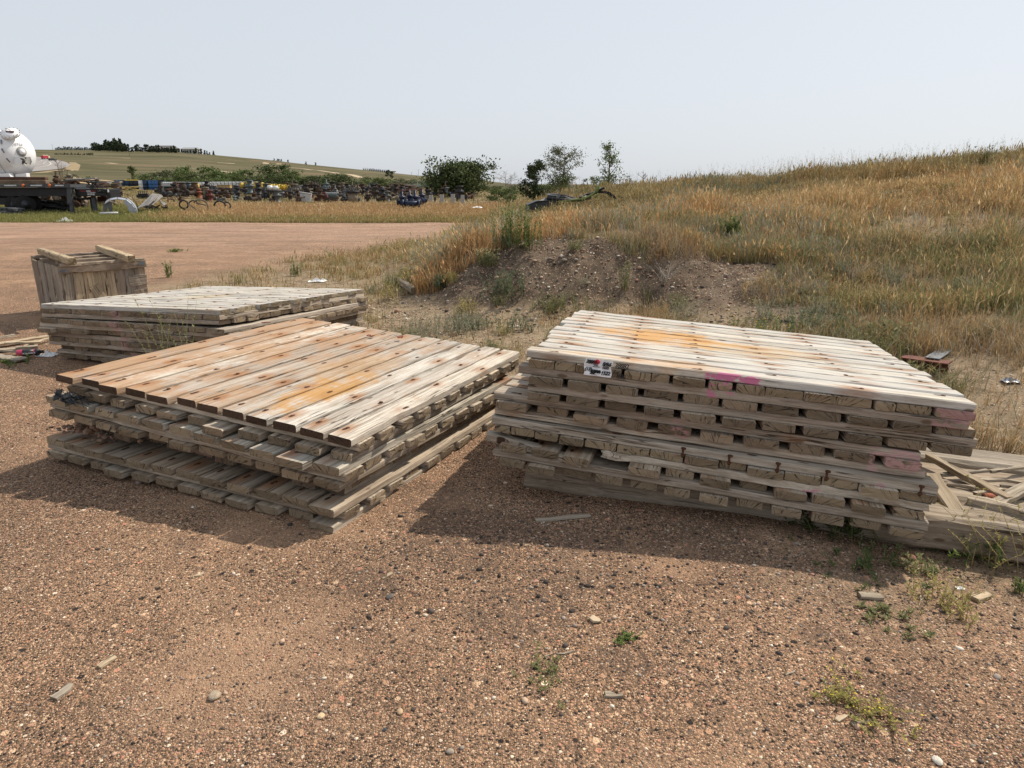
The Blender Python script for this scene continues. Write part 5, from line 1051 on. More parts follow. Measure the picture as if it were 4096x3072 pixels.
M_ASPH = simple('old_asphalt', (.27, .25, .24), .9, var=.12, sc=.15); M_TRK = simple('dirt_track', (.42, .33, .22), .95, var=.2, sc=.2); M_VERGE = simple('dry_verge', (.27, .205, .115), .95, var=.25, sc=.3)
rows = np.linspace(623.5, 689, 30); outer = np.interp(rows, [623.5, 630, 640, 650, 660, 668, 676, 682, 689], [112, 165, 228, 268, 281, 272, 240, 190, 100])
V = []; NXR = 24
for py, xo in zip(rows, outer):
    q = ground_at(xo, py, 60, 1500); xl = gx(-260, q.y, q.z)
    for k in range(NXR + 1): xx = xl + (q.x - xl) * k / NXR; V.append((xx, q.y, H(xx, q.y) + .12))
V = np.array(V); F = np.array([(j * (NXR + 1) + i, j * (NXR + 1) + i + 1, (j + 1) * (NXR + 1) + i + 1, (j + 1) * (NXR + 1) + i) for j in range(len(rows) - 1) for i in range(NXR)])
fastmesh('road', V, F, M_ASPH, smooth=True)['kind'] = 'structure'
def gpts(L): return [ground_at(px, py, 60, 1500) for px, py in L]
strip('road_marking', gpts([(60, 676), (120, 673), (165, 669), (196, 663), (206, 657), (196, 650), (170, 644), (130, 639), (90, 636)]), [.5] * 9, simple('white_line', (.6, .58, .52), .8), .2)
strip('road_marking', gpts([(60, 668), (110, 666), (150, 662), (175, 657), (178, 652), (150, 646), (110, 643)]), [.4] * 7, simple('white_line', (.5, .48, .43), .8), .2)
strip('road_verge', gpts([(40, 697), (150, 693), (240, 683), (292, 668), (300, 660), (290, 650)]), [2, 3, 5, 6, 5, 3], M_VERGE, .1)
for pts, w in [([(640, 665), (700, 665), (740, 667)], 1.8), ([(760, 675), (850, 682), (920, 691), (985, 702)], 2.4), ([(1120, 669), (1220, 676), (1330, 690), (1450, 712)], 4.0), ([(1530, 724), (1590, 732)], 2), ([(150, 622), (300, 622), (520, 634)], 1.6), ([(430, 652), (470, 656)], 4), ([(870, 651), (940, 655)], 4), ([(1060, 655), (1120, 655)], 4)]:
    strip('dirt_track', gpts(pts), [w] * len(pts), M_TRK, .1, n=30)
def wheel_mb(r, w, mb, c, ax='y', n=20):
    c = Vector(c); d = Vector((0, w / 2, 0)) if ax == 'y' else Vector((w / 2, 0, 0)); mb.tube([c - d, c - d * .7, c + d * .7, c + d], [r * .88, r, r, r * .88], n)
M_TYRE = simple('tyre_rubber', (.022, .021, .020), .85, var=.3, sc=20); M_RIM = simple('steel_rim', (.25, .25, .25), .5, .5); M_GLASS = simple('dark_glass', (.02, .025, .03), .15, spec=.6)
M_REDP = simple('red_paint', (.42, .04, .06), .45, var=.15); M_CREAM = simple('cream_paint', (.62, .55, .38), .5)
g = ground_at(180, 637, 60, 1500); t = empty('box_truck', g, R(-20), 'red box truck with cream top driving away on the far highway', 'truck'); t.scale = (.8,) * 3
MB().box((0, 0, 1.7), (2.7, 4.6, 2.0), bev=.1).build('cargo_box', M_REDP, t); MB().box((0, 0, 2.95), (2.5, 4.4, .5), bev=.1).build('top', M_CREAM, t)
MB().box((-.2, 3.2, 1.6), (2.3, 1.7, 2.0), bev=.2).build('cab', M_CREAM, t)
for sx in (-1, 1):
    for y_ in (-1.5, 3.2): mb = MB(); wheel_mb(.5, .35, mb, (sx * 1.1, y_, .5), 'x'); mb.build('wheel', M_TYRE, t)
g = ground_at(211, 643, 60, 1500); t = empty('dark_car', g, R(-25), 'black car behind the red box truck on the far highway', 'car')
mb = MB(); mb.box((0, 0, .65), (1.9, 4.6, .65), bev=.2); mb.build('body', simple('black_paint', (.02, .022, .025), .3), t); MB().box((0, -.2, 1.15), (1.6, 2.3, .6), bev=.25).build('cabin', M_GLASS, t)
for sx in (-1, 1):
    for y_ in (-1.4, 1.4): mb = MB(); wheel_mb(.33, .22, mb, (sx * .85, y_, .33), 'x'); mb.build('wheel', M_TYRE, t)
g = ground_at(116, 664, 60, 1500); t = empty('dark_car', g, R(-80), 'dark car half hidden behind the white tank', 'car')
MB().box((0, 0, .65), (1.8, 4.2, .6), bev=.2).build('body', simple('black_paint', (.02, .022, .025), .3), t); MB().box((0, -.2, 1.12), (1.5, 2.1, .5), bev=.2).build('cabin', M_GLASS, t)
for sx in (-1, 1):
    for y_ in (-1.3, 1.3): mb = MB(); wheel_mb(.32, .2, mb, (sx * .8, y_, .32), 'x'); mb.build('wheel', M_TYRE, t)

# ------------------------------------------------------------------ flatbed trailer with the white tank
M_BLACK = simple('black_steel', (.018, .019, .022), .45, .3, .35, 4, spec=.4); M_DKG = simple('dark_grey_steel', (.075, .08, .088), .5, .3, .25, 6); M_WHT = simple('tank_white', (.78, .79, .80), .28, var=.05, sc=1.5, spec=.5)
M_REFW = simple('reflector_white', (.55, .56, .58), .4); M_REFR = simple('reflector_red', (.20, .02, .02), .4); M_AMB = simple('amber_lens', (.65, .16, .04), .3)
YT = 40.0; Q = lambda px, py, Y=YT: at(px, py, Y)
tr = empty('flatbed_trailer', (0, 0, 0), 0, 'black gooseneck flatbed trailer carrying the white tank at the left edge', 'trailer')
def boxpx(px0, py0, px1, py1, Y=YT, dep=.2, bev=0, mb=None, slope=0):
    a, b_ = at(px0, py0, Y), at(px1, py1, Y); mb = mb or MB(); mb.box(((a.x + b_.x) / 2, Y + dep / 2, (a.z + b_.z) / 2), (abs(b_.x - a.x), dep, abs(a.z - b_.z)), (0, slope, 0), bev); return mb
boxpx(-620, 737, 282, 750, YT, 2.4).build('deck', M_DKG, tr)
mb = boxpx(-620, 750.5, 276, 784, YT + .35, .12); boxpx(-620, 750.5, 276, 784, YT + 1.9, .12, mb=mb); mb.build('main_beam', M_BLACK, tr)
boxpx(297, 756, 425, 785, YT + .5, 1.3, bev=.03).build('gooseneck_beam', M_BLACK, tr); boxpx(275, 748, 298, 756, YT + .3, 1.8).build('neck_joint', M_DKG, tr)
boxpx(296, 750, 432, 752.5, YT + .35, .08).build('upper_rail', M_DKG, tr)
mb = boxpx(423, 755, 444, 797, YT + .55, 1.1, bev=.03); mb.build('coupler_box', M_BLACK, tr)
boxpx(428, 757, 436, 769, YT + .52, .02).build('white_plate', simple('white_plate', (.85, .86, .9)), tr)
for (x0, x1, y0, y1, dY, w_) in [(273, 290, 745, 815, .25, .24), (281, 297, 812, 853, .27, .17)]:
    a = at((x0 + x1) / 2 - 2, y0, YT + dY); b_ = at((x0 + x1) / 2 + 1, y1, YT + dY); mb = MB(); d = b_ - a; mb.box(tuple((a + b_) / 2), (w_, w_, d.length), (0, -math.atan2(d.x, -d.z), 0), bev=.01); mb.build('landing_leg', M_DKG, tr)
a = at(378, 785, YT + .9); b_ = at(379, 852, YT + .9); MB().box(tuple((a + b_) / 2), (.18, .18, (a - b_).length)).build('landing_leg', M_DKG, tr); 
a = at(370, 790, YT + 1.7); b_ = at(370, 852, YT + 1.7); MB().box(tuple((a + b_) / 2), (.14, .14, (a - b_).length)).build('landing_leg', M_BLACK, tr)
mb = MB(); mb.tube([at(290, 795, YT + .6), at(330, 797, YT + .7), at(372, 795, YT + .9)], .05, 6); mb.tube([at(300, 798, YT + .6), at(370, 788, YT + .8)], .035, 6); mb.build('brace', M_BLACK, tr)
boxpx(388, 786, 428, 806, YT + 1.5, .1).build('rusty_plate', simple('dark_rust_plate', (.06, .022, .016)), tr)
for (x0, x1, m_) in [(16, 65, M_REFW), (121, 168, M_REFW), (219, 255, M_REFW), (-120, -75, M_REFW), (318, 345, M_REFR), (345, 363, M_REFW), (363, 389, M_REFR), (389, 407, M_REFW)]:
    yy_ = (739.5, 744.5) if x1 < 300 else (762, 766.5); boxpx(x0, yy_[0], x1, yy_[1], YT - .02 if x1 < 300 else YT + .48, .02).build('reflector', m_, tr)
for x0 in (92, 198): a = at(x0, 742, YT - .02); mb = MB(); mb.tube([a, a + Vector((0, -.03, 0))], [.09, .07], 12); mb.build('marker_light', M_AMB, tr)
for body, px, py, sz in [('J.P. GIBARD', 365, 773, .075), ('406-234-8802', 365, 780.5, .062), ('Miles City, MT', 365, 777, .045)]:
    text_mesh('lettering', body, sz * 1.15, simple('white_print', (.75, .75, .78)), tr, at(px, py, YT + .485), RX, 0, .002, 'CENTER', 1.05)
for px, Y_, rr__ in [(60, YT + .5, .50), (103, YT + .45, .50), (128, YT + .95, .50), (-60, YT + .5, .5)]:
    c_ = at(px, 811, Y_); mb = MB(); wheel_mb(rr__, .26, mb, (0, 0, 0)); o = mb.build('wheel', M_TYRE, tr); o.location = (c_.x, c_.y, H(c_.x, c_.y) + rr__); o.rotation_euler.z = R(38)
    MB().tube([(0, -.14, 0), (0, -.05, 0)], [.24, .10], 14).build('rim', M_DKG, o)
a = at(20, 805, YT + .9); MB().box((a.x, a.y, a.z), (2.4, 1.2, .35)).build('axle', M_BLACK, tr); boxpx(-400, 784, 75, 800, YT + .9, .5).build('axle_hanger', M_BLACK, tr)
hs_ = MB(); rs = np.random.default_rng(2)
for i in range(9):
    p0 = at(360 + rs.uniform(-8, 15), 752, YT + .5); pts = [p0]; 
    for k in range(5): pts.append(p0 + Vector((rs.uniform(-.25, .55), rs.uniform(-.2, .2), .1 + .45 * math.sin(k * .8) * rs.uniform(.3, 1))))
    pts.append(at(400 + rs.uniform(-10, 20), 770, YT + .45)); hs_.tube(pts, .018, 5)
hs_.build('hose_bundle', M_BLACK, tr)
# timbers under the tank
dk_w = simple('dark_stained_timber', (.10, .05, .035), .9, var=.5, sc=3); md_w = simple('mid_brown_timber', (.17, .12, .085), .9, var=.5, sc=3)
tag(boxpx(-420, 708, 181, 720, YT + .25, .3, bev=.02).build('deck_timber', dk_w), 'upper dark red timber between the white tank and the trailer deck', 'timber')
tag(boxpx(-430, 721, 183, 736, YT + .2, .35, bev=.02).build('deck_timber', md_w), 'lower brown timber lying on the trailer deck under the tank', 'timber')
# tank
tk = empty('pressure_tank', (0, 0, 0), 0, 'white horizontal pressure tank with manway and end valves on the trailer', 'tank')
ct = at(48, 616, YT + 1.3); rT = (at(48, 523, YT + 1.3) - at(48, 711, YT + 1.3)).length / 2; HX = 1.05
Mx = Matrix.Translation(ct) @ Matrix.Rotation(R(90), 4, 'Y')
MB().lathe([(0, -7.5), (rT, -7.5), (rT, -.02), (rT, 0)], 64, Mx).build('shell', M_WHT, tk)
MB().lathe([(rT * math.cos(t_), HX * math.sin(t_)) for t_ in np.linspace(0, math.pi / 2 - .001, 16)], 64, Mx).build('end_cap', M_WHT, tk)
MB().lathe([(rT * .999, -.02), (rT + .012, -.015), (rT + .012, .015), (rT * .999, .02)], 64, Mx).build('weld_seam', simple('seam_grey', (.45, .46, .48)), tk)
def onhead(px, py, off=0.0):      # point on the end cap seen at px,py
    o_ = Vector((0, 0, CH)); d = (at(px, py, 40) - o_).normalized(); S = Vector((1 / HX, 1 / rT, 1 / rT)); oc = o_ - ct; A = Vector((oc.x * S.x, oc.y * S.y, oc.z * S.z)); B = Vector((d.x * S.x, d.y * S.y, d.z * S.z))
    bb = A.dot(B); cc_ = A.dot(A) - 1; dsc = bb * bb - B.dot(B) * cc_; t_ = (-bb - math.sqrt(max(dsc, 0))) / B.dot(B); p = o_ + d * t_
    nrm = (p - ct); nrm = Vector((nrm.x / HX ** 2, nrm.y / rT ** 2, nrm.z / rT ** 2)).normalized(); return p + nrm * off, nrm
def frame_m(p, nrm, up=Vector((0, 0, 1))):
    x = up.cross(nrm).normalized(); y = nrm.cross(x); M4 = Matrix((x, y, nrm)).transposed().to_4x4(); M4.translation = p; return M4
p, nr = onhead(86, 607, -.05); M4 = frame_m(p, nr)
MB().lathe([(0, .02), (.26, .02), (.26, .07), (0, .07)], 24, M4).build('nozzle_pad', simple('pad_grey', (.30, .30, .29)), tk); MB().lathe([(0, .07), (.15, .07), (.16, .14), (.10, .17), (.05, .2), (0, .2)], 20, M4).build('nozzle_flange', M_WHT, tk)
# manway on top
q = at(42, 541, YT + .55); nr = Vector((.12, -.55, .83)).normalized(); M4 = frame_m(q, nr); prof = [(0, -.1), (.46, -.1), (.46, .0), (.46, .04), (.40, .05), (.40, .09), (.0, .1)]
q2 = ct + Vector((.0, -.55, .83)).normalized() * rT * .985; q2.x = at(42, 541, q2.y).x; M4 = frame_m(q2, nr)
MB().lathe(prof, 28, M4).build('manway', M_WHT, tk); mb = MB()
for i in range(14): th = 2 * math.pi * i / 14; c0 = M4 @ Vector((.46 * math.cos(th), .46 * math.sin(th), .04)); c1 = M4 @ Vector((.46 * math.cos(th), .46 * math.sin(th), .10)); mb.cyl(c0, c1, .028, n=6)
mb.build('manway_bolts', simple('bolt_grey', (.4, .41, .42)), tk); mb = MB(); mb.box(tuple(M4 @ Vector((.05, -.05, .13))), (.42, .08, .07)); mb.build('lifting_handle', simple('dark_red_metal', (.10, .02, .02)), tk)
mb = MB(); mb.tube([M4 @ Vector((-.2, .1, .1)), M4 @ Vector((-.1, .1, .26)), M4 @ Vector((.05, .1, .12))], .03, 6); mb.build('davit_arm', M_WHT, tk)
# bracket box
mb = MB(); W0, n0 = onhead(60, 628, .02); W1, n1 = onhead(86, 645, .25)
A_ = at(58, 628, W0.y - .02); B_ = at(84, 628, W0.y - .5); C_ = at(84, 652, W0.y - .5); D_ = at(57, 660, W0.y - .02)
def slab(name, pts, th, mat, par):
    n_ = (pts[1] - pts[0]).cross(pts[2] - pts[0]).normalized(); n_ = (-n_ if (n_.z > 0 if abs(n_.z) > .6 else n_.y < 0) else n_) * th; k = len(pts); MB().add([tuple(p) for p in pts] + [tuple(p + n_) for p in pts], [tuple(range(k))[::-1], tuple(range(k, 2 * k))] + [(i, (i + 1) % k, (i + 1) % k + k, i + k) for i in range(k)]).build(name, mat, par)
slab('bracket_plate', [A_, B_, C_, D_], .02, M_WHT, tk); E0 = at(82, 627, W0.y - .5); E1 = at(120, 627, W0.y + .35); E2 = at(127, 646, W0.y + .4); E3 = at(124, 660, W0.y + .4); E4 = at(101, 663, W0.y - .15)
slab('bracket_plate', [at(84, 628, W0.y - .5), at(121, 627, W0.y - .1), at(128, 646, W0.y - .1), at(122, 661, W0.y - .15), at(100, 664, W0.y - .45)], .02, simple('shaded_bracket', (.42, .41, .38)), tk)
mb = MB(); rs = np.random.default_rng(8)
for i in range(9): a = at(84 + rs.uniform(0, 18), 630 + rs.uniform(0, 28), W0.y - .62); mb.cyl(a, a + Vector((rs.uniform(-.05, .2), rs.uniform(-.1, .05), rs.uniform(-.2, .12))), rs.uniform(.03, .06), n=8)
mb.build('valve_cluster', simple('valve_steel', (.10, .095, .09), .5, .4), tk)
for (px, py) in [(5, 567), (12, 603), (33, 641)]:
    yv = 1.0; z_ = at(px, py, YT + .3).z - ct.z; yv = ct.y - math.sqrt(max(rT ** 2 - z_ ** 2, .01)); p = at(px, py, yv); z_ = p.z - ct.z; yv = ct.y - math.sqrt(max(rT ** 2 - z_ ** 2, .01)); p.y = yv; nn = Vector((0, p.y - ct.y, z_)).normalized(); M4 = frame_m(p + nn * .004, nn)
    mb = MB(); mb.box((0, 0, 0), (.085, .25, .008), (0, 0, R(12 if py < 600 else 28))); o = mb.build('grey_stripe', simple('stripe_grey', (.17, .18, .20)), tk); o.matrix_world = M4
p, nr = onhead(72, 583, .012); o = text_mesh('lettering', '1075A', .2, simple('stencil_grey', (.25, .26, .28)), tk, (0, 0, 0), (0, 0, 0), .1, .001, 'CENTER', 1.05); o.matrix_world = frame_m(p, nr)
for (x0, x1, x2) in [(-60, 30, 42), (62, 100, 106)]:
    slab('saddle', [at(x0, 707, YT + .25), at(x2, 707, YT + .25), at(x1 + 4, 692, YT + .25), at(x0, 697, YT + .25)], .3, M_WHT, tk)
# hose coils on the ground below the trailer
def hosepile(px0, px1, py0, py1, Y, n, seed, lab, c=(.025, .025, .027), r=.045):
    rs = np.random.default_rng(seed); mb = MB(); A = at(px0, py1, Y); B = at(px1, py0, Y); g = H((A.x + B.x) / 2, Y); hh = max(.12, B.z - g)
    for i in range(n):
        z0 = g + hh * (i / n) + .04; pts = []
        for k in range(9): t = k / 8; pts.append((A.x + (B.x - A.x) * (t * .9 + rs.uniform(0, .06)), Y + .5 * math.sin(t * 6.28 + i) * rs.uniform(.4, 1), z0 * (1 - .0) + .05 * math.sin(t * 9 + i) * rs.uniform(.3, 1) - hh * .5 * (i / n) * abs(t - .5)))
        mb.tube(pts, r, 6)
    tag(mb.build('hose_pile', simple('black_hose', c, .6)), lab, 'hose')
hosepile(128, 288, 800, 850, 41.5, 14, 1, 'heap of black hoses on the grass between trailer wheel and leg', r=.07); hosepile(-40, 96, 829, 850, 39.5, 8, 2, 'grey hose lengths lying on the grass in front of the trailer wheels', (.10, .105, .11))

# ------------------------------------------------------------------ the scrap yard
M_BLUE = simple('drum_blue', (.03, .10, .24), .45, var=.25, spec=.4); M_DBLUE = simple('drum_dark_blue', (.015, .035, .07), .45, var=.25); M_DBLK = simple('drum_black', (.02, .022, .025), .5); M_DWHT = simple('drum_white', (.62, .64, .64), .4); M_YEL = simple('yellow_paint', (.50, .35, .04), .5, var=.2, sc=3, rust=(.16, .09, .04), rustamt=.3)
M_ORG = simple('orange_rust_paint', (.27, .085, .045), .7, var=.3); M_PLAST = simple('white_plastic', (.62, .65, .66), .4, var=.15, sc=2); M_CAGE = simple('cage_steel', (.22, .235, .25), .5, .4); M_PAL = simple('pallet_wood', (.22, .17, .12), .9)
R1_ = simple('rusty_iron', (.085, .05, .032), .85, .2, .5, 5, rust=(.19, .085, .035), rustamt=.5); R2_ = simple('brown_iron', (.06, .045, .035), .8, .2, .5, 5); R3_ = simple('grey_iron', (.11, .115, .115), .6, .3, .4, 5, rust=(.15, .09, .05), rustamt=.4); R4_ = simple('tan_iron', (.20, .165, .12), .8, .1, .4, 5, rust=(.13, .06, .03), rustamt=.4)
R5_ = simple('dark_iron', (.035, .036, .04), .6, .3, .4, 5); R6_ = simple('teal_paint', (.09, .12, .125), .6, .1, .3, 5, rust=(.15, .09, .05), rustamt=.3); R7_ = simple('navy_paint', (.02, .028, .06), .45, .2, .3, 5); R8_ = simple('red_iron', (.13, .04, .035), .7, .1, .3, 5)
def yard(px, Y, name, lab, cat, grp=None, rz=0.0, z=0.0):
    b = gp(px, Y); return empty(name, (b.x, b.y, b.z + z), rz, lab, cat, grp)
def shared(objs, root, mats=None):
    for nm, me in objs:
        o = bpy.data.objects.new(nm, me); col.objects.link(o); o.parent = root
        if mats and nm in mats and me.materials: o.material_slots[0].link = 'OBJECT'; o.material_slots[0].material = mats[nm]
def protoset(builders):
    out = []
    for nm, mb, m_ in builders:
        o = mb.build(nm, m_); out.append((nm, o.data)); bpy.data.objects.remove(o)
    return out
def ring(r, z, w=.012): return [(r, z - w), (r + .014, z - w * .6), (r + .014, z + w * .6), (r, z + w)]
drum = protoset([('body', MB().lathe([(0, 0), (.285, 0), (.29, .01)] + ring(.287, .30) + ring(.287, .58) + [(.29, .87), (.285, .88)], 20), M_BLUE), ('lid', MB().lathe([(0, .865), (.275, .865), (.295, .87), (.295, .89), (.27, .89), (.26, .875), (0, .875)], 20), M_BLUE)])
def kdrum(px, Y, m_, lab, grp=None, z=0, s=1.0, lid=None):
    t = yard(px, Y, 'drum', lab, 'drum', grp, random.uniform(0, 3), z); t.scale = (s, s, s * 1.12); shared(drum, t, {'body': m_, 'lid': lid or m_}); return t
M_YLID = simple('yellow_lid', (.65, .48, .06), .5)
for px, m_, lab, grp, lid in [(463, M_DBLK, 'black drum at the left end of the drum row, tilted scrap in front', None, None), (487, M_BLUE, 'dull blue drum second from the left of the drum row', None, None), (503, M_DBLUE, 'dark blue drum', 0, None), (520, M_DBLUE, 'dark blue drum', 0, M_YLID), (538, M_DBLK, 'black drum with a yellow top left of the white drum', 1, M_YLID), (554, M_DBLK, 'black drum with a yellow top left of the white drum', 1, M_YLID),
                    (573, M_DWHT, 'only white plastic drum in the drum row', None, None), (590, M_DBLUE, 'small dark blue drum with white sticker right of the white drum', None, None), (612, M_BLUE, 'bright blue drum in the right half of the drum row', 2, None), (626, M_BLUE, 'bright blue drum in the right half of the drum row', 2, None), (637, M_BLUE, 'blue drum with a pale front, rightmost of the blue drums', None, None), (650, M_DBLK, 'black drum between the blue drums and the first tote', 3, None), (660, M_DBLK, 'black drum between the blue drums and the first tote', 3, None)]:
    kdrum(px, 76, m_, lab if grp != 0 else 'dark blue drum in the left half of the drum row', None if grp is None else ['dark blue drums', 'black drums with yellow tops', 'bright blue drums', 'black drums beside the first tote'][grp], lid=lid)
for i in range(6):
    px = 512 + i * 9; t = yard(px, 78, 'yellow_pail', 'yellow pail on top of or behind the drum row', 'pail', 'yellow pails along the drum row', 0, .80); MB().lathe([(0, 0), (.14, 0), (.16, .14), (.10, .2), (0, .21)], 12).build('pail', M_YEL, t)
# totes
mb = MB(); mb.box((0, 0, .62), (1.12, .95, .95), bev=.06); mb2 = MB()
for i in range(9): x_ = -.6 + 1.2 * i / 8; mb2.box((x_, -.52, .62), (.02, .02, 1.02)); mb2.box((x_, .52, .62), (.02, .02, 1.02))
for i in range(7): y_ = -.52 + 1.04 * i / 6; mb2.box((-.6, y_, .62), (.02, .02, 1.02)); mb2.box((.6, y_, .62), (.02, .02, 1.02))
for z_ in (.14, .34, .54, .74, .94, 1.13): mb2.box((0, -.52, z_), (1.22, .022, .022)); mb2.box((0, .52, z_), (1.22, .022, .022)); mb2.box((-.6, 0, z_), (.022, 1.06, .022)); mb2.box((.6, 0, z_), (.022, 1.06, .022))
mb3 = MB(); mb3.box((0, 0, .10), (1.2, 1.0, .03)); [mb3.box((x_, 0, .045), (.1, 1.0, .09)) for x_ in (-.5, 0, .5)]
tote = protoset([('plastic_tank', mb, M_PLAST), ('wire_cage', mb2, M_CAGE), ('pallet_base', mb3, M_PAL), ('screw_cap', MB().lathe([(0, 1.09), (.12, 1.09), (.12, 1.15), (0, 1.15)], 12), M_DBLK)])
for i in range(22):
    px = 690 + i * 15.5; Y_ = 66 + i * 1.15; t = yard(px, Y_, 'caged_tote', 'white caged tote, nearest in the tote row' if i == 0 else 'white caged liquid tote further along the tote row', 'tote', None if i == 0 else 'white caged totes in the row', R(8)); t.location.z += .02
    sc_ = (pyz(724 + i * .45, Y_) - t.location.z) / 1.2; t.scale = (1.05, 1.05, max(.7, min(1.6, sc_))); shared(tote, t)
kdrum(792, 64, M_YEL, 'yellow drum standing before the white totes', z=.1, s=.85)
for i in range(5):
    t = yard(675 + i * 24 + (14 if i > 0 else 0), 60 + (i % 2), 'steel_cylinder', ['dark steel keg, left and nearest of the five kegs', 'rusty red keg, second of the five kegs', 'olive brown keg in the middle of the five kegs', 'blue grey keg, fourth of the five kegs', 'dark rusty keg, last of the five kegs'][i], 'keg', None, 0, .25 if i else -.05)
    MB().lathe([(0, 0), (.30, 0), (.30, .62), (.24, .7), (.20, .72), (.27, .74), (.27, .84), (.1, .86), (0, .86)], 18).build('keg_body', [R5_, R8_, R2_, simple('blue_grey', (.05, .065, .08), .5), R1_][i], t); MB().lathe([(.30, .2), (.315, .21), (.315, .23), (.30, .24)], 18).build('hoop', R5_, t)
t = yard(799, 57, 'orange_valve', 'bright orange rusty valve body in the middle of the brown scrap', 'valve'); t.scale = (.8,) * 3; MB().lathe([(0, 0), (.34, 0), (.34, .1), (.24, .14), (.22, .5), (.36, .56), (.36, .68), (.2, .7), (0, .7)], 18).build('valve_body', M_ORG, t); MB().lathe([(0, .7), (.12, .7), (.12, .82), (.26, .85), (.26, .92), (0, .93)], 16).build('top_flange', M_ORG, t)
# yellow flanged spools on a rack
def spool(mb, L, r):
    M_ = Matrix.Rotation(R(90), 4, 'Y'); mb.lathe([(r * .7, 0), (r * 1.7, 0), (r * 1.7, .1), (r, .12), (r, L - .12), (r * 1.7, L - .1), (r * 1.7, L), (r * .7, L), (r * .7, L - .3), (0, L - .3)], 16, M_)
    for k in range(8): a = k * math.pi / 4; mb.cyl((L - .13, r * 1.4 * math.cos(a), r * 1.4 * math.sin(a)), (L + .04, r * 1.4 * math.cos(a), r * 1.4 * math.sin(a)), .022, n=5)
for i, (px, L, r, py) in enumerate([(968, .95, .17, 743), (1000, 1.3, .18, 744), (1036, .9, .15, 748), (1060, 1.0, .15, 749), (1085, .9, .16, 750), (1108, .8, .15, 751), (1123, .9, .17, 752)]):
    p = at(px, py, 64); t = empty('yellow_pipe_spool', p, R(-14), ['yellow flanged pipe spool, leftmost on the rack', 'long yellow pipe spool second from the left with its open end showing', 'short yellow valve spool in the middle of the rack', 'yellow spool right of the middle on the rack', 'yellow spool behind the last one on the rack', 'short yellow elbow piece near the right end of the rack', 'yellow flanged pipe spool with open end, rightmost on the rack'][i], 'pipe spool')
    mb = MB(); spool(mb, L, r); mb.build('pipe', M_YEL, t); MB().lathe([(0, r * .9), (.08, r * .9), (.08, r * 1.6), (.16, r * 1.65), (.16, r * 1.9), (0, r * 1.95)], 12, Matrix.Translation((L * .45, 0, 0))).build('branch_flange', M_YEL, t)
# long pipe rack
rk = empty('pipe_rack', (0, 0, 0), 0, 'long black pipe rack sloping across the front of the scrap yard', 'pipe rack')
mb = MB(); mb.tube([at(838, 751, 60), at(1060, 762, 58), at(1395, 781, 55)], .06, 8); mb.tube([at(1040, 766, 58.5), at(1395, 779, 55.6)], .05, 8); mb.build('top_pipe', R5_, rk)
for i, px in enumerate([840, 895, 950, 1010, 1075, 1135, 1218, 1268, 1286, 1392]):
    Y_ = np.interp(px, [838, 1060, 1395], [60, 58, 55]); py = np.interp(px, [838, 1060, 1395], [751, 762, 781]); a = at(px, py, float(Y_)); MB().cyl(a, (a.x, a.y, H(a.x, a.y) - .05), .045, n=7).build('post', R5_, rk)
# scrap valves: eight kinds, many copies
def valve_a(): 
    a = MB().lathe([(0, 0), (.22, 0), (.22, .07), (.12, .10), (.17, .25), (.17, .45), (.12, .55), (.2, .58), (.2, .66), (.07, .7), (.05, 1.0), (0, 1.0)], 14); M_ = Matrix.Translation((-.3, 0, .34)) @ Matrix.Rotation(R(90), 4, 'Y'); a.lathe([(0, 0), (.2, 0), (.2, .07), (.1, .09), (.1, .51), (.2, .53), (.2, .6), (0, .6)], 14, M_)
    w = MB(); pts = [(.22 * math.cos(k * .5236), .22 * math.sin(k * .5236), 1.0) for k in range(13)]; w.tube(pts, .018, 5); w.tube([(-.22, 0, 1), (.22, 0, 1)], .014, 4); w.tube([(0, -.22, 1), (0, .22, 1)], .014, 4); return protoset([('valve_body', a, R1_), ('handwheel', w, R5_)])
def valve_b():
    a = MB().lathe([(0, 0), (.32, 0), (.32, .1), (.2, .14), (.2, .5), (.32, .54), (.32, .64), (.18, .68), (.18, .9), (.28, .93), (.28, 1.02), (0, 1.03)], 16); w = MB(); [w.cyl((.27 * math.cos(k * .785), .27 * math.sin(k * .785), .5), (.27 * math.cos(k * .785), .27 * math.sin(k * .785), .72), .025, n=5) for k in range(8)]
    return protoset([('valve_body', a, R2_), ('stud_bolts', w, R5_)])
def valve_c():
    M_ = Matrix.Translation((0, 0, .28)) @ Matrix.Rotation(R(90), 4, 'Y'); a = MB().lathe([(.1, -.5), (.28, -.5), (.28, -.4), (.16, -.36), (.22, 0), (.16, .36), (.28, .4), (.28, .5), (.1, .5), (0, .45)], 16, M_); b_ = MB().lathe([(0, .4), (.14, .4), (.14, .62), (.2, .64), (.2, .7), (0, .72)], 12); return protoset([('valve_body', a, R3_), ('bonnet', b_, R1_)])
def valve_d():
    a = MB(); a.tube([(-.5, 0, .1), (-.3, 0, .25), (0, .1, .32), (.35, 0, .25), (.55, 0, .1)], [.09, .10, .13, .10, .09], 10); b_ = MB(); pts = [(.35 * math.cos(k * .5236), .05, .35 + .35 * math.sin(k * .5236)) for k in range(13)]; b_.tube(pts, .03, 5); return protoset([('bent_pipe', a, R4_), ('iron_ring', b_, R2_)])
def valve_e():
    a = MB(); a.box((0, 0, .25), (.6, .45, .5), bev=.08); a.cyl((-.1, 0, .5), (-.1, 0, .72), .13, n=12); b_ = MB(); b_.cyl((.3, 0, .3), (.62, 0, .3), .1, n=12); b_.cyl((.55, 0, .3), (.62, 0, .3), .19, n=14); return protoset([('pump_body', a, R3_), ('outlet', b_, R1_)])
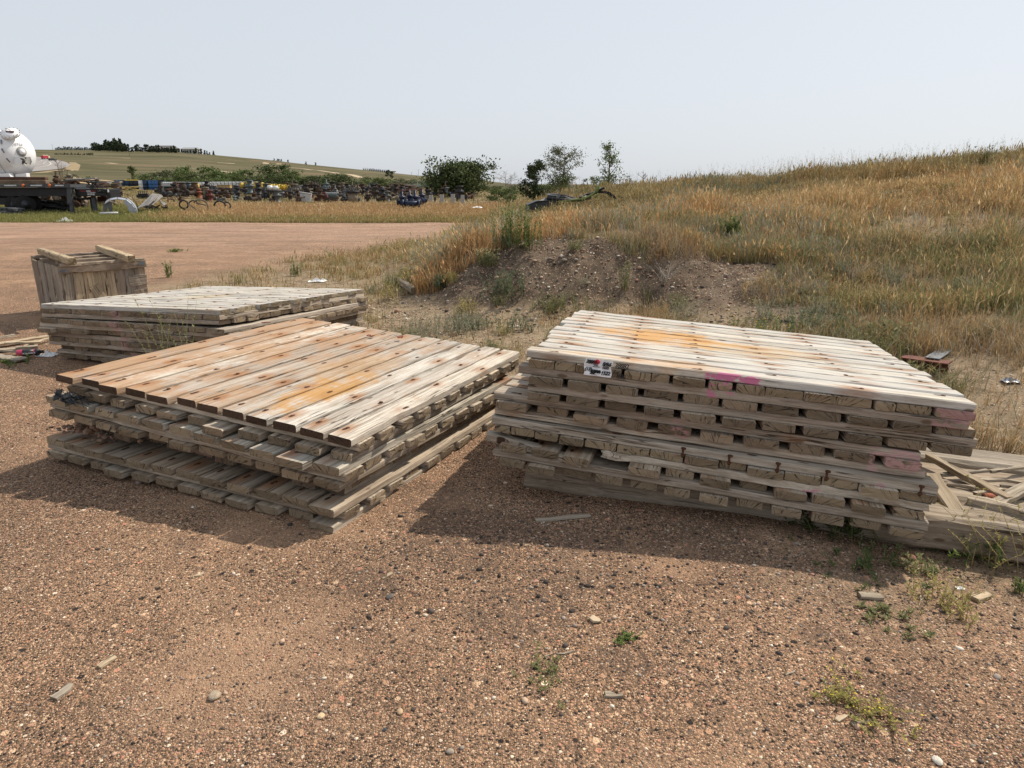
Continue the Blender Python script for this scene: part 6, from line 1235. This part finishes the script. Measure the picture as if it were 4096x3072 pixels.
def valve_f():
    a = MB(); rs = np.random.default_rng(9)
    for i in range(7): z_ = .05 + i * .07; a.tube([(-.6 + rs.uniform(-.2, .2), rs.uniform(-.3, .3), z_), (.6 + rs.uniform(-.2, .2), rs.uniform(-.3, .3), z_ + rs.uniform(-.04, .05))], rs.uniform(.03, .06), 6)
    return protoset([('pipe_bundle', a, R1_)])
VK = [(valve_a(), 'scrap_valve', 'scrap valve with a handwheel', 'valve_body'), (valve_b(), 'wellhead_spool', 'squat flanged wellhead spool', 'valve_body'), (valve_c(), 'flanged_valve', 'flanged valve lying on its side', 'valve_body'), (valve_d(), 'bent_pipe', 'bent pipe with an iron ring', 'bent_pipe'), (valve_e(), 'pump_head', 'blocky pump head with outlet flange', 'pump_body'), (valve_f(), 'pipe_pile', 'small pile of loose pipes', 'pipe_bundle')]
CM = [(R1_, 'rust brown'), (R2_, 'dark brown'), (R3_, 'grey'), (R4_, 'tan'), (R5_, 'blackish'), (R6_, 'teal'), (R8_, 'dull red')]
rj = random.Random(12)
def junk(px, Y, k, ci, zoff=0, s=1.0, zone='in the scrap heap'):
    pr_, nm, ds, mainp = VK[k]; cm, cn_ = CM[ci]; lab = cn_ + ' ' + ds + ' ' + zone; t = yard(px, Y, nm, lab, nm.replace('_', ' '), lab + ' (all alike)', rj.uniform(0, 6.28), zoff); t.scale = (s,) * 3; shared(pr_, t, {mainp: cm})
rw = [0, 1, 2, 3, 4, 5]
for i in range(300):
    px = 640 + 1250 * (i + rj.random()) / 300; ltop = np.interp(px, [640, 1000, 1400, 1900], [74, 70, 68, 62]); Y_ = 49.5 + (ltop - 49.5) * rj.random() ** .8
    zone = 'in the left scrap heap' if px < 1000 else ('in the middle scrap heap' if px < 1400 else 'in the right scrap heap')
    if px > 1640 and (Y_ < 56 or i % 2): continue
    junk(px, Y_, rj.choice([0, 0, 1, 1, 2, 2, 3, 4, 5]), rj.choice([0, 0, 1, 1, 1, 1, 2, 2, 3, 3, 4, 4, 4, 4] + ([5, 6] if i % 4 == 0 else [])), rj.choice([0, .0, .15, .35]) if 54 < Y_ < 66 else 0, rj.uniform(.6, 1.0) * (1 if Y_ > 56 else .9), zone)
for i in range(34):     # under and behind the trailer
    junk(150 + 290 * rj.random(), 43.5 + 8 * rj.random(), rj.choice([0, 1, 2, 3, 5]), rj.choice([0, 0, 3, 3, 2]), 0, rj.uniform(.6, .95), 'behind the trailer legs')
for i, (px, py) in enumerate([(1220, 752), (1238, 751), (1252, 752), (1262, 752), (1272, 754)]):
    p = at(px, py + 14, 58); t = empty('wheel_valve', p, R(20 + i * 9), 'dark valve with big round handwheel standing on the pipe rack', 'valve', 'wheel valves on the pipe rack'); shared(VK[0][0], t, {'valve_body': R2_}); t.scale = (.8,) * 3
p = at(1507, 782, 60); p.z = H(p.x, p.y); t = empty('stacked_wellhead', p, 0, 'tall stacked wellhead with ring cap rising above the right scrap heap', 'wellhead'); hh = pyz(763, 60) - p.z
MB().lathe([(0, 0), (.4, 0), (.4, .12), (.22, .2), (.22, hh * .5), (.38, hh * .52), (.38, hh * .58), (.2, hh * .6), (.2, hh * .7), (0, hh * .7)], 18).build('column', R4_, t); MB().lathe([(0, hh * .7), (.42, hh * .7), (.42, hh * .78), (.36, hh * .8), (.42, hh * .84), (.42, hh * .95), (.36, hh), (0, hh)], 18).build('ring_cap', R2_, t)
t = yard(1413, 50, 'drum_valve', 'pale drum shaped valve with a studded dark lid in the yard', 'valve'); t.scale = (1.1,) * 3; MB().lathe([(0, 0), (.3, 0), (.32, .62), (0, .62)], 18).build('body', R4_, t); w = MB(); w.lathe([(0, .62), (.42, .62), (.42, .74), (0, .74)], 18); [w.cyl((.36 * math.cos(k * .7), .36 * math.sin(k * .7), .6), (.36 * math.cos(k * .7), .36 * math.sin(k * .7), .9), .03, n=5) for k in range(9)]; w.build('studded_lid', R5_, t)
for i, (px, lab) in enumerate([(1610, 'navy blue valve, leftmost of the blue valve group by the lot'), (1640, 'navy blue valve standing second in the blue group'), (1662, 'navy blue valve third in the blue group'), (1690, 'navy blue valve at the right of the blue group')]):
    t = yard(px, 44 + (i % 2) * 1.0, 'blue_valve', lab, 'valve', None, R(25 * i), .1); t.scale = (1.05,) * 3; shared(VK[0][0], t, {'valve_body': R7_, 'handwheel': R8_})
t = yard(1645, 42.5, 'blue_fitting', 'navy blue cross fitting on two legs before the blue valves', 'fitting', None, 0, .35); mb = MB(); mb.cyl((-.45, 0, .1), (.45, 0, .1), .15, n=12); mb.cyl((-.5, 0, .1), (-.42, 0, .1), .24, n=14); mb.cyl((.42, 0, .1), (.5, 0, .1), .24, n=14); mb.build('cross_body', R7_, t); mb = MB(); mb.cyl((-.15, 0, 0), (-.15, 0, -.5), .04, n=6); mb.build('leg', R7_, t); MB().cyl((.15, 0, 0), (.15, 0, -.5), .04, n=6).build('leg', R7_, t)
# posts at the right end of the yard
M_POST = simple('pale_grey_post', (.34, .32, .31), .8, var=.1)
def vpost(px, t_, b_, Y, w, m_, nm, lab, cat='post', grp=None, dep=None):
    T_ = at(px, t_, Y); B_ = at(px, b_, Y); z0 = min(B_.z, H(T_.x, Y)) - .1; root = empty(nm, (T_.x, Y, z0), 0, lab, cat, grp); MB().box((0, 0, (T_.z - z0) / 2), (w, dep or w, T_.z - z0), bev=.01).build('post', m_, root); MB().box((0, 0, T_.z - z0 + .01), (w * .9, (dep or w) * .9, .02)).build('cap', m_, root)
for i, (px, tp) in enumerate([(1678, 783), (1723, 781), (1767, 779), (1811, 777), (1850, 781)]): vpost(px, tp, 838, 50, .24 if i in (0, 4) else .27, M_POST, 'grey_post', ['leftmost', 'second', 'middle', 'fourth', 'rightmost'][i] + ' of the five pale grey posts by the round tree', dep=.15)
for i, (px, tp) in enumerate([(1665, 785), (1706, 788), (1740, 790), (1829, 778), (1865, 780)]): vpost(px, tp, 835, 53, .15, R5_, 'black_post', ['black pipe post left of the leftmost grey post', 'black pipe post between the first two grey posts', 'short black pipe post behind the second grey post', 'black pipe post beside the fourth grey post', 'black pipe post right of the last grey post'][i])
vpost(1895, 780, 832, 50, .09, simple('wood_stake', (.24, .17, .10)), 'wooden_stake', 'thin wooden stake right of the black and grey posts')
p0 = at(1640, 826, 51.5); p1 = at(1868, 822, 51.5); tag(MB().tube([p0, p0.lerp(p1, .5), p1], .13, 10).build('long_pipe', simple('dark_brown_pipe', (.04, .03, .025))), 'long dark pipe lying behind the pale grey posts', 'pipe')
for i, (px, tp, b_) in enumerate([(1090, 782, 832), (1128, 786, 832), (1183, 774, 834), (1398, 776, 792), (1186, 742, 770), (1158, 752, 768)]): vpost(px, tp, b_, 52 if i < 3 else 58, .08 if i != 5 else .28, R3_, 'steel_stake', ['grey stake left of the red scrap in the yard', 'grey stake below the middle of the pipe rack', 'tall grey stake rising to the pipe rack', 'short stake at the right end of the pipe rack', 'thin pole with a lamp head above the pipe rack', 'grey block tower above the pipe rack'][i])
# white foam sheet, red scrap, hoops, deck arch, leaning boards, junk piles
t = yard(1225, 51, 'white_crate', 'crumpled white crate in front of the red scrap', 'crate', None, R(10)); MB().box((0, 0, .35), (.75, .5, .6), (0, .12, 0), bev=.04).build('crate_body', simple('dirty_white', (.45, .45, .44)), t); MB().box((0, 0, .68), (.85, .55, .05), (0, .16, 0)).build('rim', simple('dirty_white', (.45, .45, .44)), t)
t = yard(1258, 52, 'red_scrap', 'faded red iron scrap beside the white crate', 'scrap'); mb = MB(); [mb.box((random.uniform(-.6, .7), random.uniform(-.2, .2), random.uniform(.1, .6)), (random.uniform(.2, .7), .2, random.uniform(.1, .3)), (0, random.uniform(-.4, .4), 0), bev=.03) for _ in range(7)]; mb.build('red_iron', R8_, t)
t = yard(1085, 54, 'white_scrap', 'two rounded white plastic lumps in the scrap', 'plastic scrap', None, 0, .75); mb = MB(); mb.lathe([(0, 0), (.2, .03), (.24, .15), (.15, .3), (0, .32)], 12); mb.lathe([(0, 0), (.2, .03), (.24, .15), (.15, .28), (0, .3)], 12, Matrix.Translation((.42, 0, -.02))); mb.build('plastic_lumps', M_DWHT, t)
t = yard(905, 60, 'tan_box', 'tan cardboard coloured box on the scrap left of the yellow spools', 'box', None, 0, .5); MB().box((0, 0, .2), (1.0, .5, .35), bev=.02).build('box_body', simple('cardboard', (.42, .28, .12)), t); MB().box((0, 0, .39), (1.04, .54, .03)).build('lid', simple('cardboard', (.42, .28, .12)), t)
t = yard(1320, 53, 'teal_pump', 'teal and white pump frame in the middle scrap', 'pump', None, 0, .1); MB().box((0, 0, .3), (1.0, .3, .25), bev=.05).build('pump_body', R6_, t); MB().box((0, 0, .48), (1.3, .1, .06)).build('frame', M_DWHT, t)
t = yard(1005, 57, 'teal_valve', 'light teal painted valve under the yellow spools', 'valve', None, 1, .3); shared(VK[1][0], t, {'valve_body': R6_})
def hoop(px, py, Y, r, lab, a0=0, a1=2 * math.pi, m_=R2_, w=.035, rz=.4):
    c_ = at(px, py, Y); t = empty('iron_hoop', c_, rz, lab, 'hoop'); mb = MB(); pts = [(r * math.cos(a), .03 * math.sin(3 * a), r * math.sin(a)) for a in np.linspace(a0, a1, 18)]; mb.tube(pts, w, 5); mb.build('hoop', m_, t); mb = MB(); mb.tube([(0, 0, -r), (.02, 0, -r - (c_.z - r - H(c_.x, Y)) - .1)], .04, 5); mb.build('stand', m_, t)
hoop(735, 818, 40.5, .22, 'small iron coil at the left end of the scrap hoops in the dry grass', w=.05); hoop(802, 828, 40.5, .40, 'big tan iron hoop standing in the dry grass', -.9, 2.5, R4_, .05, .2); hoop(775, 822, 41, .26, 'dark curved iron band between the scrap hoops', .2, 2.8, R2_)
hoop(880, 826, 41, .30, 'dark arched iron band left of the pair right of the hoops', .1, 3.0, R5_, .05); hoop(905, 824, 41.3, .22, 'smaller dark iron arch, right of the pair', -.6, 2.2, R5_, .05)
for i, (a, b_, c_, d) in enumerate([(738, 830, 775, 858), (755, 815, 800, 850), (785, 812, 825, 820)]):
    mb = MB(); mb.tube([at(a, b_, 40.3), at(c_, d, 40.3)], .04, 5); tag(mb.build('iron_bar', R4_), ['straight iron bar slanting down from the small coil', 'long iron bar slanting across the hoops', 'short iron bar level above the big hoop'][i], 'iron bar')
# galvanised arched platform with railing
arE = empty('arched_platform', (0, 0, 0), 0, 'galvanised curved steel platform with thin railing at the trailer nose', 'platform')
M_GALV = simple('galvanised_steel', (.36, .39, .43), .45, .4, .2, 3); M_DG2 = simple('dark_sheet', (.12, .125, .13), .6)
arc = [(418, 815), (440, 800), (470, 795), (505, 800), (528, 818), (540, 835), (548, 852)]; arc2 = [(428, 797), (455, 789), (485, 789), (512, 794), (535, 810), (548, 830), (553, 846)]
A_ = [at(x_, y_, 38.6) for x_, y_ in arc]; B_ = [at(x_, y_, 39.6) for x_, y_ in arc2]; V = [tuple(p) for p in A_] + [tuple(p) for p in B_] + [tuple(p - Vector((0, 0, .03))) for p in A_] + [tuple(p - Vector((0, 0, .03))) for p in B_]; k = len(A_)
MB().add(V, [(i, i + 1, k + i + 1, k + i) for i in range(k - 1)] + [(2 * k + i, 3 * k + i, 3 * k + i + 1, 2 * k + i + 1) for i in range(k - 1)] + [(i, 2 * k + i, 2 * k + i + 1, i + 1) for i in range(k - 1)] + [(k + i, k + i + 1, 3 * k + i + 1, 3 * k + i) for i in range(k - 1)]).build('deck_sheet', M_GALV, arE)
mb = MB(); up = Vector((0, 0, .22)); mb.tube([p + up for p in B_], .014, 4); mb.tube([p + Vector((0, 0, .1)) for p in A_], .014, 4); [mb.tube([B_[i], B_[i] + up], .012, 4) for i in range(k)]; [mb.tube([A_[i], A_[i] + up * .45], .012, 4) for i in range(k)]; mb.build('railing', R2_, arE)
slab('side_sheet', [at(413, 815, 38.7), at(446, 808, 38.7), at(450, 850, 38.7), at(441, 853, 38.7), at(430, 825, 38.7), at(420, 855, 38.7), at(411, 852, 38.7)], .03, M_DG2, arE)
slab('skirt', [at(x_, y_, 38.62) for x_, y_ in [(505, 800), (528, 818), (540, 835), (548, 852)]] + [at(x_, y_, 38.62) for x_, y_ in [(540, 856), (520, 852), (508, 825), (492, 808)]], .02, M_GALV, arE)
gb = simple('grey_board', (.20, .19, .18), .9, var=.35, sc=5)
def sheetpx(lab, pts, Y0, Y1, nm='leaning_board', m_=gb, th=.04):
    P_ = [at(x_, y_, Y0 if i < len(pts) / 2 else Y1) for i, (x_, y_) in enumerate(pts)]; n_ = (P_[1] - P_[0]).cross(P_[2] - P_[0]).normalized() * th; k = len(P_)
    tag(MB().add([tuple(p) for p in P_] + [tuple(p + n_) for p in P_], [tuple(range(k))[::-1], tuple(range(k, 2 * k))] + [(i, (i + 1) % k, (i + 1) % k + k, i + k) for i in range(k)]).build(nm, m_), lab, 'board')
sheetpx('large grey sheet of boards sloping down to the left in the yard', [(550, 836), (592, 822), (638, 780), (612, 775)], 39.5, 42); sheetpx('grey sheet of boards behind, its ridge meeting the sloping one', [(585, 838), (610, 820), (652, 785), (640, 778)], 40.5, 43)
sheetpx('small triangular grey board leaning at the right of the board heap', [(636, 802), (652, 824), (668, 816)], 41, 41.6)
for i, (px, lab) in enumerate([(603, 'brown scrap wood under the sloping board sheets'), (625, 'brown rubble beside the triangular board')]):
    t = yard(px, 41.6, 'scrap_wood', lab, 'scrap wood'); mb = MB(); [mb.box((random.uniform(-.5, .5), random.uniform(-.3, .3), random.uniform(.05, .4)), (random.uniform(.3, .9), .1, .06), (random.uniform(-.4, .4), random.uniform(-.6, .6), random.uniform(0, 3))) for _ in range(12)]; mb.build('wood_pieces', R2_, t)
# lumber heap behind the trailer
for i in range(26):
    px = random.uniform(200, 420); Y_ = random.uniform(44, 50); top = np.interp(px, [200, 290, 340, 400, 420], [735, 712, 712, 722, 738]); z_ = at(px, random.uniform(top + 2, 750), Y_).z; a = Vector((gx(px, Y_, z_), Y_, z_)); L = random.uniform(1.2, 3.0); an = random.uniform(-.5, .5)
    mb = MB(); mb.box((0, 0, 0), (L, random.uniform(.2, .5), .07), (random.uniform(-.2, .2), random.uniform(-.15, .15), an)); tag(mb.build('scrap_plank', [dk_w, md_w, gb, simple('pale_plank', (.42, .32, .20), .9, var=.3)][i % 4]), 'scrap plank in the heap behind the trailer deck', 'plank', 'scrap planks heaped behind the trailer').location = a
for i in range(14): junk(random.uniform(210, 420), random.uniform(44, 49), rj.choice([0, 3, 5]), rj.choice([0, 1, 3]), random.uniform(.6, 1.5), .8, 'in the heap behind the trailer deck')
p = at(400, 853, 37); tag(MB().tube([p, p + Vector((.9, 0, .02))], .05, 8).build('white_pipe', M_DWHT), 'short white pipe on the grass before the trailer nose', 'pipe')
t = yard(505, 74, 'yellow_hose', 'tangled yellow hose on the ground before the drums', 'hose'); mb = MB(); rs = np.random.default_rng(4); [mb.tube([(rs.uniform(-1.6, 1.8), rs.uniform(-.5, .5), rs.uniform(0, .45)) for _ in range(5)], .05, 5) for _ in range(7)]; mb.build('hose', simple('dull_yellow', (.36, .27, .10)), t)
kdrum(478, 60, R2_, 'rusty drum with iron flanges on top left of the yellow hose', s=1.1); 
for i in range(5): t = yard(560 + i * 8, 56, 'small_black_valve', 'small black valve in the line of five by the board heap', 'valve', 'five small black valves in a line', 0, .05); t.scale = (.55,) * 3; shared(VK[0][0], t, {'valve_body': R5_})

# ------------------------------------------------------------------ crashed scrap on the mound crest
wr = empty('wrecked_machine', (0, 0, 0), 0, 'wrecked dark machine with lime green bars and black rubber bands in the dry grass', 'machine wreck')
YW = 20.0; W_ = lambda px, py, d=0.0: at(px, py, YW + d)
def pslab(name, pts, th, m_): slab(name, [W_(*p) for p in pts], th, m_, wr)
M_LIME = simple('lime_paint', (.16, .20, .06), .5, var=.2); M_RUB = simple('black_rubber', (.018, .018, .018), .7); M_CAR = simple('dark_panel', (.028, .03, .034), .45, spec=.4); M_GALP = simple('grey_panel', (.13, .135, .14), .5)
pslab('dark_panel', [(2112, 818, 0), (2112, 848, 0), (2225, 848, .1), (2225, 801, .1), (2150, 803, 0)], .5, M_CAR); pslab('roof_panel', [(2155, 802, .1), (2190, 788, .3), (2212, 796, .6), (2226, 801, .3)], .05, M_GALP)
pslab('bonnet_panel', [(2190, 772, .5), (2190, 780, .2), (2232, 783, .2), (2240, 775, .6)], .25, M_CAR); pslab('grey_plate', [(2224, 787, .1), (2236, 770, .1), (2244, 780, .1), (2232, 795, .1)], .03, M_GST)
mb = MB(); mb.tube([W_(2188, 790, .2), W_(2250, 800, .2), W_(2330, 800, .2)], .05, 6); mb.tube([W_(2200, 780, .4), W_(2260, 783, .4), W_(2310, 798, .3)], .04, 6); mb.tube([W_(2215, 800, .3), W_(2255, 790, .3), W_(2292, 802, .3)], .06, 6); mb.build('frame_tubes', R5_, wr)
mb = MB(); mb.tube([W_(2225, 808, 0), W_(2290, 800, 0), W_(2340, 795, 0), W_(2375, 775, 0), W_(2400, 752, .1)], [.02, .025, .035, .04, .02], 6); mb.tube([W_(2385, 770, -.05), W_(2392, 750, 0), W_(2396, 744, 0)], .05, 6); mb.tube([W_(2380, 790, -.1), W_(2394, 775, -.1)], .03, 6); mb.tube([W_(2325, 800, -.1), W_(2345, 788, -.1)], .05, 6); mb.build('green_bar', M_LIME, wr)
def band(name, pts, w, m_):
    P_ = [W_(*p) for p in pts]; V = []; n = len(P_)
    for i, p in enumerate(P_): t_ = (P_[min(i + 1, n - 1)] - P_[max(i - 1, 0)]).normalized(); nn = Vector((-t_.z, 0, t_.x)); V += [tuple(p + nn * w * .5), tuple(p - nn * w * .5), tuple(p - nn * w * .5 + Vector((0, .35, 0))), tuple(p + nn * w * .5 + Vector((0, .35, 0)))]
    F = [(i * 4 + j, i * 4 + (j + 1) % 4, (i + 1) * 4 + (j + 1) % 4, (i + 1) * 4 + j) for i in range(n - 1) for j in range(4)] + [(0, 3, 2, 1), (n * 4 - 4, n * 4 - 3, n * 4 - 2, n * 4 - 1)]; MB().add(V, F).build(name, m_, wr)
band('rubber_band', [(2345, 795), (2358, 785), (2372, 774), (2395, 768), (2420, 768), (2440, 774), (2456, 788), (2462, 800)], .07, M_RUB); band('rubber_band', [(2375, 774), (2395, 762), (2418, 752)], .055, M_RUB); band('rubber_band', [(2320, 792), (2345, 780), (2362, 776)], .05, M_RUB)
mb = MB(); [mb.box(tuple(W_(2320 + random.uniform(0, 40), 790 + random.uniform(-6, 4), random.uniform(0, .3))), (.12, .1, .05), (random.uniform(-1, 1), random.uniform(-1, 1), 0)) for _ in range(6)]; mb.build('pale_fragments', simple('pale_fragment', (.42, .36, .30)), wr)
# medium weed clumps spread over the slope and the weedy foot of it
rw_ = random.Random(21); wk = []
for i, (c_, st) in enumerate([(BL, (.2, .2, .12)), (G2, (.2, .2, .08)), (YG, (.36, .27, .14)), (SAGE[:2].tolist(), (.3, .28, .2))]):
    t = weed('weed_clump', 'x', 'weed clump', 0, 0, .26, 34, c_, .028, 20, .10, 400 + i, .6, pos=(0, 0, 0), stemc=st); wk.append(([(ch.name.split('.')[0], ch.data) for ch in t.children], ['grey green', 'dull green', 'straw yellow', 'pale sage'][i])); [bpy.data.objects.remove(ch) for ch in list(t.children)]; bpy.data.objects.remove(t)
for i in range(110):
    Y_ = 6.2 + 10 * rw_.random() ** 1.3; px = rw_.uniform(2750, 4200) if rw_.random() < .62 else rw_.uniform(1250, 2750)
    if px < 2750: Y_ = rw_.uniform(7.6, 12.5)
    x_ = gx(px, Y_, .3); 
    if (x_ < 3.2 and Y_ < 6.6) or float(lot_edge(np.array([x_]), np.array([Y_]))[0]) > .3: continue
    k = rw_.randrange(4); root = empty('weed_clump', (x_, Y_, H(x_, Y_)), rw_.uniform(0, 6), wk[k][1] + (' weed clump on the right slope' if px > 2750 else ' weed clump around the dirt bank'), 'weed clump', wk[k][1] + (' weed clumps on the right slope' if px > 2750 else ' weed clumps around the dirt bank')); s_ = rw_.uniform(.5, 1.25); root.scale = (s_, s_, s_)
    for nm, me in wk[k][0]: o = bpy.data.objects.new(nm, me); col.objects.link(o); o.parent = root
